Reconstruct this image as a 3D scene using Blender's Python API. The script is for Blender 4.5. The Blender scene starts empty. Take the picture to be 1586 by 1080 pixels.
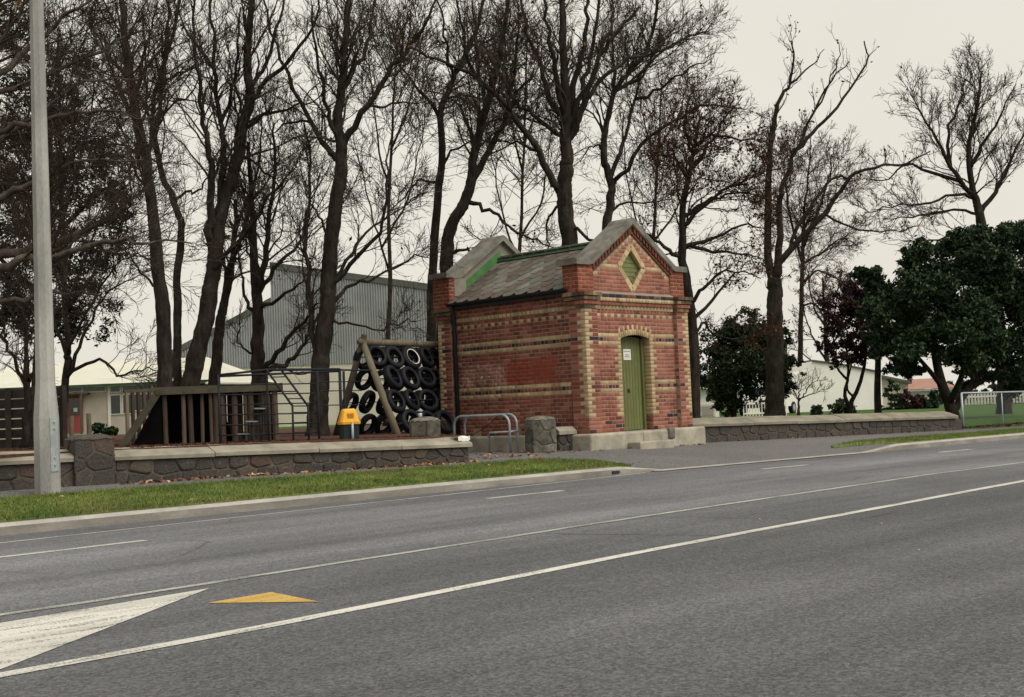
import bpy, bmesh, math, random
import numpy as np
from mathutils import Vector, Matrix

random.seed(7)
rng = np.random.default_rng(11)
scene = bpy.context.scene
col = scene.collection

# ------------------------------------------------------------------ camera
FOC = 1950.0                      # focal length in pixels of a 1586 px wide picture
YAW, PITCH, ROLL = -0.793585857, 0.0493084355, -0.0417823209
CAM = np.array([0.0, 0.0, 1.1434])


def cam_axes():
    cy, sy = math.cos(YAW), math.sin(YAW)
    f = np.array([-sy * math.cos(PITCH), cy * math.cos(PITCH), math.sin(PITCH)])
    r = np.array([cy, sy, 0.0])
    u = np.cross(r, f)
    r2 = r * math.cos(ROLL) + u * math.sin(ROLL)
    u2 = -r * math.sin(ROLL) + u * math.cos(ROLL)
    return r2, u2, f


CR, CU, CF = cam_axes()
cam_data = bpy.data.cameras.new("camera")
cam_data.sensor_width = 36.0
cam_data.lens = 36.0 * FOC / 1586.0
cam_data.clip_end = 3000
camera = bpy.data.objects.new("camera", cam_data)
col.objects.link(camera)
camera.matrix_world = Matrix(((CR[0], CU[0], -CF[0], CAM[0]), (CR[1], CU[1], -CF[1], CAM[1]),
                              (CR[2], CU[2], -CF[2], CAM[2]), (0, 0, 0, 1)))
scene.camera = camera

# ------------------------------------------------------------------ overcast daylight
SUN_ELEV, SUN_AZ = math.radians(50), math.radians(168)      # azimuth clockwise from +Y
world = bpy.data.worlds.new("World")
scene.world = world
world.use_nodes = True
nt = world.node_tree
nt.nodes.clear()
w_out = nt.nodes.new('ShaderNodeOutputWorld')
w_bg = nt.nodes.new('ShaderNodeBackground')
w_sky = nt.nodes.new('ShaderNodeTexSky')
w_sky.sky_type = 'NISHITA'
w_sky.sun_disc = False
w_sky.sun_elevation = SUN_ELEV
w_sky.sun_rotation = SUN_AZ
w_sky.air_density = 2.0
w_sky.dust_density = 6.0
w_mix = nt.nodes.new('ShaderNodeMix')
w_mix.data_type = 'RGBA'
w_noise = nt.nodes.new('ShaderNodeTexNoise')
w_noise.inputs['Scale'].default_value = 1.6
w_noise.inputs['Detail'].default_value = 4
w_ramp = nt.nodes.new('ShaderNodeValToRGB')
w_ramp.color_ramp.elements[0].position = 0.3
w_ramp.color_ramp.elements[0].color = (7.7, 7.3, 6.45, 1)
w_ramp.color_ramp.elements[1].position = 0.7
w_ramp.color_ramp.elements[1].color = (8.3, 7.95, 7.1, 1)
w_mix.inputs[0].default_value = 0.94                       # thick cloud cover over the clear sky
nt.links.new(w_noise.outputs['Fac'], w_ramp.inputs['Fac'])
nt.links.new(w_sky.outputs['Color'], w_mix.inputs[6])
nt.links.new(w_ramp.outputs['Color'], w_mix.inputs[7])
nt.links.new(w_mix.outputs[2], w_bg.inputs['Color'])
w_bg.inputs['Strength'].default_value = 0.0635
nt.links.new(w_bg.outputs['Background'], w_out.inputs['Surface'])

sun_data = bpy.data.lights.new("sun", 'SUN')
sun_data.energy = 1.5
sun_data.angle = math.radians(45)
sun_data.color = (1.0, 0.95, 0.87)
sun = bpy.data.objects.new("sun", sun_data)
col.objects.link(sun)
sd = Vector((math.sin(SUN_AZ) * math.cos(SUN_ELEV), math.cos(SUN_AZ) * math.cos(SUN_ELEV), math.sin(SUN_ELEV)))
sun.rotation_euler = sd.to_track_quat('Z', 'Y').to_euler()

scene.view_settings.view_transform = 'Standard'
scene.view_settings.look = 'None'
scene.view_settings.exposure = 0.75
scene.view_settings.gamma = 1.0
scene.view_settings.use_curve_mapping = False


# ------------------------------------------------------------------ measuring helpers (survey of the place)
def ray(u, v):
    return CF + CR * (u - 793) / FOC - CU * (v - 540) / FOC


def at_depth(u, v, d):
    return CAM + ray(u, v) * d


def on_z(u, v, z):
    r = ray(u, v)
    return CAM + r * ((z - CAM[2]) / r[2])


def column(u, v, d, z):
    """foot point at height z below the spot seen at u,v and depth d"""
    q = at_depth(u, v, d)
    return np.array([q[0], q[1], z])


def depth_of(P):
    return float((np.asarray(P) - CAM) @ CF)


def project(P):
    q = np.asarray(P) - CAM
    z = q @ CF
    return 793 + FOC * (q @ CR) / z, 540 - FOC * (q @ CU) / z


# ------------------------------------------------------------------ object helpers
OFF = {}


def link(o):
    col.objects.link(o)
    return o


def tag(o, label=None, cat=None, group=None, kind=None):
    if label:
        o["label"] = label
    if cat:
        o["category"] = cat
    if group:
        o["group"] = group
    if kind:
        o["kind"] = kind
    return o


def thing(name, loc, label, cat, group=None):
    o = link(bpy.data.objects.new(name, None))
    o.empty_display_size = 0.2
    o.location = [float(c) for c in loc]
    OFF[o] = np.array(loc, float)
    return tag(o, label, cat, group)


def off(parent):
    return OFF.get(parent, np.zeros(3)) if parent is not None else np.zeros(3)


class MB:
    """collects faces, builds ONE mesh object"""

    def __init__(self):
        self.v, self.f, self.m = [], [], []

    def add(self, verts, faces, mi=0):
        n = len(self.v)
        self.v.extend([tuple(map(float, q)) for q in verts])
        for fc in faces:
            self.f.append([n + i for i in fc])
            self.m.append(mi)

    def box(self, lo, hi, mi=0):
        x0, y0, z0 = lo
        x1, y1, z1 = hi
        self.add([(x0, y0, z0), (x1, y0, z0), (x1, y1, z0), (x0, y1, z0), (x0, y0, z1), (x1, y0, z1), (x1, y1, z1), (x0, y1, z1)],
                 [(0, 3, 2, 1), (4, 5, 6, 7), (0, 1, 5, 4), (1, 2, 6, 5), (2, 3, 7, 6), (3, 0, 4, 7)], mi)

    def obox(self, c, ax, ay, az, mi=0):
        """oriented box, c centre, half-axis vectors"""
        c, ax, ay, az = [np.asarray(q, float) for q in (c, ax, ay, az)]
        P = [c + sx * ax + sy * ay + sz * az for sz in (-1, 1) for sx, sy in ((-1, -1), (1, -1), (1, 1), (-1, 1))]
        fs = [(0, 3, 2, 1), (4, 5, 6, 7), (0, 1, 5, 4), (1, 2, 6, 5), (2, 3, 7, 6), (3, 0, 4, 7)]
        if np.dot(np.cross(ax, ay), az) < 0:
            fs = [f[::-1] for f in fs]
        self.add(P, fs, mi)

    def beam(self, a, b, w, h, up=(0, 0, 1), mi=0):
        a, b = np.asarray(a, float), np.asarray(b, float)
        d = b - a
        L = np.linalg.norm(d)
        d /= L
        s = np.cross(d, up)
        if np.linalg.norm(s) < 1e-3:
            s = np.cross(d, (1, 0, 0))
        s /= np.linalg.norm(s)
        t = np.cross(s, d)
        self.obox((a + b) / 2, d * L / 2, s * w / 2, t * h / 2, mi)

    def tube(self, pts, radii, sides=8, cap=True, mi=0):
        pts = [np.asarray(q, float) for q in pts]
        if np.isscalar(radii):
            radii = [radii] * len(pts)
        n = len(pts)
        n0 = len(self.v)
        ref = None
        for i in range(n):
            t = pts[min(i + 1, n - 1)] - pts[max(i - 1, 0)]
            t = t / (np.linalg.norm(t) + 1e-9)
            if ref is None:
                ref = np.cross(t, (0.31, 0.2, 0.93))
                if np.linalg.norm(ref) < 1e-2:
                    ref = np.cross(t, (1, 0, 0))
            ref = ref - t * np.dot(ref, t)
            ref = ref / np.linalg.norm(ref)
            bi = np.cross(t, ref)
            for k in range(sides):
                a = 2 * math.pi * k / sides
                self.v.append(tuple(pts[i] + radii[i] * (math.cos(a) * ref + math.sin(a) * bi)))
        for i in range(n - 1):
            for k in range(sides):
                k2 = (k + 1) % sides
                self.f.append([n0 + i * sides + k, n0 + i * sides + k2, n0 + (i + 1) * sides + k2, n0 + (i + 1) * sides + k])
                self.m.append(mi)
        if cap:
            self.f.append([n0 + k for k in range(sides)][::-1])
            self.f.append([n0 + (n - 1) * sides + k for k in range(sides)])
            self.m += [mi, mi]

    def prism(self, poly, vec, mi=0):
        """closed prism of a planar polygon moved along vec"""
        P = [np.asarray(q, float) for q in poly]
        n = len(P)
        nrm = np.zeros(3)
        for i in range(n):
            nrm += np.cross(P[i], P[(i + 1) % n])
        vec = np.asarray(vec, float)
        if np.dot(nrm, vec) > 0:
            P = P[::-1]
        Q = [q + vec for q in P]
        self.add(P + Q, [tuple(range(n)), tuple(range(2 * n - 1, n - 1, -1))] +
                 [(i, n + i, n + (i + 1) % n, (i + 1) % n) for i in range(n)], mi)

    def lathe(self, c, prof, sides=16, mi=0):
        n0 = len(self.v)
        for r, z in prof:
            for k in range(sides):
                a = 2 * math.pi * k / sides
                self.v.append((c[0] + r * math.cos(a), c[1] + r * math.sin(a), c[2] + z))
        for i in range(len(prof) - 1):
            for k in range(sides):
                k2 = (k + 1) % sides
                self.f.append([n0 + i * sides + k, n0 + i * sides + k2, n0 + (i + 1) * sides + k2, n0 + (i + 1) * sides + k])
                self.m.append(mi)

    def build(self, name, mat, parent=None, smooth=False):
        o_ = off(parent)
        me = bpy.data.meshes.new(name)
        me.from_pydata([(a - o_[0], b - o_[1], c - o_[2]) for a, b, c in self.v], [], self.f)
        mats = mat if isinstance(mat, (list, tuple)) else [mat]
        for m in mats:
            me.materials.append(m)
        if len(mats) > 1:
            me.polygons.foreach_set('material_index', self.m)
        if smooth:
            me.polygons.foreach_set('use_smooth', [True] * len(me.polygons))
        me.update()
        o = link(bpy.data.objects.new(name, me))
        if parent is not None:
            o.parent = parent
            OFF[o] = o_
        return o


def part(name, mat, parent, fn, smooth=False):
    m = MB()
    fn(m)
    return m.build(name, mat, parent, smooth)


def raw_mesh(name, verts, faces, mat, parent=None, smooth=False):
    """fast mesh from numpy arrays; faces (N,3) or (N,4)"""
    o_ = off(parent)
    verts = np.asarray(verts, np.float32) - o_.astype(np.float32)
    faces = np.asarray(faces, np.int32)
    me = bpy.data.meshes.new(name)
    k = faces.shape[1]
    me.vertices.add(len(verts))
    me.vertices.foreach_set('co', verts.ravel())
    me.loops.add(faces.size)
    me.loops.foreach_set('vertex_index', faces.ravel())
    me.polygons.add(len(faces))
    me.polygons.foreach_set('loop_start', np.arange(0, faces.size, k, dtype=np.int32))
    if smooth:
        me.polygons.foreach_set('use_smooth', np.ones(len(faces), bool))
    me.materials.append(mat)
    me.update(calc_edges=True)
    o = link(bpy.data.objects.new(name, me))
    if parent is not None:
        o.parent = parent
        OFF[o] = o_
    return o


def bevel(o, w, seg=2):
    m = o.modifiers.new('bevel', 'BEVEL')
    m.width = w
    m.segments = seg
    m.limit_method = 'ANGLE'
    return o


# ------------------------------------------------------------------ materials
MATS = {}


class NT:
    def __init__(self, name, rough=0.8, spec=0.3, metal=0.0):
        self.mat = bpy.data.materials.new(name)
        self.mat.use_nodes = True
        self.t = self.mat.node_tree
        self.b = self.t.nodes['Principled BSDF']
        self.b.inputs['Roughness'].default_value = rough
        self.b.inputs['Specular IOR Level'].default_value = spec
        self.b.inputs['Metallic'].default_value = metal
        self.geo = self.t.nodes.new('ShaderNodeNewGeometry')

    def n(self, t):
        return self.t.nodes.new(t)

    def l(self, a, b):
        self.t.links.new(a, b)

    def pos(self, scale=(1, 1, 1)):
        m = self.n('ShaderNodeMapping')
        m.inputs['Scale'].default_value = scale
        self.l(self.geo.outputs['Position'], m.inputs['Vector'])
        return m.outputs['Vector']

    def noise(self, scale, detail=4, rough=0.55, vec=None, dist=0.0):
        m = self.n('ShaderNodeTexNoise')
        m.inputs['Scale'].default_value = scale
        m.inputs['Detail'].default_value = detail
        m.inputs['Roughness'].default_value = rough
        m.inputs['Distortion'].default_value = dist
        self.l(vec if vec is not None else self.geo.outputs['Position'], m.inputs['Vector'])
        return m.outputs['Fac']

    def ramp(self, fac, stops):
        m = self.n('ShaderNodeValToRGB')
        e = m.color_ramp.elements
        while len(e) < len(stops):
            e.new(0.5)
        for i, (p_, c) in enumerate(stops):
            e[i].position = p_
            e[i].color = (*c, 1) if not np.isscalar(c) else (c, c, c, 1)
        self.l(fac, m.inputs['Fac'])
        return m.outputs['Color']

    def mix(self, fac, a, b, mode='MIX'):
        m = self.n('ShaderNodeMix')
        m.data_type = 'RGBA'
        m.blend_type = mode
        for k, val in ((0, fac), (6, a), (7, b)):
            s = m.inputs[k]
            if isinstance(val, bpy.types.NodeSocket):
                self.l(val, s)
            elif np.isscalar(val):
                s.default_value = float(val) if k == 0 else (val, val, val, 1)
            else:
                s.default_value = (*val, 1)
        return m.outputs[2]

    def math(self, op, a, b=None, clamp=False):
        m = self.n('ShaderNodeMath')
        m.operation = op
        m.use_clamp = clamp
        for s, val in ((m.inputs[0], a), (m.inputs[1], b)):
            if val is None:
                continue
            if isinstance(val, bpy.types.NodeSocket):
                self.l(val, s)
            else:
                s.default_value = val
        return m.outputs[0]

    def xyz(self):
        m = self.n('ShaderNodeSeparateXYZ')
        self.l(self.geo.outputs['Position'], m.inputs[0])
        return m.outputs

    def rand(self):
        """one number per piece, whether it is an object of its own or an island of a joined mesh"""
        oi = self.n('ShaderNodeObjectInfo')
        s = self.math('ADD', oi.outputs['Random'], self.geo.outputs['Random Per Island'])
        return self.math('FRACT', s)

    def smooth(self, x, a, b):
        m = self.n('ShaderNodeMapRange')
        m.interpolation_type = 'SMOOTHSTEP'
        m.inputs['From Min'].default_value = a
        m.inputs['From Max'].default_value = b
        self.l(x, m.inputs['Value'])
        return m.outputs['Result']

    def color(self, c):
        self.l(c, self.b.inputs['Base Color'])

    def bump(self, h, strength=0.3, dist=0.01):
        m = self.n('ShaderNodeBump')
        m.inputs['Strength'].default_value = strength
        m.inputs['Distance'].default_value = dist
        self.l(h, m.inputs['Height'])
        self.l(m.outputs['Normal'], self.b.inputs['Normal'])


def simple(name, c, var=0.25, scale=6.0, rough=0.8, spec=0.3, metal=0.0, bump=0.2, fine=40.0, stretch=(1, 1, 1), piece=0.0):
    """base colour with blotches, fine grain and (optionally) a shift from piece to piece"""
    if name in MATS:
        return MATS[name]
    n = NT(name, rough, spec, metal)
    v = n.pos(stretch)
    a = n.noise(scale, 5, 0.6, v)
    b = n.noise(fine, 3, 0.6, v)
    lo = tuple(x * (1 - var) for x in c)
    hi = tuple(min(x * (1 + var), 0.95) for x in c)
    cc = n.ramp(a, [(0.3, lo), (0.7, hi)])
    cc = n.mix(0.5, cc, n.ramp(b, [(0.25, 0.72), (0.75, 1.28)]), 'MULTIPLY')
    if piece:
        cc = n.mix(1.0, cc, n.ramp(n.rand(), [(0.0, 1 - piece), (1.0, 1 + piece)]), 'MULTIPLY')
    n.color(cc)
    if bump:
        n.bump(n.mix(0.5, a, b), bump, 0.02)
    MATS[name] = n.mat
    return n.mat


def asphalt_mat(name, base, tint=(1, 1, 1.02), tracks=True, coarse=1.0):
    n = NT(name, 0.85, 0.25)
    v = n.geo.outputs['Position']
    vo = n.n('ShaderNodeTexVoronoi')
    vo.inputs['Scale'].default_value = 62 * coarse
    n.l(v, vo.inputs['Vector'])
    chip = n.n('ShaderNodeSeparateColor')
    n.l(vo.outputs['Color'], chip.inputs[0])
    fine = n.math('ADD', n.math('MULTIPLY', n.noise(95 * coarse, 2, 0.7), 0.72), n.math('MULTIPLY', chip.outputs[0], 0.28))
    mid = n.noise(22, 4, 0.65)
    big = n.noise(0.35, 4, 0.6)
    c = n.ramp(fine, [(0.28, tuple(base * 0.45 * t for t in tint)), (0.5, tuple(base * t for t in tint)), (0.72, tuple(base * 1.75 * t for t in tint))])
    c = n.mix(0.75, c, n.ramp(mid, [(0.3, 0.8), (0.7, 1.2)]), 'MULTIPLY')
    c = n.mix(1.0, c, n.ramp(big, [(0.3, 0.86), (0.7, 1.14)]), 'MULTIPLY')
    if tracks:                               # polished wheel tracks and darker oil strips along the lanes
        y = n.xyz()[1]
        wob = n.math('ADD', y, n.math('MULTIPLY', n.noise(0.4, 2), 0.5))
        m = n.n('ShaderNodeMapRange')
        m.inputs['From Min'].default_value = 0.0
        m.inputs['From Max'].default_value = 14.0
        n.l(wob, m.inputs['Value'])
        c = n.mix(1.0, c, n.ramp(m.outputs['Result'], [(0.0, 0.70), (0.30, 0.74), (0.42, 0.68), (0.50, 0.72), (0.58, 0.86),
                                                      (0.64, 1.16), (0.69, 0.94), (0.75, 1.02), (0.80, 1.22), (0.86, 1.05), (0.91, 0.92), (0.98, 0.84)]), 'MULTIPLY')
        st = n.noise(1.0, 4, 0.6, n.pos((0.12, 1.3, 1)))
        c = n.mix(0.8, c, n.ramp(st, [(0.35, 0.76), (0.65, 1.24)]), 'MULTIPLY')
        oil = n.ramp(n.noise(0.8, 5, 0.7, n.pos((0.5, 1.4, 1)), 0.6), [(0.60, 0.0), (0.74, 0.5)])
        c = n.mix(oil, c, (base * 0.5, base * 0.5, base * 0.52))
        # fine cracks and seal joints
        vc = n.n('ShaderNodeTexVoronoi')
        vc.feature = 'DISTANCE_TO_EDGE'
        vc.inputs['Scale'].default_value = 0.33
        mp = n.n('ShaderNodeMix')
        mp.data_type = 'VECTOR'
        mp.inputs[0].default_value = 0.12
        nz = n.n('ShaderNodeTexNoise')
        nz.inputs['Scale'].default_value = 1.4
        nz.inputs['Detail'].default_value = 6
        n.l(v, nz.inputs['Vector'])
        n.l(v, mp.inputs[4])
        n.l(nz.outputs['Color'], mp.inputs[5])
        n.l(mp.outputs[1], vc.inputs['Vector'])
        gate = n.ramp(n.noise(0.22, 2), [(0.52, 0.0), (0.6, 1.0)])
        crack = n.math('MULTIPLY', n.ramp(vc.outputs['Distance'], [(0.0, 0.55), (0.007, 0.0)]), gate)
        c = n.mix(crack, c, (0.02, 0.02, 0.02))
    sp = n.noise(30, 1, 0.5)
    c = n.mix(n.ramp(sp, [(0.80, 0.0), (0.83, 0.35)]), c, (0.4, 0.39, 0.36))
    n.color(c)
    n.bump(n.mix(0.4, fine, mid), 0.7, 0.012)
    MATS[name] = n.mat
    return n.mat


def paint_mat(name, c, wear=0.5):
    n = NT(name, 0.7, 0.3)
    a = n.noise(70, 3, 0.7)
    b = n.noise(3.0, 4, 0.6, n.pos((0.5, 3.0, 1)))
    k = n.math('ADD', n.math('MULTIPLY', a, 0.6), n.math('MULTIPLY', b, 0.55))
    cc = n.mix(n.ramp(k, [(wear, 0.0), (wear + 0.09, 1.0)]), c, (0.15, 0.148, 0.14))
    scuff = n.ramp(n.noise(1.1, 5, 0.7, n.pos((0.25, 2.2, 1)), 0.4), [(0.42, 1.0), (0.62, 0.72)])
    cc = n.mix(0.9, cc, scuff, 'MULTIPLY')
    cc = n.mix(1.0, cc, n.ramp(b, [(0.3, 0.9), (0.7, 1.08)]), 'MULTIPLY')
    n.color(cc)
    n.bump(a, 0.5, 0.006)
    MATS[name] = n.mat
    return n.mat


def grass_mat(name, a, b, dry=0.0):
    n = NT(name, 0.8, 0.2)
    k = n.noise(1.6, 5, 0.65)
    c = n.ramp(k, [(0.3, a), (0.7, b)])
    c = n.mix(0.8, c, n.ramp(n.noise(30, 3, 0.7), [(0.25, 0.55), (0.75, 1.45)]), 'MULTIPLY')
    c = n.mix(0.6, c, n.ramp(n.rand(), [(0, 0.6), (1, 1.4)]), 'MULTIPLY')
    if dry:
        c = n.mix(n.ramp(n.noise(0.9, 5, 0.7), [(0.52, 0.0), (0.68, dry)]), c, (0.17, 0.15, 0.06))
    n.color(c)
    n.bump(n.noise(40, 3, 0.7), 0.8, 0.03)
    MATS[name] = n.mat
    return n.mat


BX, BY, BZ, BW, BD = 20.0204, 17.498, 0.59, 3.618, 4.64     # brick house: near corner, plinth top, width, depth


def painted_patch(n, c):
    """old repainted area and scrubbed chalk marks on the side wall, over bricks and joints alike"""
    x, y, z = n.xyz()
    ons = n.smooth(x, BX + 0.2, BX + 0.13)
    wob = n.math('MULTIPLY', n.math('SUBTRACT', n.noise(2.2, 3), 0.5), 0.5)
    zz = n.math('ADD', z, wob)
    yy = n.math('ADD', y, wob)
    band = n.math('MULTIPLY', n.smooth(zz, BZ + 1.10, BZ + 1.18), n.smooth(zz, BZ + 1.72, BZ + 1.60))
    red = n.math('MULTIPLY', band, n.math('MULTIPLY', n.smooth(yy, BY + 0.9, BY + 1.1), n.smooth(yy, BY + 2.75, BY + 2.5)))
    grain = n.ramp(n.noise(9, 4, 0.7), [(0.36, 0.35), (0.56, 1.0)])
    c = n.mix(n.math('MULTIPLY', n.math('MULTIPLY', n.math('MULTIPLY', red, ons), grain), 0.9), c, (0.25, 0.052, 0.03))
    ghost = n.math('MULTIPLY', band, n.math('MULTIPLY', n.smooth(yy, BY + 2.45, BY + 2.6), n.smooth(yy, BY + 4.1, BY + 3.95)))
    blot = n.ramp(n.noise(4.2, 3, 0.55, n.pos((1, 1.5, 1)), 2.2), [(0.54, 0.0), (0.62, 1.0)])
    veil = n.math('ADD', n.math('MULTIPLY', blot, 0.62), 0.16)
    return n.mix(n.math('MULTIPLY', n.math('MULTIPLY', ghost, veil), ons), c, (0.50, 0.34, 0.28))


def brick_mat(name, stops, patch=False, soot=0.0):
    """stops: piece colours. patch: repainted area and chalk on the side wall"""
    n = NT(name, 0.88, 0.2)
    c = n.ramp(n.rand(), stops)
    f = n.noise(60, 3, 0.7)
    c = n.mix(0.7, c, n.ramp(f, [(0.25, 0.7), (0.75, 1.3)]), 'MULTIPLY')
    big = n.noise(1.1, 5, 0.65)
    c = n.mix(0.9, c, n.ramp(big, [(0.28, 0.72), (0.72, 1.24)]), 'MULTIPLY')
    streak = n.noise(2.6, 5, 0.65, n.pos((1, 1, 0.16)))
    c = n.mix(1.0, c, n.ramp(streak, [(0.34, 0.66), (0.5, 1.0), (0.7, 1.1)]), 'MULTIPLY')
    if patch:
        x, y, z = n.xyz()
        # weathered pale faces low down the road front, also painting extra brightness onto that side
        onf = n.smooth(y, BY + 0.30, BY + 0.16)
        pale = n.math('MULTIPLY', onf, n.ramp(n.noise(1.5, 4, 0.7), [(0.38, 0.0), (0.62, 1.0)]))
        c = n.mix(n.math('MULTIPLY', pale, 0.45), c, (0.44, 0.19, 0.135))
        c = painted_patch(n, c)
    if soot:
        s = n.ramp(n.noise(3.5, 4, 0.7), [(0.4, 0.0), (0.6, 1.0)])
        c = n.mix(n.math('MULTIPLY', s, soot), c, (0.05, 0.045, 0.038))
    n.color(c)
    n.bump(f, 0.4, 0.006)
    MATS[name] = n.mat
    return n.mat


M_ASPH = asphalt_mat("asphalt_road", 0.135, (0.965, 0.985, 1.04))
M_PATH = asphalt_mat("asphalt_path", 0.125, (1.03, 1.0, 0.99), False, 0.8)
M_WHITE = paint_mat("white_road_paint", (0.64, 0.625, 0.565), 0.585)
M_WORN = paint_mat("worn_white_road_paint", (0.50, 0.49, 0.45), 0.55)
M_YELLOW = paint_mat("yellow_road_paint", (0.58, 0.37, 0.08), 0.60)
M_CONC = simple("kerb_concrete", (0.34, 0.325, 0.29), 0.22, 2.5, 0.9, bump=0.3, fine=60)
M_KFACE = simple("shaded_kerb_face", (0.225, 0.21, 0.185), 0.35, 3.0, 0.9, bump=0.3, fine=60, stretch=(0.4, 1, 1))  # kerb concrete with the upright face's shade put into the colour
M_GRASS = grass_mat("verge_grass", (0.06, 0.115, 0.022), (0.20, 0.235, 0.06), 0.75)
M_PARK = grass_mat("park_grass", (0.035, 0.085, 0.014), (0.075, 0.15, 0.022))
M_BARKCHIP = simple("bark_chips", (0.065, 0.03, 0.021), 0.5, 18, 0.95, bump=0.9, fine=60)
M_EARTH = simple("earth", (0.10, 0.085, 0.06), 0.35, 3, 0.95, bump=0.5)
M_RED = brick_mat("red_brick", [(0.0, (0.145, 0.052, 0.038)), (0.2, (0.19, 0.062, 0.043)), (0.5, (0.225, 0.072, 0.049)), (0.78, (0.265, 0.092, 0.063)), (0.94, (0.32, 0.135, 0.097)), (1.0, (0.11, 0.055, 0.05))], True)
M_REDP = brick_mat("orange_red_brick", [(0.0, (0.165, 0.048, 0.029)), (0.5, (0.215, 0.06, 0.035)), (1.0, (0.27, 0.083, 0.05))])
M_RAKE = brick_mat("sooty_red_brick", [(0.0, (0.12, 0.042, 0.03)), (1.0, (0.2, 0.065, 0.043))], soot=0.55)
M_BUFF = brick_mat("buff_brick", [(0.0, (0.36, 0.27, 0.15)), (0.5, (0.44, 0.335, 0.185)), (1.0, (0.52, 0.41, 0.245))])
M_DARK = brick_mat("blue_black_brick", [(0.0, (0.022, 0.02, 0.026)), (0.45, (0.045, 0.033, 0.04)), (0.7, (0.10, 0.04, 0.032)), (1.0, (0.2, 0.06, 0.04))])
M_SOOT = brick_mat("sooty_buff_brick", [(0.0, (0.20, 0.14, 0.085)), (0.5, (0.14, 0.07, 0.045)), (1.0, (0.32, 0.24, 0.14))], soot=0.75)
def mortar_mat():
    n = NT("mortar", 0.95, 0.2)
    a = n.noise(2.0, 5, 0.6)
    c = n.ramp(a, [(0.3, (0.23, 0.165, 0.125)), (0.7, (0.38, 0.28, 0.215))])
    c = n.mix(0.5, c, n.ramp(n.noise(40, 3, 0.6), [(0.25, 0.72), (0.75, 1.28)]), 'MULTIPLY')
    n.color(painted_patch(n, c))
    n.bump(a, 0.3, 0.01)
    return n.mat


M_MORTAR = mortar_mat()
M_RENDER = simple("cement_render", (0.23, 0.215, 0.175), 0.25, 2.2, 0.92, bump=0.25, fine=50)
M_COPING = simple("weathered_coping", (0.165, 0.158, 0.135), 0.45, 3.0, 0.92, bump=0.4, fine=55)
M_PLINTH = simple("pale_plinth", (0.33, 0.305, 0.245), 0.35, 2.6, 0.9, bump=0.25, fine=50)
M_CAP = simple("wall_cap_concrete", (0.27, 0.25, 0.20), 0.3, 2.4, 0.92, bump=0.4, fine=70)
M_GREEN = simple("green_paint", (0.055, 0.17, 0.05), 0.2, 4, 0.6, 0.4, bump=0.1)
M_DKGREEN = simple("dark_green_ridge", (0.03, 0.075, 0.038), 0.25, 4, 0.5, 0.4, bump=0.1)
M_BLACK = simple("black_iron", (0.018, 0.019, 0.022), 0.3, 5, 0.6, 0.4, bump=0.1)
M_RUST = simple("brown_pipe", (0.10, 0.03, 0.02), 0.3, 8, 0.7)
M_GALV = simple("galvanised_steel", (0.34, 0.38, 0.40), 0.18, 6, 0.45, 0.5, 0.35, bump=0.05)
M_STEELDK = simple("blue_grey_painted_steel", (0.02, 0.022, 0.028), 0.25, 8, 0.75, 0.15, bump=0.05)
M_POLE = simple("pole_concrete", (0.32, 0.315, 0.30), 0.3, 1.6, 0.9, bump=0.2, fine=45, stretch=(1, 1, 0.35))


def slate_mat():
    n = NT("slate", 0.8, 0.3)
    c = n.ramp(n.rand(), [(0.0, (0.075, 0.058, 0.047)), (0.3, (0.115, 0.092, 0.075)), (0.55, (0.10, 0.10, 0.083)), (0.8, (0.155, 0.15, 0.122)), (1.0, (0.145, 0.108, 0.088))])
    k = n.noise(4.5, 5, 0.65)
    c = n.mix(0.9, c, n.ramp(k, [(0.3, 0.7), (0.7, 1.35)]), 'MULTIPLY')
    moss = n.ramp(n.noise(5.5, 4, 0.7, None, 0.5), [(0.66, 0.0), (0.74, 0.8)])
    c = n.mix(moss, c, (0.05, 0.062, 0.02))
    lich = n.ramp(n.noise(11, 3, 0.7), [(0.66, 0.0), (0.7, 0.6)])
    c = n.mix(lich, c, (0.36, 0.34, 0.27))
    n.color(c)
    n.bump(k, 0.4, 0.01)
    return n.mat


M_SLATE = slate_mat()


def stone_mat():
    n = NT("volcanic_rubble", 0.9, 0.2)
    c = n.ramp(n.rand(), [(0.0, (0.052, 0.048, 0.046)), (0.3, (0.068, 0.060, 0.053)), (0.6, (0.082, 0.069, 0.058)), (0.8, (0.064, 0.060, 0.058)), (0.95, (0.10, 0.08, 0.062)), (1.0, (0.085, 0.056, 0.048))])
    f = n.noise(26, 4, 0.7)
    c = n.mix(0.9, c, n.ramp(f, [(0.25, 0.6), (0.75, 1.45)]), 'MULTIPLY')
    c = n.mix(n.ramp(n.noise(7, 3, 0.6), [(0.62, 0.0), (0.72, 0.55)]), c, (0.17, 0.16, 0.115))
    n.color(c)
    n.bump(f, 0.8, 0.03)
    return n.mat


M_STONE = stone_mat()
M_STONEL = simple("lichened_grey_stone", (0.115, 0.108, 0.088), 0.5, 7, 0.95, bump=0.7, fine=30, piece=0.3)
M_RUBMORT = simple("rubble_mortar", (0.105, 0.093, 0.07), 0.6, 6, 0.95, bump=0.6)
M_DOOR = simple("olive_green_door", (0.135, 0.15, 0.055), 0.22, 3, 0.6, 0.35, bump=0.1, stretch=(1, 1, 0.25), piece=0.08)
M_PAPER = simple("white_paper", (0.72, 0.71, 0.66), 0.05, 4, 0.8, bump=0)
M_INK = simple("grey_ink", (0.22, 0.22, 0.23), 0.1, 4, 0.8, bump=0)
M_TYRE = simple("tyre_rubber", (0.0095, 0.010, 0.014), 0.3, 6, 0.6, 0.2, bump=0.2, piece=0.35)
M_LOG = simple("weathered_log", (0.17, 0.145, 0.10), 0.25, 4, 0.9, bump=0.4, stretch=(1, 1, 0.3))
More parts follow.
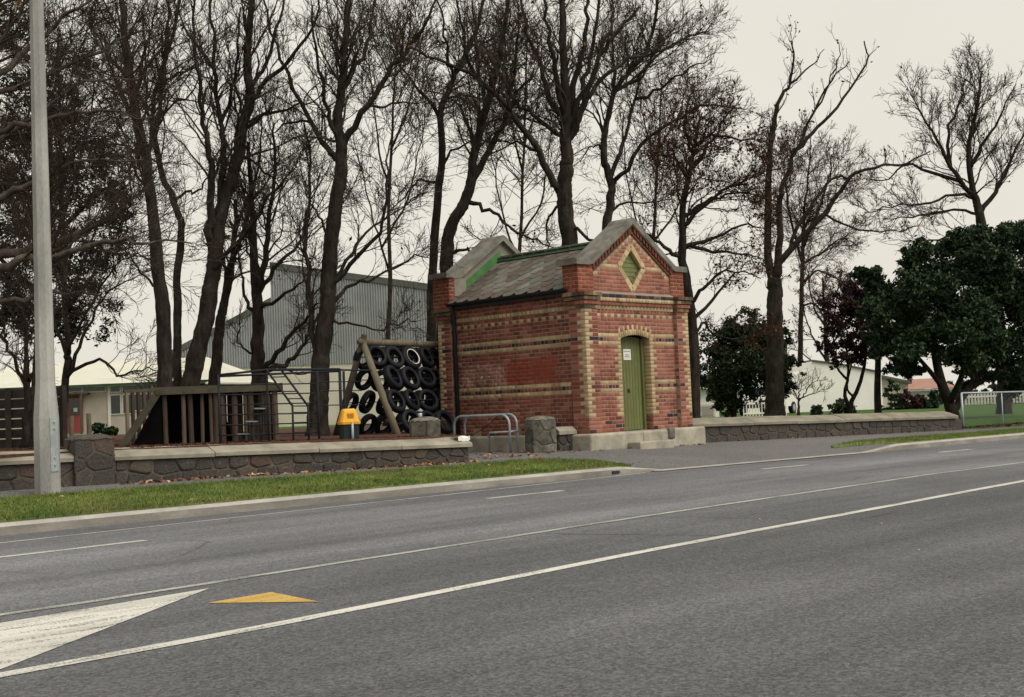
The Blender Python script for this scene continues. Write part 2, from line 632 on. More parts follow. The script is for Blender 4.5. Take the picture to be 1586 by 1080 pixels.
M_LOGDK = simple("dark_log", (0.07, 0.055, 0.042), 0.3, 4, 0.9, bump=0.4, stretch=(1, 1, 0.3))
M_TIMBER = simple("playground_timber", (0.075, 0.055, 0.04), 0.35, 5, 0.9, bump=0.4, stretch=(1, 1, 0.2), piece=0.45)
M_BEAM = simple("mossy_timber", (0.07, 0.065, 0.045), 0.3, 6, 0.9, bump=0.4)
M_TIMSHADE = simple("dark_timber_and_shade", (0.006, 0.005, 0.0055), 0.3, 5, 0.95, 0.03)  # near-black timber, also stands in for the unlit space inside the fort
M_FENCE = simple("dark_stained_boards", (0.04, 0.032, 0.027), 0.35, 5, 0.9, piece=0.3)
M_BINY = simple("yellow_plastic", (0.72, 0.36, 0.015), 0.08, 4, 0.45, 0.45, bump=0.03)
M_BING = simple("dark_green_plastic", (0.008, 0.02, 0.02), 0.2, 4, 0.5, 0.4, bump=0.03)
M_CREAM = simple("cream_weatherboard", (0.55, 0.50, 0.42), 0.08, 1.5, 0.8, bump=0.05)
M_PINK = simple("pinkish_wall", (0.50, 0.43, 0.38), 0.1, 1.5, 0.85, bump=0.05)
M_ROOFPALE = simple("pale_roof", (0.60, 0.60, 0.50), 0.08, 1.0, 0.7, bump=0.03)
M_TRIM = simple("white_trim", (0.74, 0.72, 0.66), 0.06, 3, 0.6, bump=0.03)
M_REDDOOR = simple("faded_red_door", (0.32, 0.065, 0.06), 0.12, 3, 0.6, bump=0.05)
M_GREYMET = simple("grey_corrugated_steel", (0.27, 0.285, 0.29), 0.12, 0.8, 0.55, 0.4, bump=0.03)
M_HALLLOW = simple("pale_rendered_wall", (0.58, 0.54, 0.46), 0.08, 1.0, 0.9, bump=0.05)
M_HALLTRIM = simple("dull_green_flashing", (0.085, 0.09, 0.08), 0.2, 3, 0.6, bump=0.05)
M_PINKROOF = simple("faded_red_roof", (0.33, 0.18, 0.14), 0.15, 2, 0.8)


def glass_mat():
    n = NT("window_glass", 0.08, 0.6)
    n.color(n.ramp(n.noise(1.2, 2), [(0.3, (0.012, 0.014, 0.018)), (0.7, (0.035, 0.038, 0.045))]))
    return n.mat


M_GLASS = glass_mat()


def bark_mat(name, c, var=0.35):
    n = NT(name, 0.95, 0.12)
    a = n.noise(9, 5, 0.65, n.pos((1, 1, 0.3)))
    b = n.noise(1.2, 4, 0.6)
    cc = n.ramp(a, [(0.3, tuple(x * (1 - var) for x in c)), (0.7, tuple(x * (1 + var) for x in c))])
    cc = n.mix(0.7, cc, n.ramp(b, [(0.3, 0.75), (0.7, 1.25)]), 'MULTIPLY')
    cc = n.mix(n.ramp(n.noise(2.3, 5, 0.7), [(0.54, 0.0), (0.68, 0.55)]), cc, (c[0] * 2.3, c[0] * 2.4, c[0] * 1.8))
    n.color(cc)
    n.bump(a, 1.0, 0.05)
    MATS[name] = n.mat
    return n.mat


M_BARK = bark_mat("dark_bark", (0.030, 0.0235, 0.0195), 0.6)
M_BARKG = bark_mat("grey_bark", (0.085, 0.07, 0.058))
M_TWIG = bark_mat("brown_twigs", (0.052, 0.037, 0.031))
M_TWIGR = bark_mat("reddish_twigs", (0.055, 0.031, 0.024))


def leaf_mat(name, stops, rough=0.5, spec=0.35):
    n = NT(name, rough, spec)
    c = n.ramp(n.rand(), stops)
    c = n.mix(0.8, c, n.ramp(n.noise(0.9, 3, 0.6), [(0.3, 0.65), (0.7, 1.35)]), 'MULTIPLY')
    n.color(c)
    return n.mat


M_LEAFG = leaf_mat("glossy_dark_leaves", [(0.0, (0.008, 0.021, 0.011)), (0.6, (0.018, 0.039, 0.016)), (0.9, (0.036, 0.062, 0.02)), (1.0, (0.085, 0.11, 0.04))], 0.55, 0.18)
M_LEAFB = leaf_mat("bush_leaves", [(0.0, (0.012, 0.026, 0.011)), (0.7, (0.028, 0.045, 0.017)), (1.0, (0.07, 0.085, 0.035))], 0.6, 0.2)
M_LEAFP = leaf_mat("purple_leaves", [(0.0, (0.018, 0.009, 0.012)), (0.6, (0.04, 0.015, 0.018)), (1.0, (0.07, 0.03, 0.028))], 0.6, 0.2)
M_LEAFC = leaf_mat("conifer_needles", [(0.0, (0.007, 0.009, 0.008)), (0.7, (0.015, 0.019, 0.014)), (1.0, (0.035, 0.038, 0.026))], 0.9, 0.05)
M_LEAFD = leaf_mat("dead_brown_leaves", [(0.0, (0.04, 0.02, 0.013)), (0.5, (0.075, 0.033, 0.018)), (0.9, (0.12, 0.05, 0.02)), (1.0, (0.24, 0.11, 0.045))], 0.9, 0.1)
M_LITTER = leaf_mat("fallen_leaf_colours", [(0.0, (0.12, 0.04, 0.02)), (0.5, (0.26, 0.11, 0.05)), (0.8, (0.42, 0.24, 0.12)), (1.0, (0.55, 0.36, 0.2))], 0.9, 0.1)

# ------------------------------------------------------------------ ground, road, kerbs, path


def ip(x, tab):
    return float(np.interp(x, [t[0] for t in tab], [t[1] for t in tab]))


def z_back(x):            # level along the back of the footpath
    return 0.25 + 0.004 * min(max(20 - x, 0), 12) - 0.012 * min(max(x - 20, 0), 26)


def z_road(x):
    return -0.008 * min(max(x - 17, 0), 30)


KERB = [(-60, 14.0), (0, 13.95), (6, 13.88), (12.5, 13.72), (17.2, 13.5), (25, 13.42), (32, 13.6), (60, 14.2), (200, 17)]
yk = lambda x: ip(x, KERB)
WALLN = [(-60, 18.8), (9, 17.75), (15.5, 16.45), (19, 16.5), (20, 17.3), (24, 17.6), (33, 16.1), (60, 15.6), (200, 15.9)]
XS = sorted(set(list(np.linspace(-60, 4, 9)) + list(np.linspace(4, 36, 129)) + list(np.linspace(36, 200, 20))))


def strip(name, mat, xs, ya, yb, za, zb, ny=1, kind="structure"):
    V, F = [], []
    for i, x in enumerate(xs):
        a, b, c, d = ya(x), yb(x), za(x), zb(x)
        for j in range(ny + 1):
            t = j / ny
            V.append((x, a + (b - a) * t, c + (d - c) * t))
    for i in range(len(xs) - 1):
        for j in range(ny):
            k = i * (ny + 1) + j
            F.append((k, k + ny + 1, k + ny + 2, k + 1))
    o = raw_mesh(name, V, F, mat)
    tag(o, kind=kind)
    return o


g = MB()
g.add([(-900, -900, -0.6), (1500, -900, -0.6), (1500, 1500, -0.6), (-900, 1500, -0.6)], [(0, 1, 2, 3)])
tag(g.build("ground", M_PARK), kind="structure")
road = strip("road", M_ASPH, XS, lambda x: -30, lambda x: yk(x), z_road, z_road, 6)

# footpath and apron: rises from the kerb line to the wall line, runs on behind the walls' line as a path by the house
VB = [(-60, 16.6), (7.3, 16.5), (10.4, 16.3), (14.5, 15.7), (16.5, 15.6), (17.4, 15.1), (17.6, 14.9)]     # back edge of left verge


def z_pathfront(x):       # at the kerb line: flush with the road over the crossing, kerb height elsewhere
    h = 0.13
    if 16.3 < x < 25.5:
        t = min((x - 16.3) / 1.2, (25.5 - x) / 1.2, 1.0)
        h = 0.13 * (1 - t) + 0.012 * t
    return z_road(x) + h


def z_path(x, y):
    a, b = yk(x) + 0.14, ip(x, WALLN)
    t = min(max((y - a) / (b - a), 0), 1)
    return z_pathfront(x) + (z_back(x) - z_pathfront(x)) * t


V, F = [], []
NY = 10
for x in XS:
    a, b = yk(x) + (0.14 if not 17.4 < x < 24.4 else 0.02), ip(x, WALLN)
    for j in range(NY + 1):
        y = a + (b - a) * j / NY
        V.append((x, y, z_path(x, y)))
    V.append((x, 62.0, z_back(x)))
for i in range(len(XS) - 1):
    for j in range(NY + 1):
        k = i * (NY + 2) + j
        F.append((k, k + NY + 2, k + NY + 3, k + 1))
tag(raw_mesh("footpath", V, F, M_PATH), kind="structure")


def kerb(name, x0, x1, ramp0, ramp1):
    """concrete kerb with rounded nose, dying into the road at ramped ends"""
    xs = np.linspace(x0, x1, max(int((x1 - x0) / 0.25), 8))
    V, F = [], []
    prof = [(0.0, -0.05), (0.0, 0.0), (0.012, 0.095), (0.045, 0.13), (0.15, 0.136), (0.16, 0.05)]
    for x in xs:
        k = 1.0
        if ramp0:
            k = min(k, (x - x0) / ramp0)
        if ramp1:
            k = min(k, (x1 - x) / ramp1)
        k = max(k, 0.08)
        for (a, b) in prof:
            V.append((x, yk(x) + a, z_road(x) + (b * k if b > 0 else b)))
    n = len(prof)
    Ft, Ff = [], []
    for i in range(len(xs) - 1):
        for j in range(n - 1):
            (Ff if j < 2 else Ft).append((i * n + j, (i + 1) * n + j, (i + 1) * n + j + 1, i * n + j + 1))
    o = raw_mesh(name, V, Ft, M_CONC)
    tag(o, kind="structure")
    f = raw_mesh("kerb_face", V, Ff, M_KFACE, o)          # face darkened in colour to stand for its shade


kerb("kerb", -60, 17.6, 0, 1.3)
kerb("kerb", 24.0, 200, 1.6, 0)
strip("crossing_edge", M_CONC, [x for x in XS if 17.0 <= x <= 24.6], lambda x: yk(x) - 0.10, lambda x: yk(x) + 0.10,
      lambda x: z_road(x) + 0.012, lambda x: z_road(x) + 0.022)
# pale cement joint along the channel and a thin darker channel of seal
strip("channel_joint", M_WHITE, [x for x in XS if -60 <= x <= 16.9], lambda x: ip(x, [(-60, 12.5), (5.6, 12.97), (12, 13.2), (17.4, 13.46)]) - 0.02,
      lambda x: ip(x, [(-60, 12.5), (5.6, 12.97), (12, 13.2), (17.4, 13.46)]) + 0.035, lambda x: z_road(x) + 0.004, lambda x: z_road(x) + 0.004)
# small weep hole in the kerb face
part_d = MB()
part_d.box((16.02, yk(16.1) - 0.012, 0.03), (16.2, yk(16.1) + 0.03, 0.075))
tag(part_d.build("kerb_outlet", M_BLACK), "small dark drain outlet in the kerb face near the end of the grass", "drain")

# painted markings
LINE_A = [(-60, 5.3), (2.56, 5.89), (4.55, 6.02), (7.77, 6.27), (15.06, 6.55), (60, 8.0), (200, 13)]
LINE_B = [(-60, 7.0), (3.42, 7.87), (6.08, 8.03), (10.23, 8.23), (19.5, 8.40), (60, 9.6), (200, 14)]
LINE_C = [(-60, 11.0), (5.0, 11.5), (6.4, 11.55), (11.65, 11.98), (12.9, 11.92), (18, 11.9), (25, 11.8), (60, 12.0)]
strip("thick_lane_line", M_WHITE, XS, lambda x: ip(x, LINE_A) - 0.06, lambda x: ip(x, LINE_A) + 0.06, lambda x: z_road(x) + 0.004, lambda x: z_road(x) + 0.004)
strip("thin_lane_line", M_WORN, XS, lambda x: ip(x, LINE_B) - 0.045, lambda x: ip(x, LINE_B) + 0.045, lambda x: z_road(x) + 0.004, lambda x: z_road(x) + 0.004)
for a, b in ((-13.9, -11), (-7.4, -4.5), (-0.9, 2.0), (3.5, 6.4), (11.6, 13.0), (17.9, 19.3), (24.2, 25.6), (30.5, 32), (37, 38.5), (43.5, 45)):
    strip("lane_dash", M_WHITE if a < 30 else M_WORN, list(np.linspace(a, b, 6)), lambda x: ip(x, LINE_C) - 0.06, lambda x: ip(x, LINE_C) + 0.06,
          lambda x: z_road(x) + 0.004, lambda x: z_road(x) + 0.004)
mk = MB()
mk.add([(3.31, 7.60, .004), (0.2, 5.75, .004), (-6, 5.25, .004), (-6, 6.9, .004), (2.0, 7.47, .004)], [(0, 4, 3, 2, 1)][:0])
ptip, pa, pb = on_z(325, 911, .004), on_z(18, 962, .004), on_z(18, 1030, .004)
da, db = pa - ptip, pb - ptip
mk.add([ptip, ptip + da * 4.0, ptip + db * 3.2], [(0, 1, 2)])
tag(mk.build("median_taper", M_WHITE), kind="structure")
mk = MB()
mk.add([on_z(321, 934, .004), on_z(420, 917, .004), on_z(495, 932, .004)], [(0, 2, 1)])
tag(mk.build("yellow_arrowhead", M_YELLOW), kind="structure")

# ------------------------------------------------------------------ grass verges


def verge(name, poly_fn_a, poly_fn_b, x0, x1, zf, nblade, label):
    xs = np.linspace(x0, x1, int((x1 - x0) / 0.25) + 2)
    V, F = [], []
    NYV = 6
    for x in xs:
        a, b = poly_fn_a(x), max(poly_fn_b(x), poly_fn_a(x) + 0.01)
        for j in range(NYV + 1):
            t = j / NYV
            y = a + (b - a) * t
            V.append((x, y, zf(x, y) + 0.03 * min(1, 6 * t * (1 - t)) + 0.008))
    for i in range(len(xs) - 1):
        for j in range(NYV):
            k = i * (NYV + 1) + j
            F.append((k, k + NYV + 1, k + NYV + 2, k + 1))
    o = raw_mesh(name, V, F, M_GRASS)
    tag(o, kind="structure")
    px = rng.uniform(x0, x1, nblade)
    t = rng.uniform(-0.02, 1.03, nblade)
    ya = np.array([poly_fn_a(x) for x in px])
    yb = np.array([max(poly_fn_b(x), poly_fn_a(x) + 0.01) for x in px])
    keep = rng.uniform(0, 1, nblade) < (yb - ya) / max((yb - ya).max(), 1e-3)
    px, t, ya, yb = px[keep], t[keep], ya[keep], yb[keep]
    py = ya + (yb - ya) * t
    pz = np.array([zf(x, y) for x, y in zip(px, py)]) + 0.02
    n = len(px)
    ang = rng.uniform(0, 2 * np.pi, n)
    h = rng.uniform(0.025, 0.07, n)
    w = rng.uniform(0.004, 0.009, n)
    lean = rng.normal(0, 0.025, (n, 2))
    B = np.stack([px, py, pz], 1)
    s = np.stack([np.cos(ang) * w, np.sin(ang) * w, np.zeros(n)], 1)
    tip = B + np.stack([lean[:, 0], lean[:, 1], h], 1)
    VV = np.stack([B - s, B + s, tip], 1).reshape(-1, 3)
    FF = np.arange(3 * n).reshape(-1, 3)
    o = raw_mesh("grass_blades", VV, FF, M_GRASS)
    tag(o, label, "grass", kind="stuff")


def vb_right(x):
    return ip(x, [(24.6, 14.55), (28, 14.75), (32, 14.55), (60, 15.0), (200, 16)])


def vf_left(x):
    a = yk(x) + 0.15
    if x > 16.6:
        a = max(a, 13.55 + (x - 16.6) * 1.9)
    return a


def vf_right(x):
    a = yk(x) + 0.15
    if x < 26:
        a = max(a, 13.57 + (26 - x) * 0.68)
    return a


verge("grass_verge", vf_left, lambda x: ip(x, VB), -20, 17.45, z_path, 165000, "short green grass on the verge in front of the stone wall with the pole")
verge("grass_verge", vf_right, vb_right, 24.65, 70, z_path, 60000, "short green grass on the verge beyond the driveway crossing")

# ------------------------------------------------------------------ raised yard on the left, park on the right


def sheet(name, poly, mat, zfn, skirt=0.6, step=1.0):
    """level sheet with a skirt, triangulated as a fan of quads between front and back polylines"""
    front, back = poly
    V, F = [], []
    n = len(front)
    for (x, y) in front:
        V.append((x, y, zfn(x, y) - skirt))
    for (x, y) in front:
        V.append((x, y, zfn(x, y)))
    for (x, y) in back:
        V.append((x, y, zfn(x, y)))
    for i in range(n - 1):
        F.append((i, i + 1, n + i + 1, n + i))
        F.append((n + i, n + i + 1, 2 * n + i + 1, 2 * n + i))
    o = raw_mesh(name, V, F, mat)
    tag(o, kind="structure")
    return o


def z_yard(x, y):
    return float(np.interp(x, [-60, 8, 12, 16, 18], [0.86, 0.82, 0.79, 0.72, 0.68])) + 0.004 * min(max(y - 24, 0), 60)


def z_park(x, y):
    return float(np.interp(x, [20, 26, 34, 60], [0.50, 0.46, 0.30, 0.2])) + 0.003 * min(max(y - 20, 0), 90)


LW0, LW1, LW2 = (-60, 18.95), (9.1, 17.78), (15.55, 16.45)
yf = [(-60, 19.1), (-20, 18.6), (0, 18.2), (9, 18.0), (12, 17.45), (15.0, 16.85), (15.9, 16.9), (17.6, 20.5), (19.0, 24.0)]
yb_ = [(-90, 90), (-30, 80), (0, 70), (15, 60), (25, 52), (30, 48), (34, 46), (38, 45), (42, 45)]
sheet("bark_yard", (yf, yb_), M_BARKCHIP, z_yard)
sheet("school_lawn", (yb_, [(-160, 300), (-60, 300), (-20, 300), (0, 300), (20, 300), (30, 300), (45, 300), (60, 300), (80, 300)]), M_PARK, z_yard)
pf = [(21.5, 23.0), (23.75, 18.3), (26, 17.6), (30, 16.95), (33.6, 16.3), (38, 16.15), (60, 16.3), (200, 17)]
pb_ = [(80, 300), (110, 300), (150, 300), (190, 300), (240, 300), (300, 300), (420, 300), (600, 300)]
sheet("park_lawn", (pf, pb_), M_PARK, z_park)

# ------------------------------------------------------------------ rubble walls


def stone_piece(poly, n, proud, name, parent, mat=M_STONE):
    """one stone: rounded outline in the wall plane, domed face. poly: 3D corner list (counter-clockwise seen from outside), n outward"""
    P = [np.asarray(q, float) for q in poly]
    m = len(P)
    c = sum(P) / m
    ring = []
    for i in range(m):                       # cut the corners
        a, b = P[i], P[(i + 1) % m]
        e = min(0.25, 0.022 / (np.linalg.norm(b - a) + 1e-6))
        ring.append(a + (b - a) * e)
        ring.append(b + (a - b) * e)
    k = len(ring)
    n = np.asarray(n, float)
    r0 = [q - n * 0.03 for q in ring]
    r1 = [q + n * proud * 0.55 for q in ring]
    r2 = [c + (q - c) * 0.86 + n * proud * random.uniform(0.85, 1.1) for q in ring]
    mb = MB()
    F = []
    for a in (0, k):
        for i in range(k):
            j = (i + 1) % k
            F.append((a + i, a + j, a + k + j, a + k + i))
    F.append(tuple(range(2 * k, 3 * k)))
    mb.add(r0 + r1 + r2, F)
    return mb.build(name, mat, parent)


def clip_half(poly, p_, n_):
    """keep the part of a 2D polygon where (q-p).n <= 0"""
    out = []
    m = len(poly)
    for i in range(m):
        a, b = poly[i], poly[(i + 1) % m]
        da, db = (a - p_) @ n_, (b - p_) @ n_
        if da <= 0:
            out.append(a)
        if da * db < 0:
            out.append(a + (b - a) * (da / (da - db)))
    return out


def rubble_face(parent, A, B, hA, hB, n, rows, wmin, wmax, proud=0.028, gap=0.014, mat=M_STONE):
    """irregular rubble over the face from foot A to foot B, heights hA, hB: each stone a cell of a jittered pattern"""
    A, B = np.asarray(A, float), np.asarray(B, float)
    L = float(np.linalg.norm(B - A))
    d = (B - A) / L
    hm = (hA + hB) / 2
    asp = (hm / rows) / ((wmin + wmax) / 2)           # cells wider than tall
    seeds = []
    for r in range(rows):
        s = -random.uniform(0, wmin)
        while s < L:
            w = random.uniform(wmin, wmax)
            seeds.append(np.array([(s + w / 2) * asp, hm * (r + 0.5 + random.uniform(-0.30, 0.30)) / rows]))
            s += w
    seeds = [q for q in seeds if -0.02 < q[0] < L * asp + 0.02]
    for q in seeds:
        poly = [np.array(p_, float) for p_ in ((0, 0), (L * asp, 0), (L * asp, hm), (0, hm))]
        for o_ in seeds:
            if o_ is q or abs(o_[0] - q[0]) > 1.2 * (hm / rows) * 2.5 + 0.3:
                continue
            poly = clip_half(poly, (q + o_) / 2, o_ - q)
            if len(poly) < 3:
                break
        if len(poly) < 3:
            continue
        c = sum(poly) / len(poly)
        P3 = []
        for p_ in poly:
            e = p_ - c
            le = np.linalg.norm(e) + 1e-6
            p2 = c + e * max(1 - gap * 0.8 / le, 0.3)
            sx = p2[0] / asp
            f = p2[1] / hm
            h = hA + (hB - hA) * sx / L
            P3.append(A + d * sx + np.array([0, 0, h * f]))
        # drop nearly coincident corners
        Q = [P3[0]]
        for p_ in P3[1:]:
            if np.linalg.norm(p_ - Q[-1]) > 0.025:
                Q.append(p_)
        if len(Q) > 3 and np.linalg.norm(Q[0] - Q[-1]) < 0.025:
            Q.pop()
        if len(Q) < 3:
            continue
        stone_piece(Q, n, proud * random.uniform(0.5, 1.3), "stone", parent, mat)


def rubble_wall(name, A, B, topA, topB, baseA, baseB, thick, label, caps, rows=2, cap_h=0.075, cap_rise=0.11, over=0.05, endstones=True, wmin=0.22, wmax=0.42, capmat=None):
    """A,B: front foot in plan; road side is the right-hand side going A->B reversed; cap sections along it"""
    A, B = np.array(A, float), np.array(B, float)
    d = (B - A) / np.linalg.norm(B - A)
    n = np.array([d[1], -d[0]])             # towards the road
    L = np.linalg.norm(B - A)
    root = thing(name, (*((A + B) / 2 - n * thick / 2), (baseA + baseB) / 2), label, "wall")

    def pt(s, k, z):                         # k: distance behind the face
        q = A + d * s - n * k
        return (q[0], q[1], z)
    zb = lambda s: baseA + (baseB - baseA) * s / L
    zt = lambda s: topA + (topB - topA) * s / L
    m = MB()
    S = [0, L]
    m.add([pt(0, 0.02, zb(0) - 0.3), pt(L, 0.02, zb(L) - 0.3), pt(L, 0.02, zt(L)), pt(0, 0.02, zt(0)),
           pt(0, thick, zb(0) - 0.3), pt(L, thick, zb(L) - 0.3), pt(L, thick, zt(L)), pt(0, thick, zt(0))],
          [(0, 1, 2, 3), (5, 4, 7, 6), (1, 5, 6, 2), (4, 0, 3, 7), (3, 2, 6, 7)])
    core = m.build("core", M_RUBMORT, root)
    n3 = np.array([n[0], n[1], 0])
    rubble_face(core, pt(0, 0.02, zb(0) - 0.05), pt(L, 0.02, zb(L) - 0.05), zt(0) - zb(0) + 0.05, zt(L) - zb(L) + 0.05, n3, rows, wmin, wmax)
    if endstones:
        d3 = np.array([d[0], d[1], 0])
        rubble_face(core, pt(L, 0.02, zb(L) - 0.05), pt(L, thick, zb(L) - 0.05), zt(L) - zb(L) + 0.05, zt(L) - zb(L) + 0.05, d3, rows, 0.18, 0.3)
    cuts = [0] + caps + [L]
    for i in range(len(cuts) - 1):
        s0, s1 = cuts[i] + (0.006 if i else -0.02), cuts[i + 1] - (0.006 if i < len(cuts) - 2 else -0.06)
        ns = max(int((s1 - s0) / 0.3), 1)
        prof = [(-over, 0.001), (-over - 0.004, cap_h * 0.75), (-over + 0.02, cap_h), (thick * 0.45, cap_h + cap_rise * 0.62), (thick - 0.06, cap_h + cap_rise), (thick + over, cap_h + cap_rise * 0.75), (thick + over, 0.001)]
        mb = MB()
        V, F = [], []
        dz = random.uniform(-0.008, 0.008)
        for j in range(ns + 1):
            s = s0 + (s1 - s0) * j / ns
            for k, (a, b) in enumerate(prof):
                w = 0.0 if k in (0, 6) else random.uniform(-0.005, 0.005)
                V.append(pt(s, a + w, zt(min(max(s, 0), L)) + b + w + dz))
        q = len(prof)
        for j in range(ns):
            for k in range(q):
                k2 = (k + 1) % q
                F.append((j * q + k, j * q + k2, (j + 1) * q + k2, (j + 1) * q + k))
        F.append(tuple(range(q)))
        F.append(tuple(range((ns + 1) * q - 1, ns * q - 1, -1)))
        F = [f[::-1] for f in F]
        mb.add(V, F)
        mb.build("cap_slab", capmat or M_CAP, root)
    return root


def stone_pillar(name, c, half, z0, z1, label, rows, dirx=(1, 0), mat=M_STONE, cap=True):
    root = thing(name, (c[0], c[1], z0), label, "pillar")
    d = np.array([*dirx, 0.0])
    d /= np.linalg.norm(d)
    n = np.array([d[1], -d[0], 0])
    C0 = np.array([c[0], c[1], z0])
    m = MB()
    m.obox(C0 + np.array([0, 0, (z1 - z0) / 2 - 0.1]), d * (half - 0.02), n * (half - 0.02), np.array([0, 0, (z1 - z0) / 2 + 0.07]))
    core = m.build("core", M_RUBMORT, root)
    for (nn, dd) in ((n, d), (-d, n), (d, -n), (-n, -d)):
        a = C0 + nn * (half - 0.02) - dd * half
        b = C0 + nn * (half - 0.02) + dd * half
        rubble_face(core, a - np.array([0, 0, .04]), b - np.array([0, 0, .04]), z1 - z0, z1 - z0, nn, rows, half * 0.8, half * 1.25, 0.022, 0.014, mat)
    if cap:
        mb = MB()
        k = 9
        V, F = [], []
        for i in range(k + 1):
            for j in range(k + 1):
                x, y = -1 + 2 * i / k, -1 + 2 * j / k
                e = max(abs(x), abs(y))
                z = z1 - 0.05 + 0.07 * (1 - e ** 4) + random.uniform(-0.012, 0.012)
                q = C0 + d * x * (half + 0.005) + n * y * (half + 0.005)
                V.append((q[0], q[1], z))
        for i in range(k):
            for j in range(k):
                F.append((i * (k + 1) + j, i * (k + 1) + j + 1, (i + 1) * (k + 1) + j + 1, (i + 1) * (k + 1) + j))
        mb.add(V, F)
        mb.build("weathered_top", mat, root)
    return root


rubble_wall("stone_wall", (9.35, 17.70), (15.5, 16.45), 0.645, 0.53, 0.295, 0.262, 0.44,
            "low rubble stone wall with sloping concrete cap in front of the playground", [1.55, 3.35, 4.9])
rubble_wall("stone_wall", (2.0, 18.72), (8.78, 17.86), 0.72, 0.66, 0.31, 0.297, 0.44,
            "low dark stone wall running out of frame behind the concrete pole", [2.0, 4.0, 5.6])
rubble_wall("stone_wall", (23.95, 17.86), (33.75, 15.95), 0.585, 0.405, 0.20, 0.085, 0.48,
            "long low stone wall with concrete cap right of the brick building", [2.1, 3.6, 5.4, 7.3], cap_h=0.08, cap_rise=0.13, capmat=simple("dull_wall_cap", (0.225, 0.205, 0.16), 0.28, 2.4, 0.92, bump=0.4, fine=70))
stone_pillar("stone_pillar", (9.10, 18.02), 0.30, 0.29, 1.03, "dark rubble stone pillar beside the concrete pole", 3, (0.98, -0.2))
stone_pillar("stone_pillar", (15.52, 17.62), 0.27, 0.5, 1.07, "short stone pillar behind the wall end below the tyres", 2, (0.8, -0.6), M_STONEL)
stone_pillar("stone_pillar", (19.16, 18.12), 0.26, 0.25, 0.98, "lichen grey stone gate pillar beside the brick building", 3, (0.9, -0.44), M_STONEL)
# stub of wall between gate pillar and the house plinth
stub = thing("stub_wall", (19.72, 18.02, 0.25), "short stub of stone wall with concrete cap touching the brick building", "wall")
core = part("core", M_RUBMORT, stub, lambda m: m.box((19.42, 17.86, 0.2), (19.93, 18.18, 0.60)))
rubble_face(core, (19.42, 17.86, 0.22), (19.93, 17.86, 0.22), 0.38, 0.38, (0, -1, 0), 2, 0.18, 0.3, 0.03)
part("cap_slab", M_CAP, stub, lambda m: m.prism([(19.40, 17.80, 0.60), (19.40, 17.80, 0.67), (19.40, 17.92, 0.76), (19.40, 18.12, 0.76), (19.40, 18.24, 0.67), (19.40, 18.24, 0.60)], (0.55, 0, 0)))
stub2 = thing("kerb_stone", (33.95, 16.05, 0.07), "small stone block at the far end of the right wall by the wire fence", "stone")
part("block", M_STONE, stub2, lambda m: m.obox((34.02, 16.15, 0.2), (0.16, -0.02, 0), (0.02, 0.16, 0), (0, 0, 0.2)))

# ------------------------------------------------------------------ the brick building
H, JT, BL = 0.0858, 0.0125, 0.2275       # course height, joint, stretcher module
EP = 0.11                               # pilaster projection
PWF, PWS = 0.415, 0.446                 # pilaster widths front, side
house = thing("brick_building", (BX + BW / 2, BY + BD / 2, 0.2), "small red and buff brick building with green door, slate roof and stone gables", "building")
HO = np.array([BX, BY, BZ])
hp = lambda x, y, z: (BX + x, BY + y, BZ + z)


def hbox(name, mat, lo, hi, parent=None, bev=0.0):
    o = part(name, mat, parent or house, lambda m: m.box(hp(*lo), hp(*hi)))
    if bev:
        bevel(o, bev)
    return o


DX0, DX1, DSPR, DTOP = 1.288, 2.297, 2.03, 2.115     # door opening
# mortar backing of the walls (recessed behind the brick faces)
REC = 0.0035
wall = part("wall", M_MORTAR, house, lambda m: (
    m.box(hp(REC, REC, -0.02), hp(PWF, PWS, 3.0)),
    m.box(hp(BW - PWF, REC, -0.02), hp(BW - REC, PWS, 3.0)),
    m.box(hp(REC, BD - PWS, -0.02), hp(PWF, BD, 3.0)),
    m.box(hp(EP + REC, PWS, -0.02), hp(0.36, BD - PWS, 3.08)),
    m.box(hp(BW - 0.36, PWS, -0.02), hp(BW - EP, BD, 3.08)),
    m.box(hp(PWF, EP + REC, -0.02), hp(DX0 - REC, 0.46, 3.06)),
    m.box(hp(DX1 + REC, EP + REC, -0.02), hp(BW - PWF, 0.46, 3.06)),
    m.box(hp(DX0 - REC, EP + REC, DTOP + 0.13), hp(DX1 + REC, 0.46, 3.06)),
    m.box(hp(0.36, BD - 0.3, -0.02), hp(BW - 0.36, BD, 3.06))))
BRICKS = []          # (face centre, rotation about Z, roll in the face, length, height, colour)


def brick(P, rz, l, h, c, roll=0.0):
    BRICKS.append((np.asarray(P, float), rz, roll, l, h, c))


def lay(face, i, a, b, rule, zoff=0.0, header=False, holes=(), proud=0.0, phase=None):
    """lay course i between a and b along a face. face=(origin, axis, rz)"""
    org, ax, rz = face
    org, ax = np.asarray(org, float), np.asarray(ax, float)
    z = i * H + H / 2 + zoff
    unit = BL / 2 if header else BL
    ph = (unit / 2 if i % 2 else 0.0) if phase is None else phase
    cuts = [a]
    s = a + (ph if ph else unit)
    while s < b - 1e-4:
        cuts.append(s)
        s += unit
    cuts.append(b)
    if len(cuts) > 2 and cuts[-1] - cuts[-2] < 0.05:
        cuts.pop(-2)
    nn = np.array([math.sin(rz), -math.cos(rz), 0])
    for k in range(len(cuts) - 1):
        for (s0, s1) in clip_iv(cuts[k], cuts[k + 1], holes):
            if s1 - s0 < 0.035:
                continue
            c = rule(i, k, s0, s1)
            if c is None:
                continue
            brick(HO + org + ax * ((s0 + s1) / 2) + np.array([0, 0, z]) + nn * (proud + random.uniform(-0.0015, 0.003)), rz, s1 - s0 - JT, H - JT, c)


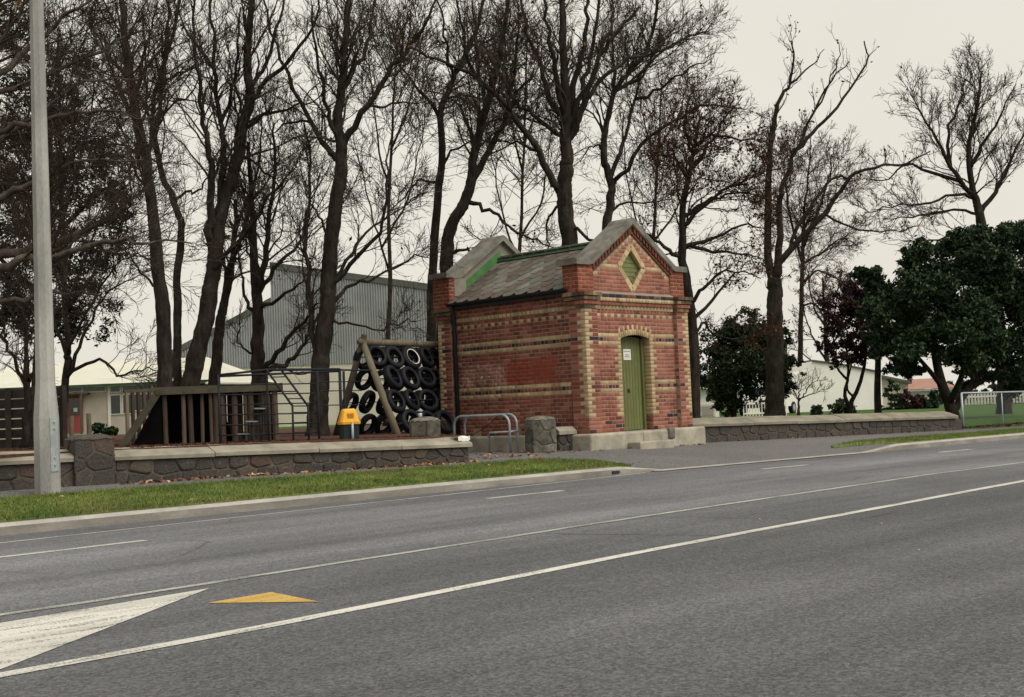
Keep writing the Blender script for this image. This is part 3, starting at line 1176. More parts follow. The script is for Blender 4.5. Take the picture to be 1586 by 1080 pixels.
def clip_iv(a, b, holes):
    iv = [(a, b)]
    for (p_, q_) in holes:
        nx = []
        for (x, y) in iv:
            if q_ <= x or p_ >= y:
                nx.append((x, y))
            else:
                if p_ > x:
                    nx.append((x, p_))
                if q_ < y:
                    nx.append((q_, y))
        iv = nx
    return iv


def red_or(i, k, s0, s1):
    if i < 4 and random.random() < 0.16:
        return 'dark'
    return 'red'


BANDY, BANDD = (10, 12, 22, 24), (11, 23)


def dk(i, k, s0, s1):
    return 'dark' if random.random() < 0.72 else 'red'


# fronts: panel between the pilasters
F_PAN = ((0, EP, 0), (1, 0, 0), 0.0)
for i in range(0, 31):
    zc = (i + 0.5) * H
    holes = []
    dj = 0.118 if i % 2 else 0.2275             # buff quoins beside the door
    if i < 24:
        holes = [(DX0, DX1)]
    if i >= 24 and i < 27:
        holes = [(DX0 - 0.05, DX1 + 0.05)]      # arch ring laid separately
    if i in BANDY:
        lay(F_PAN, i, PWF, BW - PWF, lambda *q: 'buff', holes=holes)
    elif i in BANDD:
        dh = [(DX0 - 0.1, DX1 + 0.1)]
        lay(F_PAN, i, PWF, BW - PWF, dk, header=True, holes=dh)
        for s0, s1 in ((DX0 - 0.1, DX0), (DX1, DX1 + 0.1)):
            lay(F_PAN, i, s0, s1, lambda *q: 'buff')
    elif i == 29:
        lay(F_PAN, i, PWF, BW - PWF, lambda i, k, a, b: 'buff' if k % 2 else 'red', header=True, phase=0.0)
    elif i < 4:
        lay(F_PAN, i, PWF, BW - PWF, red_or, holes=holes)
    elif i < 24:
        lay(F_PAN, i, PWF, BW - PWF, red_or, holes=[(DX0 - dj, DX1 + dj)])
        lay(F_PAN, i, DX0 - dj, DX0, lambda *q: 'buff', phase=dj + 1)
        lay(F_PAN, i, DX1, DX1 + dj, lambda *q: 'buff', phase=dj + 1)
    else:
        lay(F_PAN, i, PWF, BW - PWF, red_or, holes=holes)
# segmental arch of buff voussoirs, long and short by turns
ACX, CH = (DX0 + DX1) / 2, (DX1 - DX0) / 2
SAG = DTOP - DSPR
AR = (CH * CH + SAG * SAG) / (2 * SAG)
ACZ = DTOP - AR
A0 = math.asin(CH / AR)
NV = 15
for k in range(NV):
    a = -A0 * 1.04 + 2 * A0 * 1.04 * (k + 0.5) / NV
    hh = 0.225 if k % 2 == 0 else 0.125
    rr = AR + hh / 2 + 0.004
    brick(HO + np.array([ACX + rr * math.sin(a), EP - 0.004, ACZ + rr * math.cos(a)]), 0.0, 2 * A0 * AR / NV - 0.008, hh, 'buff', a)
    if k % 2:
        rr = AR + 0.125 + 0.055
        brick(HO + np.array([ACX + rr * math.sin(a), EP - 0.001, ACZ + rr * math.cos(a)]), 0.0, 2 * A0 * AR / NV - 0.008, 0.095, 'red', a)
# pilasters: corner quoins in buff, rest red
for (org, ax, rz, wd, flip) in (((0, 0, 0), (1, 0, 0), 0.0, PWF, False), ((BW, 0, 0), (-1, 0, 0), 0.0, PWF, True),
                                ((0, 0, 0), (0, 1, 0), -math.pi / 2, PWS, True), ((0, BD, 0), (0, -1, 0), -math.pi / 2, PWS, False)):
    for i in range(0, 31):
        longq = (i % 2 == 0) != (flip)
        q = 0.2275 if longq else 0.118
        fc = (org, ax, rz)
        if i < 4:
            lay(fc, i, 0, wd, red_or)
            continue
        lay(fc, i, 0, q, lambda *z: 'buff', phase=9)
        if i in BANDD:
            lay(fc, i, q, wd, lambda *z: 'dark', phase=9)
        else:
            lay(fc, i, q, wd, red_or, phase=9)
# reveal of the right-hand front pilaster and of the rear side pilaster
for i in range(0, 31):
    lay(((BW - PWF, 0, 0), (0, 1, 0), -math.pi / 2), i, 0.004, EP, lambda *z: 'red', phase=9)
    lay(((0, BD - PWS, 0), (1, 0, 0), 0.0), i, 0.004, EP, lambda *z: 'red', phase=9)
# door reveal on the right: buff
for i in range(0, 24):
    lay(((DX1, EP, 0), (0, 1, 0), -math.pi / 2), i, 0.0, 0.21, lambda i, k, a, b: 'buff' if i > 3 else 'red', phase=9)
# side panel
F_SIDE = ((EP, 0, 0), (0, 1, 0), -math.pi / 2)
VENTS = ((2.13, 2.38), (3.42, 3.67))
for i in range(0, 36):
    a, b = PWS, BD - PWS
    if i in BANDY:
        lay(F_SIDE, i, a, b, lambda *q: 'buff')
    elif i in BANDD:
        lay(F_SIDE, i, a, b, dk, header=True)
    elif i == 29:
        lay(F_SIDE, i, a, b, lambda i, k, x, y: 'buff' if k % 2 else 'red', header=True, phase=0.0)
    elif i == 31:
        continue
    else:
        lay(F_SIDE, i, a, b, red_or, holes=VENTS if i < 2 else ())
# dog-tooth course: bricks set at 45 degrees


def dogtooth(face, i, a, b):
    org, ax, rz = face
    n = int((b - a) / 0.121)
    mb = MB()
    nn = np.array([math.sin(rz), -math.cos(rz), 0])
    axv = np.asarray(ax, float)
    for k in range(n):
        c = HO + np.asarray(org, float) + axv * (a + (k + 0.5) * (b - a) / n) + np.array([0, 0, (i + 0.5) * H]) + nn * -0.012
        u_, w_ = (axv + nn) / math.sqrt(2), (axv - nn) / math.sqrt(2)
        mb.obox(c, u_ * 0.039, w_ * 0.039, np.array([0, 0, (H - JT) / 2]))
    o = mb.build("dogtooth_course", M_BUFF, wall)
    o["kind"] = "stuff"


dogtooth(F_PAN, 31, PWF, BW - PWF)
dogtooth(F_SIDE, 31, PWS, BD - PWS)
# projecting string course on the front
lay(F_PAN, 32, PWF, BW - PWF, lambda *q: 'red', proud=0.045)
lay(F_PAN, 33, PWF, BW - PWF, lambda *q: 'buff' if random.random() < .8 else 'soot', header=True, proud=0.075, phase=0)
lay(F_PAN, 34, PWF, BW - PWF, lambda *q: 'dark' if random.random() < .75 else 'soot', proud=0.07)
part("weathering", M_RENDER, wall, lambda m: (
    m.prism([hp(PWF, EP - 0.066, 35 * H - 0.012), hp(PWF, EP + 0.05, 35 * H + 0.075), hp(PWF, EP + 0.05, 35 * H - 0.012)], (BW - 2 * PWF, 0, 0)),
    m.box(hp(PWF, EP - 0.065, 33 * H), hp(BW - PWF, EP + 0.02, 35 * H - 0.015)),
    m.box(hp(PWF, EP - 0.034, 32 * H), hp(BW - PWF, EP + 0.02, 33 * H))))
# corbelled heads of the pilasters, three oversailing courses with drip shadows
CORB = [('soot', 0.025, 31.0, 31.8), ('red', 0.05, 32.05, 32.85), ('soot', 0.075, 33.1, 33.9), ('soot', 0.10, 34.15, 35.0)]
for (x0, x1, y0, y1, sx) in ((0, PWF, 0, PWS, -1), (BW - PWF, BW, 0, PWS, 1), (0, PWF, BD - PWS, BD, -1)):
    part("corbel_core", M_MORTAR, wall, lambda m: m.box(hp(x0 + 0.012, y0 + 0.012, 30.9 * H), hp(x1 - 0.012, y1 - 0.012, 35.0 * H)))
    for c, pr, a, b in CORB:
        lo = (x0 - pr if sx < 0 else x0 - pr * 0.6, y0 - pr, a * H)
        hi = (x1 + pr * 0.6 if sx < 0 else x1 + pr, y1 + pr, b * H)
        def blocks(m):
            nx, ny_ = 4, 4
            for ix in range(nx):
                for iy in range(ny_):
                    if 0 < ix < nx - 1 and 0 < iy < ny_ - 1:
                        continue
                    f = lambda t, a_, b_: a_ + (b_ - a_) * t
                    m.box(hp(f(ix / nx, lo[0], hi[0]) + 0.004, f(iy / ny_, lo[1], hi[1]) + 0.004, lo[2]), hp(f((ix + 1) / nx, lo[0], hi[0]) - 0.004, f((iy + 1) / ny_, lo[1], hi[1]) - 0.004, hi[2]))
        o = part("corbel_course", M_SOOT if c == 'soot' else M_RED, wall, blocks)
        o["kind"] = "stuff"
# gable shoulders above the corbels
GY = 0.14
ZB0, ZB1 = 35 * H, 3.60
for (x0, x1, y0, y1) in ((-0.04, 0.46, GY - 0.035, 0.56), (BW - 0.46, BW + 0.04, GY - 0.035, 0.56), (-0.04, 0.46, BD - 0.50, BD + 0.08)):
    part("shoulder_core", M_MORTAR, wall, lambda m: m.box(hp(x0 + REC, y0 + REC, ZB0), hp(x1 - REC, y1 - REC, ZB1)))
    for k in range(7):
        z = ZB0 + k * (ZB1 - ZB0) / 7
        lay(((x0, y0, 0), (1, 0, 0), 0.0), 0, 0, x1 - x0, lambda *q: 'redp', zoff=z, phase=(0.114 if k % 2 else 0))
        lay(((x0, y0, 0), (0, 1, 0), -math.pi / 2), 0, 0, y1 - y0, lambda *q: 'redp', zoff=z, phase=(0.114 if k % 2 == 0 else 0))
# gable triangle
RAKE = (4.60 - 3.60) / (BW / 2 - 0.335)            # rise of the coping underside
rake_z = lambda x: 3.60 + RAKE * (min(x, BW - x) - 0.335)
GZ0 = 35 * H + 0.06
DCX, DCZ, DWO, DHO, DWI, DHI = 1.818, 3.625, 0.50, 0.605, 0.375, 0.40      # diamond: outer and inner half diagonals
gable_poly = [np.array(q) for q in ((0.4, 2.95), (BW - 0.4, 2.95), (BW - 0.4, rake_z(0.4)), (BW / 2, rake_z(BW / 2)), (0.4, rake_z(0.4)))]
edges = []
for sx, sz in ((1, 1), (1, -1), (-1, -1), (-1, 1)):
    nn_ = np.array([sx / DWI, sz / DHI])
    edges.append((np.array([DCX + sx * DWI, DCZ]), nn_ / np.linalg.norm(nn_)))


def gable_core(m):
    """gable wall with a diamond opening: the outline cut into convex pieces round the hole"""
    for i, (p_, n_) in enumerate(edges):
        poly = clip_half(list(gable_poly), p_, -n_)
        for (p2, n2) in edges[:i]:
            poly = clip_half(poly, p2, n2)
        if len(poly) > 2:
            m.prism([hp(x, GY + REC, z) for x, z in poly], (0, 0.36, 0))


part("gable", M_MORTAR, wall, gable_core)
F_GAB = ((0, GY, 0), (1, 0, 0), 0.0)
for k in range(0, 19):
    zc = GZ0 + (k + 0.5) * H
    xl = 0.335 + (zc + 0.05 + 0.16 - 3.60) / RAKE if zc + 0.21 > 3.60 else 0.335
    xl = max(xl, 0.47)
    if xl > BW / 2 - 0.05:
        break
    t = 1 - abs(zc - DCZ) / DHO
    holes = [(DCX - DWO * t, DCX + DWO * t)] if t > 0 else []
    band = abs(zc - DCZ) < H * 0.75
    edge = 0.12

    def rule(i, kk, s0, s1, xl=xl, band=band, k=k):
        if band:
            return 'buff'
        mid = (s0 + s1) / 2
        if k > 3 and (s1 <= xl + 0.1705 or s0 >= BW - xl - 0.1705):
            return 'buff'
        return 'red'
    cutl = [(xl + 0.115, xl + 0.1151)] if k > 4 else []
    lay(F_GAB, 0, xl, BW - xl, rule, zoff=GZ0 + k * H, holes=holes + ([(xl + 0.17, xl + 0.171), (BW - xl - 0.171, BW - xl - 0.17)] if k > 3 else []), phase=(0.114 if k % 2 else 0))
# buff frame of the diamond: bricks along each side
for (sx, sz) in ((1, 1), (1, -1), (-1, 1), (-1, -1)):
    pa = np.array([DCX + sx * (DWO + DWI) / 2, DCZ])
    pb = np.array([DCX, DCZ + sz * (DHO + DHI) / 2])
    L = np.linalg.norm(pb - pa)
    ang = math.atan2((pb - pa)[0], (pb - pa)[1])
    for j in range(4):
        c = pa + (pb - pa) * (j + 0.5) / 4
        brick(HO + np.array([c[0], GY - 0.006, c[1]]), 0.0, 0.118, L / 4 - 0.008, 'buff', ang)
vent = part("diamond_vent", M_DOOR, wall, lambda m: m.prism([hp(DCX - DWI - .02, GY + 0.13, DCZ), hp(DCX, GY + 0.13, DCZ - DHI - .02), hp(DCX + DWI + .02, GY + 0.13, DCZ), hp(DCX, GY + 0.13, DCZ + DHI + .02)], (0, -0.02, 0)))
for k in range(8):
    zc = DCZ - DHI + (k + 0.5) * 2 * DHI / 8
    hw = DWI * (1 - abs(zc - DCZ) / DHI) - 0.01
    if hw > 0.03:
        part("louvre", M_DOOR, vent, lambda m: m.obox(hp(DCX, GY + 0.10, zc), (hw, 0, 0), (0, 0.008, -0.008), (0, 0.004, 0.045)))
for (sx, sz) in ((1, 1), (1, -1), (-1, 1), (-1, -1)):
    def lining(m, sx=sx, sz=sz):
        a, b = np.array([DCX + sx * DWI, DCZ]), np.array([DCX, DCZ + sz * DHI])
        n_ = np.array([sx / DWI, sz / DHI])
        n_ = n_ / np.linalg.norm(n_) * 0.006
        m.prism([hp(a[0] - n_[0], GY + 0.002, a[1] - n_[1]), hp(b[0] - n_[0], GY + 0.002, b[1] - n_[1]), hp(b[0] + n_[0], GY + 0.002, b[1] + n_[1]), hp(a[0] + n_[0], GY + 0.002, a[1] + n_[1])], (0, 0.11, 0))
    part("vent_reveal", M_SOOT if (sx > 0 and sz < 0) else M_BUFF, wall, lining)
# rake corbels: red roll, dentils, then the coping
for sgn in (1, -1):
    def X(x):
        return x if sgn > 0 else BW - x

    def band(m, d0, d1, pr, xa=0.40):
        """strip below the rake between offsets d0<d1 (measured down), projecting pr"""
        xb = BW / 2
        P = [(xa, rake_z(xa) - d0), (xb, rake_z(xb) - d0), (xb, rake_z(xb) - d1), (xa, rake_z(xa) - d1)]
        m.prism([hp(X(x), GY + 0.01, z) for x, z in P], (0, -0.01 - pr, 0))
    part("rake_moulding", M_RAKE, wall, lambda m: band(m, 0.155, 0.215, 0.035))
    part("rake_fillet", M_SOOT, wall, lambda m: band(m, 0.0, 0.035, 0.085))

    def dent(m):
        n = 13
        for k in range(n):
            x0 = 0.44 + (BW / 2 - 0.47) * k / n
            x1 = x0 + 0.062
            m.prism([hp(X(x0), GY + 0.01, rake_z(x0) - 0.036), hp(X(x1), GY + 0.01, rake_z(x1) - 0.036), hp(X(x1), GY + 0.01, rake_z(x1) - 0.15), hp(X(x0), GY + 0.01, rake_z(x0) - 0.15)], (0, -0.075, 0))
    o = part("rake_dentils", M_RAKE, wall, dent)
    o["kind"] = "stuff"


def coping(yc0, yc1, dz, label):
    """stone coping: flat over the shoulders, raking to a rounded apex"""
    th = 0.125
    top, bot = [], []
    xs = [-0.13, 0.30] + list(np.linspace(0.36, BW / 2 - 0.22, 5))
    lowz = lambda x: 3.60 if x <= 0.335 else rake_z(x)
    for x in xs:
        bot.append((x, lowz(x)))
        top.append((x, lowz(x) + (th if x <= 0.31 else th * 1.15)))
    apz = rake_z(BW / 2)
    bot += [(BW / 2, apz)]
    rt = []
    for a in np.linspace(-1, 1, 9):
        rt.append((BW / 2 + a * 0.21, apz + 0.135 - 0.125 * (abs(a) ** 1.8) * 1.0 + 0.0))
    L = top + rt + [(BW - x, z) for x, z in top[::-1]]
    Lb = bot + [(BW - x, z) for x, z in bot[:-1][::-1]]
    o = part("coping", M_COPING, house, lambda m: [
        m.prism([hp(x, yc0, z + dz) for x, z in (seg)], (0, yc1 - yc0, 0)) for seg in coping_segments(L, Lb)])
    return o


def coping_segments(top, bot):
    """cut the coping outline into convex slices so that it fills properly"""
    xs = sorted(set([round(x, 4) for x, _ in top] + [round(x, 4) for x, _ in bot]))
    ti = lambda x: float(np.interp(x, [q[0] for q in top], [q[1] for q in top]))
    bi = lambda x: float(np.interp(x, [q[0] for q in bot], [q[1] for q in bot]))
    return [[(a, bi(a)), (b, bi(b)), (b, ti(b)), (a, ti(a))] for a, b in zip(xs[:-1], xs[1:])]


cp = coping(GY - 0.095, 0.62, 0.0, "front")
part("lead_flashing", M_RENDER, house, lambda m: m.box(hp(0.4, 0.5, 3.0), hp(BW - 0.4, 0.52, 3.5)))
cpb = coping(BD - 0.52, BD + 0.14, 0.13, "rear")
# rear gable: rendered inside face above the roof
part("rear_gable", M_RENDER, house, lambda m: m.prism([hp(0.1, BD - 0.40, 2.95), hp(BW - 0.1, BD - 0.40, 2.95), hp(BW - 0.1, BD - 0.40, 3.74), hp(BW - 0.335, BD - 0.40, 3.74), hp(BW / 2, BD - 0.40, rake_z(BW / 2) + 0.14), hp(0.335, BD - 0.40, 3.74), hp(0.1, BD - 0.40, 3.74)], (0, 0.36, 0)))
part("rear_shoulder_render", M_RENDER, house, lambda m: m.box(hp(0.12, BD - 0.512, 3.30), hp(0.50, BD - 0.40, 3.73)))
part("shoulder_pad", M_REDP, house, lambda m: (m.box(hp(-0.033, BD - 0.493, ZB1), hp(0.452, BD + 0.073, ZB1 + 0.13))))

# plinth, door step
pl = part("plinth", M_PLINTH, house, lambda m: (
    m.box(hp(-0.20, -0.20, -0.55), hp(1.55, PWS, -0.003)),
    m.box(hp(1.55, -0.20, -0.55), hp(2.52, 0.5, -0.006)),
    m.box(hp(2.52, -0.24, -0.55), hp(BW + 0.16, PWS, 0.012)),
    m.box(hp(-0.02, PWS, -0.55), hp(0.4, BD + 0.05, -0.004)),
    m.box(hp(0.4, PWS, -0.55), hp(BW - 0.0, BD + 0.05, -0.02))))
bevel(pl, 0.05, 3)
st = part("door_step", M_PLINTH, house, lambda m: m.box(hp(0.98, -0.55, -0.55), hp(2.16, -0.202, -0.225)))
bevel(st, 0.025, 2)
hbox("step_block", M_COPING, (2.40, -0.262, -0.21), (2.60, -0.15, 0.03), None, 0.03)
for a, b in VENTS:
    hbox("air_vent", M_BLACK, (EP + 0.006, a + 0.015, 0.002), (EP + 0.03, b - 0.015, 2 * H - 0.012))

# door
door = part("door", M_TIMSHADE, house, lambda m: m.box(hp(DX0 + 0.005, 0.36, 0.0), hp(DX1 - 0.005, 0.40, DTOP + 0.02)))
npl = 9
for k in range(npl):
    x0 = DX0 + 0.01 + (DX1 - DX0 - 0.10) * k / npl
    x1 = DX0 + 0.01 + (DX1 - DX0 - 0.10) * (k + 1) / npl - 0.006
    o = part("plank", M_DOOR, door, lambda m: m.box(hp(x0, 0.335 + random.uniform(0, .003), 0.015), hp(x1, 0.36, DTOP - 0.02 - 0.09 * abs((x0 + x1) / 2 - ACX) ** 1.5)))
    bevel(o, 0.005, 1)
hbox("door_stop", M_DOOR, (DX1 - 0.085, 0.29, 0.0), (DX1 - 0.008, 0.358, 2.04), door)
hbox("threshold", M_COPING, (DX0 + 0.01, 0.14, -0.005), (DX1 - 0.01, 0.33, 0.008), door)
lk = hbox("lock", M_BLACK, (1.71, 0.318, 0.86), (1.79, 0.334, 0.93), door, 0.006)
hbox("lock_shackle", M_RUST, (1.735, 0.305, 0.84), (1.765, 0.3175, 0.90), door, 0.004)
nt_ = thing("paper_notice", hp(1.745, 0.33, 1.58), "white paper notice with grey print fixed to the green door", "notice")
part("sheet", M_PAPER, nt_, lambda m: m.box(hp(1.615, 0.3285, 1.575), hp(1.875, 0.3335, 1.815)))


def print_rows(m):
    rr = random.Random(3)
    for zc, hh, x0, x1 in ((1.765, 0.026, 1.635, 1.855), (1.69, 0.024, 1.675, 1.815), (1.655, 0.024, 1.655, 1.835), (1.62, 0.012, 1.64, 1.85)):
        x = x0
        while x < x1:
            w = rr.uniform(0.007, 0.02)
            m.box(hp(x, 0.3272, zc - hh / 2), hp(min(x + w, x1), 0.3284, zc + hh / 2 * rr.uniform(0.5, 1)))
            x += w + rr.uniform(0.004, 0.008)


part("print", M_INK, nt_, print_rows)["kind"] = "stuff"
# lintel shade and lining of the opening
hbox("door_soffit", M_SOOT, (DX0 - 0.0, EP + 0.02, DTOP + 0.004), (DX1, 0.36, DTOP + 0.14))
hbox("door_lining", M_MORTAR, (DX1 + 0.008, EP + 0.02, 0.0), (DX1 + 0.03, 0.36, DTOP + 0.0))

# roof
RZ0, RX0, RZ1 = 3.10, -0.06, 4.235
RY0, RY1 = 0.52, BD - 0.40
sl = np.array([BW / 2 - RX0, 0, RZ1 - RZ0])
SLEN = np.linalg.norm(sl)
sl /= SLEN
sn = np.array([-sl[2], 0, sl[0]])
roof = part("roof", M_BLACK, house, lambda m: (
    m.prism([hp(RX0 + .02, RY0, RZ0 - 0.03), hp(BW / 2, RY0, RZ1 - 0.03), hp(BW / 2, RY0, RZ1 - 0.10), hp(RX0 + .1, RY0, RZ0 - 0.10)], (0, RY1 - RY0, 0)),
    m.prism([hp(BW - RX0 - .02, RY0, RZ0 - 0.03), hp(BW / 2, RY0, RZ1 - 0.03), hp(BW / 2, RY0, RZ1 - 0.10), hp(BW - RX0 - .1, RY0, RZ0 - 0.10)], (0, RY1 - RY0, 0))))
NR, SW = 8, 0.385
EXP = SLEN / NR
slate_cache = {}
for side in (1, -1):
    for r in range(NR):
        n0 = -1 if r % 2 else 0
        y = RY0 + (0 if r % 2 == 0 else -SW / 2)
        while y < RY1:
            y0, y1 = max(y, RY0), min(y + SW, RY1)
            if y1 - y0 > 0.05:
                key = round(y1 - y0, 3)
                if key not in slate_cache:
                    w = (y1 - y0) / 2 - 0.011
                    ch = min(0.11, w * 0.6)
                    ln = EXP * 1.62
                    pts = [(-w + ch, 0), (w - ch, 0), (w, 0.15), (w, ln), (-w, ln), (-w, 0.15)]
                    mb = MB()
                    mb.add([(a, b, 0.0) for a, b in pts] + [(a, b, -0.014) for a, b in pts],
                           [tuple(range(6)), tuple(range(11, 5, -1))] + [(i, 6 + i, 6 + (i + 1) % 6, (i + 1) % 6) for i in range(6)])
                    tmp = mb.build("slate", M_SLATE)
                    slate_cache[key] = tmp.data
                    bpy.data.objects.remove(tmp)
                o = link(bpy.data.objects.new("slate", slate_cache[key]))
                base = np.array(hp(RX0 if side > 0 else BW - RX0, (y0 + y1) / 2, RZ0))
                up = np.array([sl[0] * side, 0, sl[2]])
                nrm = np.array([sn[0] * side, 0, sn[2]])
                tilt = 0.032 + random.uniform(-0.006, 0.010)
                upt = up * math.cos(tilt) - nrm * math.sin(tilt)
                nrt = nrm * math.cos(tilt) + up * math.sin(tilt)
                wdt = np.cross(upt, nrt)
                sk = random.uniform(-0.012, 0.012)
                pos = base + up * (r * EXP - 0.03 + random.uniform(-0.012, 0.012)) + nrm * 0.026
                mw = Matrix(((wdt[0], upt[0], nrt[0], pos[0]), (wdt[1], upt[1], nrt[1], pos[1]), (wdt[2], upt[2], nrt[2], pos[2]), (0, 0, 0, 1)))
                o.parent = roof
                o_ = off(roof)
                o.matrix_local = Matrix.Translation((-o_[0], -o_[1], -o_[2])) @ mw @ Matrix.Rotation(sk, 4, 'Z')
            y += SW
ridge = part("ridge_cap", M_DKGREEN, house, lambda m: (
    m.prism([hp(BW / 2 - 0.15, RY0, RZ1 - 0.035), hp(BW / 2 - 0.05, RY0, RZ1 + 0.075), hp(BW / 2 + 0.05, RY0, RZ1 + 0.075), hp(BW / 2 + 0.15, RY0, RZ1 - 0.035)], (0, RY1 - RY0, 0)),))
part("ridge_roll", M_DKGREEN, house, lambda m: m.tube([hp(BW / 2, RY0, RZ1 + 0.085), hp(BW / 2, RY1, RZ1 + 0.085)], 0.035, 10), True)
# green flashing up the rear gable, eaves gutter, downpipe, overflow pipe
part("rake_flashing", M_GREEN, house, lambda m: m.prism([hp(RX0 + 0.04, RY1 - 0.012, RZ0 + 0.02), hp(BW / 2, RY1 - 0.012, RZ1 + 0.03), hp(BW / 2, RY1 - 0.012, RZ1 + 0.27), hp(RX0 + 0.06, RY1 - 0.012, RZ0 + 0.19)], (0, 0.010, 0)))


def gutter(m):
    pr = [(0.055 * math.cos(a), 0.055 * math.sin(a)) for a in np.linspace(math.pi, 2 * math.pi, 8)]
    y0, y1 = PWS - 0.03, BD - PWS + 0.02
    c = (-0.06, RZ0 - 0.0)
    V = [hp(c[0] + a, y, c[1] + b) for y in (y0, y1) for a, b in pr]
    m.add(V, [(i, i + 1, 8 + i + 1, 8 + i) for i in range(7)] + [tuple(range(8)), tuple(range(15, 7, -1))])
    m.box(hp(-0.125, y0, RZ0 - 0.002), hp(-0.113, y1, RZ0 + 0.012))
    m.box(hp(0.0, y0, RZ0 - 0.13), hp(0.03, y1, RZ0 - 0.002))


part("gutter", M_BLACK, house, gutter)
part("downpipe", M_BLACK, house, lambda m: (m.tube([hp(-0.07, BD - PWS - 0.09, RZ0 - 0.05), hp(-0.02, BD - PWS - 0.09, RZ0 - 0.16), hp(0.045, BD - PWS - 0.085, RZ0 - 0.3), hp(0.045, BD - PWS - 0.085, -0.02)], 0.05, 10)), True)
part("overflow_pipe", M_RUST, house, lambda m: m.tube([hp(0.07, PWS + 0.05, 1.17), hp(0.07, PWS + 0.05, 0.2), hp(0.07, PWS + 0.05, -0.05)], 0.028, 8), True)

# the bricks themselves: the 300 that show largest are pieces of their own, the rest one mesh of real bricks
CM = {'red': M_RED, 'buff': M_BUFF, 'dark': M_DARK, 'soot': M_SOOT, 'redp': M_REDP}
CK = list(CM)


def brick_verts(l, h, dp=0.05, ch=0.004):
    a, b = l / 2, h / 2
    return np.array([(-a, dp, -b), (a, dp, -b), (a, dp, b), (-a, dp, b),
                     (-a, ch, -b), (a, ch, -b), (a, ch, b), (-a, ch, b),
                     (-a + ch, 0, -b + ch), (a - ch, 0, -b + ch), (a - ch, 0, b - ch), (-a + ch, 0, b - ch)])


BF = [(8, 9, 10, 11)] + [(4 + i, 4 + (i + 1) % 4, 8 + (i + 1) % 4, 8 + i) for i in range(4)] + [(i, (i + 1) % 4, 4 + (i + 1) % 4, 4 + i) for i in range(4)]


def brick_px(b):
    P, rz, roll, l, h, c = b
    ax = np.array([math.cos(rz), math.sin(rz), 0]) * l / 2
    p0, p1 = project(P - ax), project(P + ax)
    d = depth_of(P)
    return abs(p1[0] - p0[0]) * h / d


order = sorted(range(len(BRICKS)), key=lambda i: -brick_px(BRICKS[i]))
single = set(order[:300])
bcache = {}
rest = {k: ([], []) for k in CK}
wo = off(wall)
for i, (P, rz, roll, l, h, c) in enumerate(BRICKS):
    Rz = Matrix.Rotation(rz, 4, 'Z') @ Matrix.Rotation(roll, 4, 'Y')
    if i in single:
        key = (c, round(l, 3), round(h, 3))
        if key not in bcache:
            me = bpy.data.meshes.new("brick")
            me.from_pydata([tuple(q) for q in brick_verts(l, h)], [], BF)
            me.materials.append(CM[c])
            bcache[key] = me
        o = link(bpy.data.objects.new("brick", bcache[key]))
        o.parent = wall
        o.matrix_local = Matrix.Translation(tuple(P - wo)) @ Rz
    else:
        V, F = rest[c]
        n0 = len(V) * 12
        R3 = np.array(Rz.to_3x3())
        V.append(brick_verts(l, h) @ R3.T + P)
        F.append(np.array(BF) + n0)
for c in CK:
    V, F = rest[c]
    if V:
        o = raw_mesh("bricks", np.concatenate(V), np.concatenate(F), CM[c], wall)
        o["kind"] = "stuff"

# ------------------------------------------------------------------ concrete pole at the kerbside
PX, PY = 7.92, 16.92
pz = 0.28
pole = thing("utility_pole", (PX, PY, pz), "tall pale concrete pole with thick base standing on the footpath", "pole")
POLY_ROT = math.radians(22.5 + 10)


def octa(m, z0, r0, z1, r1, n=8, steps=1):
    for s in range(steps):
        a, b = s / steps, (s + 1) / steps
        V = []
        for t in (a, b):
            z, r = z0 + (z1 - z0) * t, r0 + (r1 - r0) * t
            V += [(PX + r * math.cos(POLY_ROT + 2 * math.pi * k / n), PY + r * math.sin(POLY_ROT + 2 * math.pi * k / n), z) for k in range(n)]
        m.add(V, [(k, (k + 1) % n, n + (k + 1) % n, n + k) for k in range(n)] + ([tuple(range(2 * n - 1, n - 1, -1))[::-1]] if s == steps - 1 else []))


part("base", M_POLE, pole, lambda m: (octa(m, pz - 0.3, 0.178, pz + 1.02, 0.172), octa(m, pz + 1.02, 0.172, pz + 1.52, 0.133)))
part("shaft", M_POLE, pole, lambda m: octa(m, pz + 1.5, 0.1325, pz + 9.5, 0.078, 8, 6))
# galvanised cover plate on the road-facing flat
best = max(range(8), key=lambda k: np.dot([math.cos(POLY_ROT + 2 * math.pi * (k + .5) / 8), math.sin(POLY_ROT + 2 * math.pi * (k + .5) / 8)], [0.05, -1.0]))
pa_ = POLY_ROT + 2 * math.pi * (best + .5) / 8
pn = np.array([math.cos(pa_), math.sin(pa_), 0])
ps = np.array([-pn[1], pn[0], 0])
rf = 0.174 * math.cos(math.pi / 8)
plate = part("cover_plate", M_GALV, pole, lambda m: m.obox(np.array([PX, PY, pz + 0.66]) + pn * (rf + 0.006), ps * 0.062, pn * 0.006, np.array([0, 0, 0.37])))
for zz in (0.38, 0.48, 0.88, 0.97):
    part("bolt", M_GALV, plate, lambda m: m.tube([np.array([PX, PY, pz + zz]) + pn * (rf + 0.01), np.array([PX, PY, pz + zz]) + pn * (rf + 0.03)], 0.014, 8))

# ------------------------------------------------------------------ hoops, chain, litter by the house


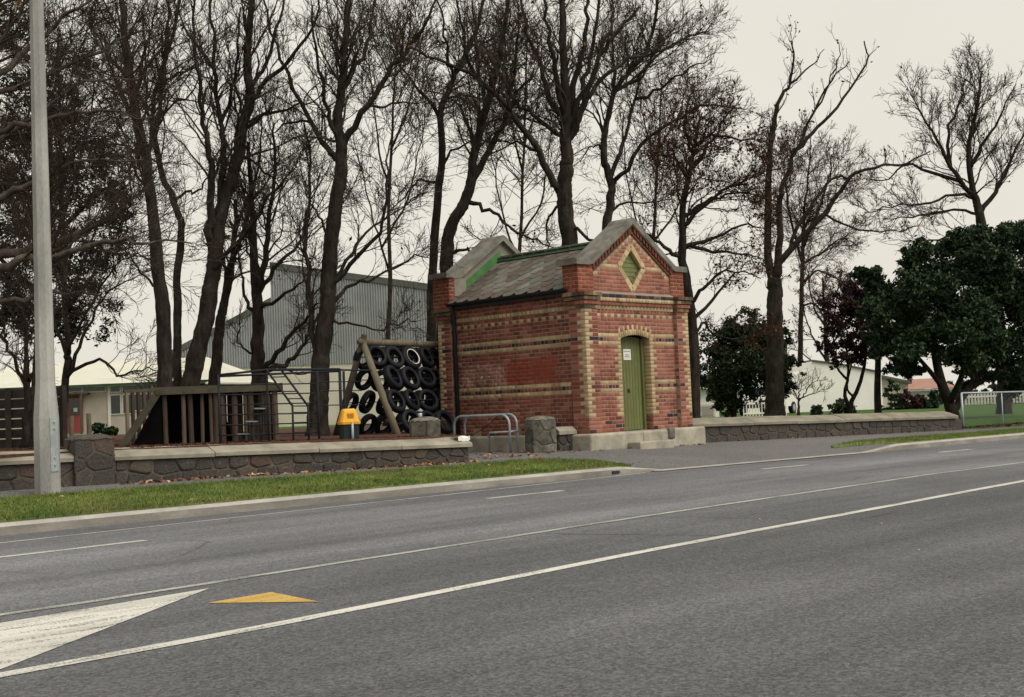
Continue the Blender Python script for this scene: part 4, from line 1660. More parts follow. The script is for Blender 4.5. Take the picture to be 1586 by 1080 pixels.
def hoop(name, X, y0, y1, z0a, z0b, top, label):
    r = 0.22
    pts = [(X, y0, z0a)]
    pts += [(X, y0, top - r)]
    for a in np.linspace(0, math.pi / 2, 7)[1:]:
        pts.append((X, y0 + r * (1 - math.cos(a)), top - r + r * math.sin(a)))
    for a in np.linspace(math.pi / 2, 0, 7):
        pts.append((X, y1 - r * (1 - math.cos(a)), top - r + r * math.sin(a)))
    pts.append((X, y1, z0b))
    root = thing(name, (X, (y0 + y1) / 2, z0a), label, "rail")
    part("hoop", M_GALV, root, lambda m: m.tube(pts, 0.028, 10), True)
    return root


h1 = hoop("hoop_rail", 19.12, 18.98, 20.72, 0.15, 0.15, 1.06, "nearer bent galvanised hoop rail beside the brick wall")
h2 = hoop("hoop_rail", 19.52, 19.15, 20.80, 0.15, 0.15, 1.065, "rear bent galvanised hoop rail closest to the brick wall")
part("low_rail", M_GALV, h1, lambda m: m.tube([(19.12, 19.62, 0.15), (19.12, 19.62, 0.66), (19.12, 19.58, 0.685), (19.12, 18.98, 0.70), (19.5, 19.13, 0.70)], 0.024, 8), True)
ch = MB()
a, b = np.array([15.9, 17.75, 0.86]), np.array([19.1, 20.3, 0.62])
c = np.array([19.12, 19.35, 1.03])
pts = [a + (b - a) * t - np.array([0, 0, 0.55 * t * (1 - t)]) for t in np.linspace(0, 1, 14)] + [b + (c - b) * t - np.array([0, 0, 0.25 * t * (1 - t)]) for t in np.linspace(0.08, 1, 10)]
ch.tube(pts, 0.010, 5)
tag(ch.build("chain", M_STEELDK), "thin sagging chain hung from the hoop rail to the short stone pillar", "chain")
# crumpled white paper bag on the wall end, cup on the short pillar
pg = MB()
qc = np.array([15.47, 16.62, 0.70])
V, F = [], []
rr_ = random.Random(5)
for i in range(5):
    for j in range(4):
        V.append(qc + np.array([(i - 2) * 0.075 + rr_.uniform(-.015, .015), (j - 1.5) * 0.07, 0.0 + rr_.uniform(-0.02, 0.03)]))
for i in range(4):
    for j in range(3):
        F.append((i * 4 + j, (i + 1) * 4 + j, (i + 1) * 4 + j + 1, i * 4 + j + 1))
pg.add(V, F)
base_n = len(V)
pg.add([q - np.array([0, 0, 0.07]) for q in V], [f[::-1] for f in F])
edge = [i * 4 for i in range(5)]
pg.f += [[edge[i], edge[i] + base_n, edge[i + 1] + base_n, edge[i + 1]] for i in range(4)]
pg.m += [0] * 4
pg.f += [[16 + j, 16 + j + base_n, 16 + j + 1 + base_n, 16 + j + 1] for j in range(3)]
pg.m += [0] * 3
tag(pg.build("paper_bag", M_PAPER), "crumpled white paper bag lying on the end of the stone wall", "litter")
cup = MB()
cup.lathe((15.36, 17.56, 1.06), [(0.0, 0.0), (0.032, 0.0), (0.042, 0.11), (0.037, 0.11), (0.028, 0.01)], 12)
tag(cup.build("paper_cup", M_GALV, None, True), "pale discarded cup standing on the short stone pillar", "cup")

# ------------------------------------------------------------------ tyre climbing wall
AP = at_depth(562, 530, 28.0)
RE = at_depth(679, 537.6, 30.3)
RE[2] = AP[2]
rd = (RE - AP) / np.linalg.norm(RE - AP)
bd = np.array([-rd[1], rd[0], 0.0])        # away from the road
ZT = 0.66
HB = 1.0
tw = thing("tyre_wall", (*(AP[:2] + rd[:2] * 2), ZT), "timber climbing frame hung with rows of old black tyres", "climbing frame")
part("ridge_pole", M_LOG, tw, lambda m: m.tube([AP - rd * 0.12, AP + rd * 5.2], [0.075, 0.07], 10), True)
for k, s0 in enumerate((0.0, 5.0)):
    a = AP + rd * s0 + np.array([0, 0, 0.10])
    nb = AP + rd * s0 - bd * HB
    fb = AP + rd * s0 + bd * HB
    part("leg", M_LOG, tw, lambda m: m.tube([np.array([nb[0], nb[1], ZT - 0.2]), a + bd * 0.05], [0.085, 0.07], 10), True)
    part("leg", M_LOGDK, tw, lambda m: m.tube([np.array([fb[0], fb[1], ZT - 0.2]), a - bd * 0.05 + np.array([0, 0, 0.06])], [0.09, 0.07], 10), True)


def tyre_mesh(R, r, wdt):
    mb = MB()
    prof = []
    for (rad, x) in ((R * 0.60, -wdt * 0.32), (R * 0.66, -wdt * 0.46), (R * 0.80, -wdt * 0.52), (R * 0.93, -wdt * 0.44), (R * 0.985, -wdt * 0.30), (R, -wdt * .1),
                     (R, wdt * .1), (R * 0.985, wdt * 0.30), (R * 0.93, wdt * 0.44), (R * 0.80, wdt * 0.52), (R * 0.66, wdt * 0.46), (R * 0.60, wdt * 0.32), (R * 0.68, wdt * 0.26), (R * 0.86, wdt * 0.2), (R * 0.86, -wdt * 0.2), (R * 0.68, -wdt * 0.26)):
        prof.append((rad, x))
    sides = 28
    n = len(prof)
    V = [(rad * math.cos(2 * math.pi * k / sides), rad * math.sin(2 * math.pi * k / sides), x) for k in range(sides) for rad, x in prof]
    F = [(k * n + i, ((k + 1) % sides) * n + i, ((k + 1) % sides) * n + (i + 1) % n, k * n + (i + 1) % n) for k in range(sides) for i in range(n)]
    mb.add(V, F)
    o = mb.build("tyre", M_TYRE, None, True)
    me = o.data
    bpy.data.objects.remove(o)
    return me


tyres = [tyre_mesh(0.285, 0, 0.15), tyre_mesh(0.298, 0, 0.17), tyre_mesh(0.272, 0, 0.14)]
tyre_ww = tyres[1].copy()
SL = math.hypot(HB, AP[2] - ZT)
two = off(tw)
for face in (-1, 1):
    down = np.array([*(bd[:2] * HB * face), ZT - AP[2]]) / SL
    nrm = np.cross(rd, down)
    if nrm[2] < 0:
        nrm = -nrm
    for r in range(4):
        s = 0.33 + (0.26 if r % 2 else 0.0) - (0.05 if face < 0 else 0.12)
        while s < 4.9:
            t = 0.36 + r * 0.555 + random.uniform(-0.03, 0.03)
            c = AP + rd * s + down * t + nrm * random.uniform(-0.02, 0.02)
            if t < SL - 0.1 and not (c[0] > 19.72 and c[1] < 22.45):
                tw_ = random.uniform(-0.28, 0.28)
                xa = rd * math.cos(tw_) + nrm * math.sin(tw_)
                za = -rd * math.sin(tw_) + nrm * math.cos(tw_)
                ya = np.cross(za, xa)
                o = link(bpy.data.objects.new("tyre", random.choice(tyres)))
                o.parent = tw
                c2 = c - two
                o.matrix_local = Matrix(((xa[0], ya[0], za[0], c2[0]), (xa[1], ya[1], za[1], c2[1]), (xa[2], ya[2], za[2], c2[2]), (0, 0, 0, 1)))
                if face < 0 and r == 0 and 1.4 < s < 2.0:       # one tyre keeps its white sidewall ring
                    wr = MB()
                    for k in range(28):
                        q0, q1 = 2 * math.pi * k / 28, 2 * math.pi * (k + 1) / 28
                        P = lambda a_, R_, e: c + xa * R_ * math.cos(a_) + ya * R_ * math.sin(a_) + za * e
                        wr.add([P(q0, 0.178, 0.0865), P(q1, 0.178, 0.0865), P(q1, 0.198, 0.096), P(q0, 0.198, 0.096)], [(0, 1, 2, 3)])
                        wr.add([P(q0, 0.178, -0.0865), P(q1, 0.178, -0.0865), P(q1, 0.198, -0.096), P(q0, 0.198, -0.096)], [(3, 2, 1, 0)])
                    wr.build("white_sidewall", M_TRIM, tw)
            s += 0.60
        # cable holding the row
    part("cable", M_STEELDK, tw, lambda m: [m.tube([AP + rd * 0.05 + down * (0.36 + r * 0.555), AP + rd * 4.95 + down * (0.36 + r * 0.555)], 0.012, 5) for r in range(4)])

# ------------------------------------------------------------------ litter bin
bq = at_depth(541, 682, 22.3)
bc = np.array([bq[0], bq[1], 0.72])
vdir = np.array([-bc[0], -bc[1], 0]) / np.linalg.norm(bc[:2])
sdir = np.array([-vdir[1], vdir[0], 0])
bin_ = thing("litter_bin", bc, "dark green litter bin with bright yellow hooded lid", "bin")


def frustum(m, z0, w0, z1, w1, rot, cap=True):
    c_, s_ = math.cos(rot), math.sin(rot)
    V = []
    for z, w in ((z0, w0), (z1, w1)):
        k = w * 0.25
        for x, y in ((-w + k, -w), (w - k, -w), (w, -w + k), (w, w - k), (w - k, w), (-w + k, w), (-w, w - k), (-w, -w + k)):
            V.append((bc[0] + c_ * x - s_ * y, bc[1] + s_ * x + c_ * y, z))
    m.add(V, [(i, (i + 1) % 8, 8 + (i + 1) % 8, 8 + i) for i in range(8)] + [tuple(range(8))[::-1], tuple(range(8, 16))])


brot = math.radians(-28)
part("body", M_BING, bin_, lambda m: frustum(m, 0.62, 0.145, 1.03, 0.165, brot))
lid = part("lid", M_BINY, bin_, lambda m: (frustum(m, 1.02, 0.185, 1.075, 0.19, brot), frustum(m, 1.07, 0.175, 1.26, 0.128, brot), frustum(m, 1.258, 0.128, 1.30, 0.095, brot)))
bevel(lid, 0.008, 2)
c_, s_ = math.cos(brot), math.sin(brot)
fx, fy = np.array([c_, s_, 0]), np.array([s_, -c_, 0])
part("lid_opening", simple("shaded_orange_plastic", (0.42, 0.17, 0.008), .1, 4, .6, bump=0), lid, lambda m: m.obox(bc + np.array([0, 0, 1.165 - 0.72]) + fy * 0.15 + fx * 0.01, fx * 0.055, fy * 0.012, np.array([0, 0, 0.05])))
part("post", M_GALV, bin_, lambda m: m.tube([bc + fy * 0.19 + fx * 0.03 - np.array([0, 0, 0.1]), bc + fy * 0.19 + fx * 0.03 + np.array([0, 0, 0.34])], 0.024, 10), True)

# ------------------------------------------------------------------ wooden fort
FD = 23.2


def fpt(u, v, d=FD):
    return at_depth(u, v, d)


fort = thing("wooden_fort", (12.6, 20.6, 0.79), "low wooden play fort with slanting ramp and upright timber slabs", "fort")
pl0, pl1 = fpt(246, 606, 22.9), fpt(438, 596, 23.3)
zdeck = 1.765
pl0[2] = pl1[2] = zdeck
fdx = (pl1 - pl0) / np.linalg.norm(pl1 - pl0)
fdy = np.array([-fdx[1], fdx[0], 0])
FL = np.linalg.norm(pl1 - pl0)
gz = 0.74
part("front_beam", M_BEAM, fort, lambda m: m.beam(pl0 - fdx * 0.05, pl1, 0.09, 0.14))
part("deck", M_TIMSHADE, fort, lambda m: m.obox(pl0 + fdx * FL / 2 + fdy * 0.95 - np.array([0, 0, 0.02]), fdx * FL / 2, fdy * 0.88, (0, 0, 0.03)))
part("rear_beam", M_BEAM, fort, lambda m: m.beam(pl0 + fdy * 1.85, pl1 + fdy * 1.85, 0.08, 0.13))
s = 0.10
rf_ = random.Random(9)
k = 0
while s < FL - 0.05:
    w = rf_.uniform(0.06, 0.12)
    base = pl0 + fdx * s + fdy * rf_.uniform(0.05, 0.10)
    lean = fdx * rf_.uniform(-0.012, 0.012)
    if k == 1:
        s += 0.22
        base = pl0 + fdx * s + fdy * 0.06
    part("slab_post", M_TIMBER, fort, lambda m: m.tube([np.array([base[0], base[1], gz - 0.1]), np.array([base[0], base[1], zdeck - 0.06]) + lean], w / 2, 7))
    s += w + rf_.choice((0.012, 0.03, 0.05, 0.10))
    k += 1
for j in range(11):                                    # rear palisade, closing the inside
    base = pl0 + fdx * (0.1 + j * (FL - 0.5) / 11) + fdy * 1.8
    part("slab_post", M_TIMBER, fort, lambda m: m.tube([np.array([base[0], base[1], gz - 0.1]), np.array([base[0], base[1], zdeck - 0.05])], 0.075, 7))
# the ramp; near-black panels put the shade below ramp and deck into colour
r0 = fpt(190, 688, 22.78)
r0[2] = gz
for o_ in (0.0,):
    part("ramp_stringer", M_BEAM, fort, lambda m: m.beam(r0 + fdy * o_ + np.array([0, 0, 0.05]), pl0 + fdy * o_ - np.array([0, 0, 0.0]), 0.07, 0.13))
part("crawl_space_shade", M_TIMSHADE, fort, lambda m: m.prism([r0 + fdy * 0.06 + np.array([.10, 0, -0.1]), pl0 + fdx * 0.14 + fdy * 0.06 - np.array([0, 0, 1.12]), pl0 + fdx * 0.14 + fdy * 0.06 - np.array([0, 0, 0.06]), pl0 + fdy * 0.06 - np.array([0, 0, 0.06])], fdy * 0.9))
part("crawl_space_shade", M_TIMSHADE, fort, lambda m: m.prism([pl0 + fdx * 0.15 + fdy * 0.5 - np.array([0, 0, 1.12]), pl1 - fdx * 0.9 + fdy * 0.5 - np.array([0, 0, 1.12]), pl1 - fdx * 1.2 + fdy * 0.5 - np.array([0, 0, 0.06]), pl0 + fdx * 0.15 + fdy * 0.5 - np.array([0, 0, 0.06])], fdy * 0.03))
# balustrade on the ramp's far side
b0, b1 = fpt(196, 606, 24.4), fpt(240, 604, 24.8)
part("balustrade_rail", M_BEAM, fort, lambda m: m.beam(b0 - (b1 - b0) * 0.1, b1 + (b1 - b0) * 0.25, 0.06, 0.06))
for j in range(6):
    q = b0 + (b1 - b0) * j / 5
    part("baluster", M_LOG if j == 0 else M_TIMBER, fort, lambda m: m.beam(np.array([q[0], q[1], 0.75]), np.array([q[0], q[1], q[2]]), 0.055, 0.055))

# ------------------------------------------------------------------ metal climbing frame
cf = thing("climbing_bars", (13.0, 19.2, 0.79), "blue grey metal climbing bars with ladder in front of the wooden fort", "climbing frame")
CZ = 0.72


def bar(a, b, r=0.017, name="bar"):
    part(name, M_STEELDK, cf, lambda m: m.tube([a, b], r, 7), True)


def cp_(u, v, d):
    return at_depth(u, v, d)


def vpost(u, vt, d, name="post", r=0.021):
    q = cp_(u, vt, d)
    bar(np.array([q[0], q[1], CZ - 0.15]), q, r, name)
    return q


A_ = vpost(338, 581, 22.0)
B_ = vpost(413, 573, 22.6, "post")
E_ = vpost(491, 575, 23.3)
G_ = vpost(526, 574, 23.7, r=0.03)
bar(A_, cp_(413, 573, 22.6), 0.022, "top_rail")
bar(cp_(413, 573, 22.6), cp_(526, 572, 23.7), 0.026, "top_rail")
bar(cp_(338, 583, 23.0), cp_(526, 575, 24.7), 0.022, "top_rail")
bar(cp_(526, 572, 23.7), cp_(526, 575, 24.7), 0.022, "top_rail")
bar(cp_(526, 573, 24.2), cp_(575, 574, 25.2), 0.018, "top_rail")
vpost(532, 575, 24.7, r=0.026)
for vl, vr in ((597, 594), (612, 609), (628, 624), (643, 640), (659, 655), (675, 670)):
    bar(cp_(338, vl, 22.0), cp_(491, vr, 23.3), 0.012, "rung")
for v in (592, 606, 628):
    bar(cp_(491, v, 23.3), cp_(560, v - 1, 25.0), 0.010, "rung")
ls0, ls1 = cp_(412, 572, 22.55), cp_(453, 629, 22.2)
lt0, lt1 = cp_(434, 571, 22.9), cp_(477, 629, 22.6)
bar(ls0, ls1, 0.020, "ladder_rail")
bar(lt0, lt1, 0.020, "ladder_rail")
lg0, lg1 = np.array([ls1[0], ls1[1], CZ - 0.1]), np.array([lt1[0], lt1[1], CZ - 0.1])
bar(ls1, lg0, 0.020, "ladder_rail")
bar(lt1, lg1, 0.020, "ladder_rail")
for t in np.linspace(0.22, 1.0, 5):
    bar(ls0 + (ls1 - ls0) * t, lt0 + (lt1 - lt0) * t, 0.011, "ladder_rung")
for t in np.linspace(0.15, 0.85, 4):
    bar(ls1 + (lg0 - ls1) * t, lt1 + (lg1 - lt1) * t, 0.011, "ladder_rung")
for (u, v, d) in ((377, 673, 22.6), (390, 653, 22.9), (403, 633, 23.2), (420, 612, 23.5)):
    sp = thing("stepping_post", column(u, v, d, CZ), {377: "lowest flat-topped metal stepping post inside the climbing bars", 390: "second lowest flat-topped metal stepping post inside the climbing bars",
               403: "second tallest flat-topped metal stepping post inside the climbing bars", 420: "tallest flat-topped metal stepping post beside the ladder"}[u], "post")
    q = cp_(u, v, d)
    part("stem", M_STEELDK, sp, lambda m: m.tube([np.array([q[0], q[1], CZ - 0.15]), q], 0.025, 8), True)
    part("plate", M_GALV, sp, lambda m: m.obox(q, CR * 0.095, np.array([-CR[1], CR[0], 0]) * 0.09, (0, 0, 0.012)))

# ------------------------------------------------------------------ dark board fence at the left
f0, f1 = at_depth(-25, 690, 25.5), at_depth(103, 690, 25.0)
f0[2] = f1[2] = 0.8
fen = thing("board_fence", (f0 + f1) / 2, "dark stained board fence behind the concrete pole", "fence")
fdir = (f1 - f0) / np.linalg.norm(f1 - f0)
for j in range(6):
    z = 0.90 + j * 0.20
    part("board", M_FENCE, fen, lambda m: m.beam(f0 + np.array([0, 0, z - 0.8]), f1 + np.array([0, 0, z - 0.8]), 0.03, 0.178))
for t in (0.0, 0.33, 0.66, 1.0):
    q = f0 + (f1 - f0) * t + np.array([fdir[1], -fdir[0], 0]) * 0.06
    part("post", M_FENCE, fen, lambda m: m.beam(q - np.array([0, 0, 0.1]), q + np.array([0, 0, 1.22]), 0.09, 0.09))
for k, (u, h) in enumerate(((111, 0.62), (138, 0.66))):
    q = column(u, 670, 26.5, 0.8)
    o = MB()
    o.tube([q, q + np.array([0, 0, h])], 0.05, 9)
    tag(o.build("timber_bollard", M_LOG), ("left" if k == 0 else "right") + " of two short round timber bollards in front of the red door", "bollard", "timber bollards")

# ------------------------------------------------------------------ background buildings
RH = np.array([CR[0], CR[1], 0]) / np.linalg.norm(CR[:2])     # level direction across the view
FH = np.array([-RH[1], RH[0], 0])


class Facade:
    """building front square to the view: pixel columns/rows measured at one depth give real positions"""

    def __init__(self, u0, d):
        self.o = at_depth(u0, 660, d)
        self.d = d

    def __call__(self, u, v, back=0.0):
        r = ray(u, v)
        n = FH
        t = ((self.o - CAM) @ n) / (r @ n)
        return CAM + r * t + FH * back


def flat(P, z=None):
    P = np.array(P)
    if z is not None:
        P[2] = z
    return P


# school block with red door
S = Facade(180, 58)
school = thing("school_building", flat(S(170, 680), 0.95), "low cream school building with pale hipped roof and red door", "building")


def zline(fc, u, v):
    return fc(u, v)[2]


sz0, sze = 0.8, S(200, 597)[2]
xL, xR = S(-90, 640), S(365, 640)


def sp(u, z, back=0.0):
    q = S(u, 640)
    return np.array([q[0], q[1], z]) + FH * back


part("wall", M_PINK, school, lambda m: m.prism([sp(-90, sz0), sp(365, sz0), sp(365, sze), sp(-90, sze)], FH * 9))
part("fascia", M_DKGREEN, school, lambda m: m.prism([sp(-95, sze - 0.02, -0.5), sp(372, sze - 0.02, -0.5), sp(372, sze + 0.1, -0.5), sp(-95, sze + 0.1, -0.5)], FH * 0.05))
part("soffit", M_TRIM, school, lambda m: m.prism([sp(-95, sze - 0.03, -0.48), sp(372, sze - 0.03, -0.48), sp(372, sze + 0.02, -0.48), sp(-95, sze + 0.02, -0.48)], FH * 0.5))
zr_ = S(200, 571)[2] + 0.35
part("roof", M_ROOFPALE, school, lambda m: m.add([sp(-98, sze + 0.1, -0.52), sp(375, sze + 0.1, -0.52), sp(282, zr_ + 0.3, 5.0), sp(-40, zr_ + 0.3, 5.0), sp(375, sze + 0.1, 10), sp(-98, sze + 0.1, 10)],
                                                 [(0, 1, 2, 3), (1, 4, 2), (4, 5, 3, 2), (5, 0, 3)]))
dr = part("door", M_REDDOOR, school, lambda m: m.prism([sp(103, 0.98, -0.06), sp(129, 0.98, -0.06), sp(129, S(116, 614)[2], -0.06), sp(103, S(116, 614)[2], -0.06)], FH * 0.05))
part("door_pane", M_GLASS, dr, lambda m: m.prism([sp(108, S(116, 643)[2], -0.08), sp(126, S(116, 643)[2], -0.08), sp(126, S(116, 617)[2], -0.08), sp(108, S(116, 617)[2], -0.08)], FH * 0.015))
part("door_notice", M_PAPER, dr, lambda m: m.prism([sp(115, S(116, 638)[2], -0.092), sp(121, S(116, 638)[2], -0.092), sp(121, S(116, 632)[2], -0.092), sp(115, S(116, 632)[2], -0.092)], FH * 0.01))
part("porch_roof", M_BEAM, school, lambda m: m.prism([sp(96, S(116, 612)[2], -1.2), sp(140, S(116, 612)[2], -1.2), sp(140, S(116, 609)[2], -1.2), sp(96, S(116, 609)[2], -1.2)], FH * 1.2))
part("porch_post", M_TIMBER, school, lambda m: m.prism([sp(137, 0.9, -1.15), sp(140, 0.9, -1.15), sp(140, S(116, 612)[2], -1.15), sp(137, S(116, 612)[2], -1.15)], FH * 0.1))
for (u0, u1, v0, v1) in ((24, 60, 601, 609), (62, 94, 601, 609), (106, 127, 601, 607), (131, 164, 601, 608), (173, 187, 600, 610), (173, 187, 616, 644), (192, 236, 601, 608), (192, 205, 616, 644), (-60, -10, 601, 640), (205, 236, 616, 640), (260, 330, 603, 640)):
    w = part("window", M_TRIM, school, lambda m: m.prism([sp(u0 - 2, S(100, v1)[2] - .05, -0.05), sp(u1 + 2, S(100, v1)[2] - .05, -0.05), sp(u1 + 2, S(100, v0)[2] + .05, -0.05), sp(u0 - 2, S(100, v0)[2] + .05, -0.05)], FH * 0.04))
    part("pane", M_GLASS, w, lambda m: m.prism([sp(u0, S(100, v1)[2], -0.065), sp(u1, S(100, v1)[2], -0.065), sp(u1, S(100, v0)[2], -0.065), sp(u0, S(100, v0)[2], -0.065)], FH * 0.012))
part("corner_trim", M_TRIM, school, lambda m: m.prism([sp(168, sz0, -0.07), sp(172, sz0, -0.07), sp(172, sze, -0.07), sp(168, sze, -0.07)], FH * 0.06))

# grey corrugated hall
HF = Facade(500, 72)


def hpnt(u, v, back=0.0):
    return HF(u, v, back)


hall = thing("corrugated_hall", flat(HF(500, 670), 0.95), "big grey corrugated steel hall with pale lower wall behind the bare trees", "building")
ztop = lambda u: (HF(u, float(np.interp(u, [255, 424, 424.01, 664, 900], [560, 464, 409, 441, 474])))[2])
zmid = HF(500, 565)[2]
zlow = 0.6


def hx(u, z, back=0.0):
    q = HF(u, 600)
    return np.array([q[0], q[1], z]) + FH * back


def corrugated(m):
    us = np.linspace(240, 900, 661)
    V, F = [], []
    for i, u in enumerate(us):
        b = 0.035 if (i // 2) % 2 else -0.035
        V.append(hx(u, zmid, b))
        V.append(hx(u, max(ztop(u), zmid + 0.01), b))
    for i in range(len(us) - 1):
        F.append((2 * i, 2 * i + 2, 2 * i + 3, 2 * i + 1))
    m.add(V, F)


part("cladding", M_GREYMET, hall, corrugated)
part("lower_wall", M_HALLLOW, hall, lambda m: m.prism([hx(240, zlow, 0.05), hx(900, zlow, 0.05), hx(900, zmid + 0.1, 0.05), hx(240, zmid + 0.1, 0.05)], FH * 0.3))
part("base_course", M_TIMSHADE, hall, lambda m: m.prism([hx(240, zlow, -0.02), hx(900, zlow, -0.02), hx(900, HF(500, 668)[2], -0.02), hx(240, HF(500, 668)[2], -0.02)], FH * 0.06))
for a, b in ((240, 424), (424.02, 900)):
    part("verge_flashing", M_HALLTRIM, hall, lambda m: m.prism([hx(a, ztop(a) - 0.25, -0.08), hx(b, ztop(b) - 0.25, -0.08), hx(b, ztop(b) + 0.12, -0.08), hx(a, ztop(a) + 0.12, -0.08)], FH * 0.1))
    part("roof", M_HALLTRIM, hall, lambda m: m.prism([hx(a, ztop(a) - 0.02, 0.03), hx(b, ztop(b) - 0.02, 0.03), hx(b, ztop(b) + 0.08, 0.03), hx(a, ztop(a) + 0.08, 0.03)], FH * 18))
part("step_wall", M_GREYMET, hall, lambda m: m.prism([hx(424, ztop(423.9) - 0.1, 0.04), hx(425.5, ztop(423.9) - 0.1, 0.04), hx(425.5, ztop(424.1), 0.04), hx(424, ztop(424.1), 0.04)], FH * 17))
part("rear_wall", M_GREYMET, hall, lambda m: m.prism([hx(240, zlow, 17.5), hx(900, zlow, 17.5), hx(900, zmid, 17.5), hx(240, zmid, 17.5)], FH * 0.3))
lean = thing("pale_shed", flat(Facade(350, 50)(360, 680), 0.9), "low pale shed roof seen between the dark trunks behind the fort", "shed")
LF = Facade(350, 50)
part("roof", M_ROOFPALE, lean, lambda m: m.prism([LF(318, 595), LF(400, 595), LF(396, 586, 2.0), LF(322, 586, 2.0)], (0, 0, 0.06)))
part("wall", M_CREAM, lean, lambda m: m.prism([flat(LF(322, 640), 0.7), flat(LF(398, 640), 0.7), LF(398, 596), LF(322, 596)], FH * 1.8))

# white house in the park
WF = Facade(1310, 78)
wh = thing("white_building", flat(WF(1310, 643), 0.45), "white rendered building with low gable in the park", "building")


def wx(u, v, back=0.0):
    return WF(u, v, back)


gzp = 0.2
zW = lambda u, v: WF(u, v)[2]


def wq(u, z, back=0.0):
    q = WF(u, 600)
    return np.array([q[0], q[1], z]) + FH * back


topw = [(1150, 590), (1212, 588), (1259, 571), (1259.5, 560), (1300, 565), (1366, 578)]
part("wall", simple("white_render", (0.85, 0.84, 0.79), 0.06, 1.0, 0.9, bump=0.04), wh, lambda m: [m.prism([wq(a[0], gzp), wq(b[0], gzp), wq(b[0], zW(*b)), wq(a[0], zW(*a))], FH * 6) for a, b in zip(topw[:-1], topw[1:])])
part("roof", M_HALLTRIM, wh, lambda m: [m.prism([wq(a[0], zW(*a) + 0.01, -0.12), wq(b[0], zW(*b) + 0.01, -0.12), wq(b[0], zW(*b) + 0.11, -0.12), wq(a[0], zW(*a) + 0.11, -0.12)], FH * 6.3) for a, b in zip(topw[3:-1], topw[4:])])
part("base_course", M_TIMSHADE, wh, lambda m: m.prism([wq(1150, gzp, -0.05), wq(1366, gzp, -0.05), wq(1366, zW(1300, 637), -0.05), wq(1150, zW(1300, 637), -0.05)], FH * 0.04))
part("wing_wall", M_CREAM, wh, lambda m: m.prism([wq(1366.5, gzp, 1.5), wq(1419, gzp, 1.5), wq(1419, zW(1419, 592), 1.5), wq(1366.5, zW(1366, 580), 1.5)], FH * 5))
part("wing_fascia", M_HALLTRIM, wh, lambda m: m.prism([wq(1363, zW(1363, 583), 1.0), wq(1421, zW(1421, 594), 1.0), wq(1421, zW(1421, 590), 1.0), wq(1363, zW(1363, 578), 1.0)], FH * 5.7))
for u in (1388, 1402):
    part("downpipe", M_TRIM, wh, lambda m: m.tube([wq(u, gzp, 1.42), wq(u, zW(1400, 592), 1.42)], 0.05, 6))
part("rear_chimney", M_TIMBER, wh, lambda m: m.prism([wq(1252, zW(1255, 580), 6.5), wq(1258, zW(1255, 580), 6.5), wq(1258, zW(1255, 520), 6.5), wq(1252, zW(1255, 520), 6.5)], FH * 0.6))

RF = Facade(1440, 95)
rh = thing("red_roofed_house", flat(RF(1440, 640), 0.5), "distant white house with faded red roof beyond the park", "house")
rq = lambda u, v, b=0.0: RF(u, v, b)
part("wall", M_TRIM, rh, lambda m: m.prism([flat(rq(1405, 600), 0.2), flat(rq(1478, 600), 0.2), rq(1478, 601), rq(1405, 604)], FH * 7))
part("roof", M_PINKROOF, rh, lambda m: m.add([rq(1402, 604, -0.4), rq(1482, 600, -0.4), rq(1470, 584, 3.5), rq(1410, 587, 3.5), rq(1482, 600, 7.4), rq(1402, 604, 7.4)], [(0, 1, 2, 3), (1, 4, 2), (4, 5, 3, 2), (5, 0, 3)]))
part("gutter", M_GALV, rh, lambda m: m.beam(rq(1401, 606, -0.42), rq(1483, 602, -0.42), 0.12, 0.12))
w = part("window", M_TRIM, rh, lambda m: m.prism([rq(1448, 632, -0.05), rq(1462, 631, -0.05), rq(1462, 613, -0.05), rq(1448, 614, -0.05)], FH * 0.03))
part("pane", M_GLASS, w, lambda m: m.prism([rq(1450, 630, -0.08), rq(1460, 629, -0.08), rq(1460, 615, -0.08), rq(1450, 616, -0.08)], FH * 0.02))

GF = Facade(1095, 70)
gh = thing("white_cottage", flat(GF(1095, 645), 0.45), "white cottage with grey window glimpsed right of the brick building", "house")
gq = lambda u, v, b=0.0: GF(u, v, b)
part("wall", M_TRIM, gh, lambda m: m.prism([flat(gq(1040, 600), 0.2), flat(gq(1112, 600), 0.2), gq(1112, 601), gq(1040, 604)], FH * 6))
part("roof", M_ROOFPALE, gh, lambda m: m.add([gq(1036, 605, -0.4), gq(1116, 602, -0.4), gq(1106, 588, 3), gq(1046, 590, 3), gq(1116, 602, 6.4), gq(1036, 605, 6.4)], [(0, 1, 2, 3), (1, 4, 2), (4, 5, 3, 2), (5, 0, 3)]))
w = part("window", M_CREAM, gh, lambda m: m.prism([gq(1084, 645, -0.05), gq(1108, 644, -0.05), gq(1108, 626, -0.05), gq(1084, 627, -0.05)], FH * 0.03))
part("pane", simple("grey_blind", (0.30, 0.27, 0.25), .1, 3), w, lambda m: m.prism([gq(1087, 644, -0.07), gq(1105, 643, -0.07), gq(1105, 629, -0.07), gq(1087, 630, -0.07)], FH * 0.015))

# white railing and parked car behind it
rl0, rl1 = at_depth(1152, 646, 58), at_depth(1218, 645, 59)
rail = thing("white_railing", flat((rl0 + rl1) / 2, 0.42), "low white railing beyond the wall beside the big trunk", "railing")
for zz in (0.55, 1.0):
    part("rail", M_TRIM, rail, lambda m: m.beam(flat(rl0, zz), flat(rl1, zz), 0.04, 0.05))
for j in range(15):
    q = rl0 + (rl1 - rl0) * j / 14
    part("upright", M_TRIM, rail, lambda m: m.beam(flat(q, 0.3), flat(q, 1.05), 0.035, 0.035))

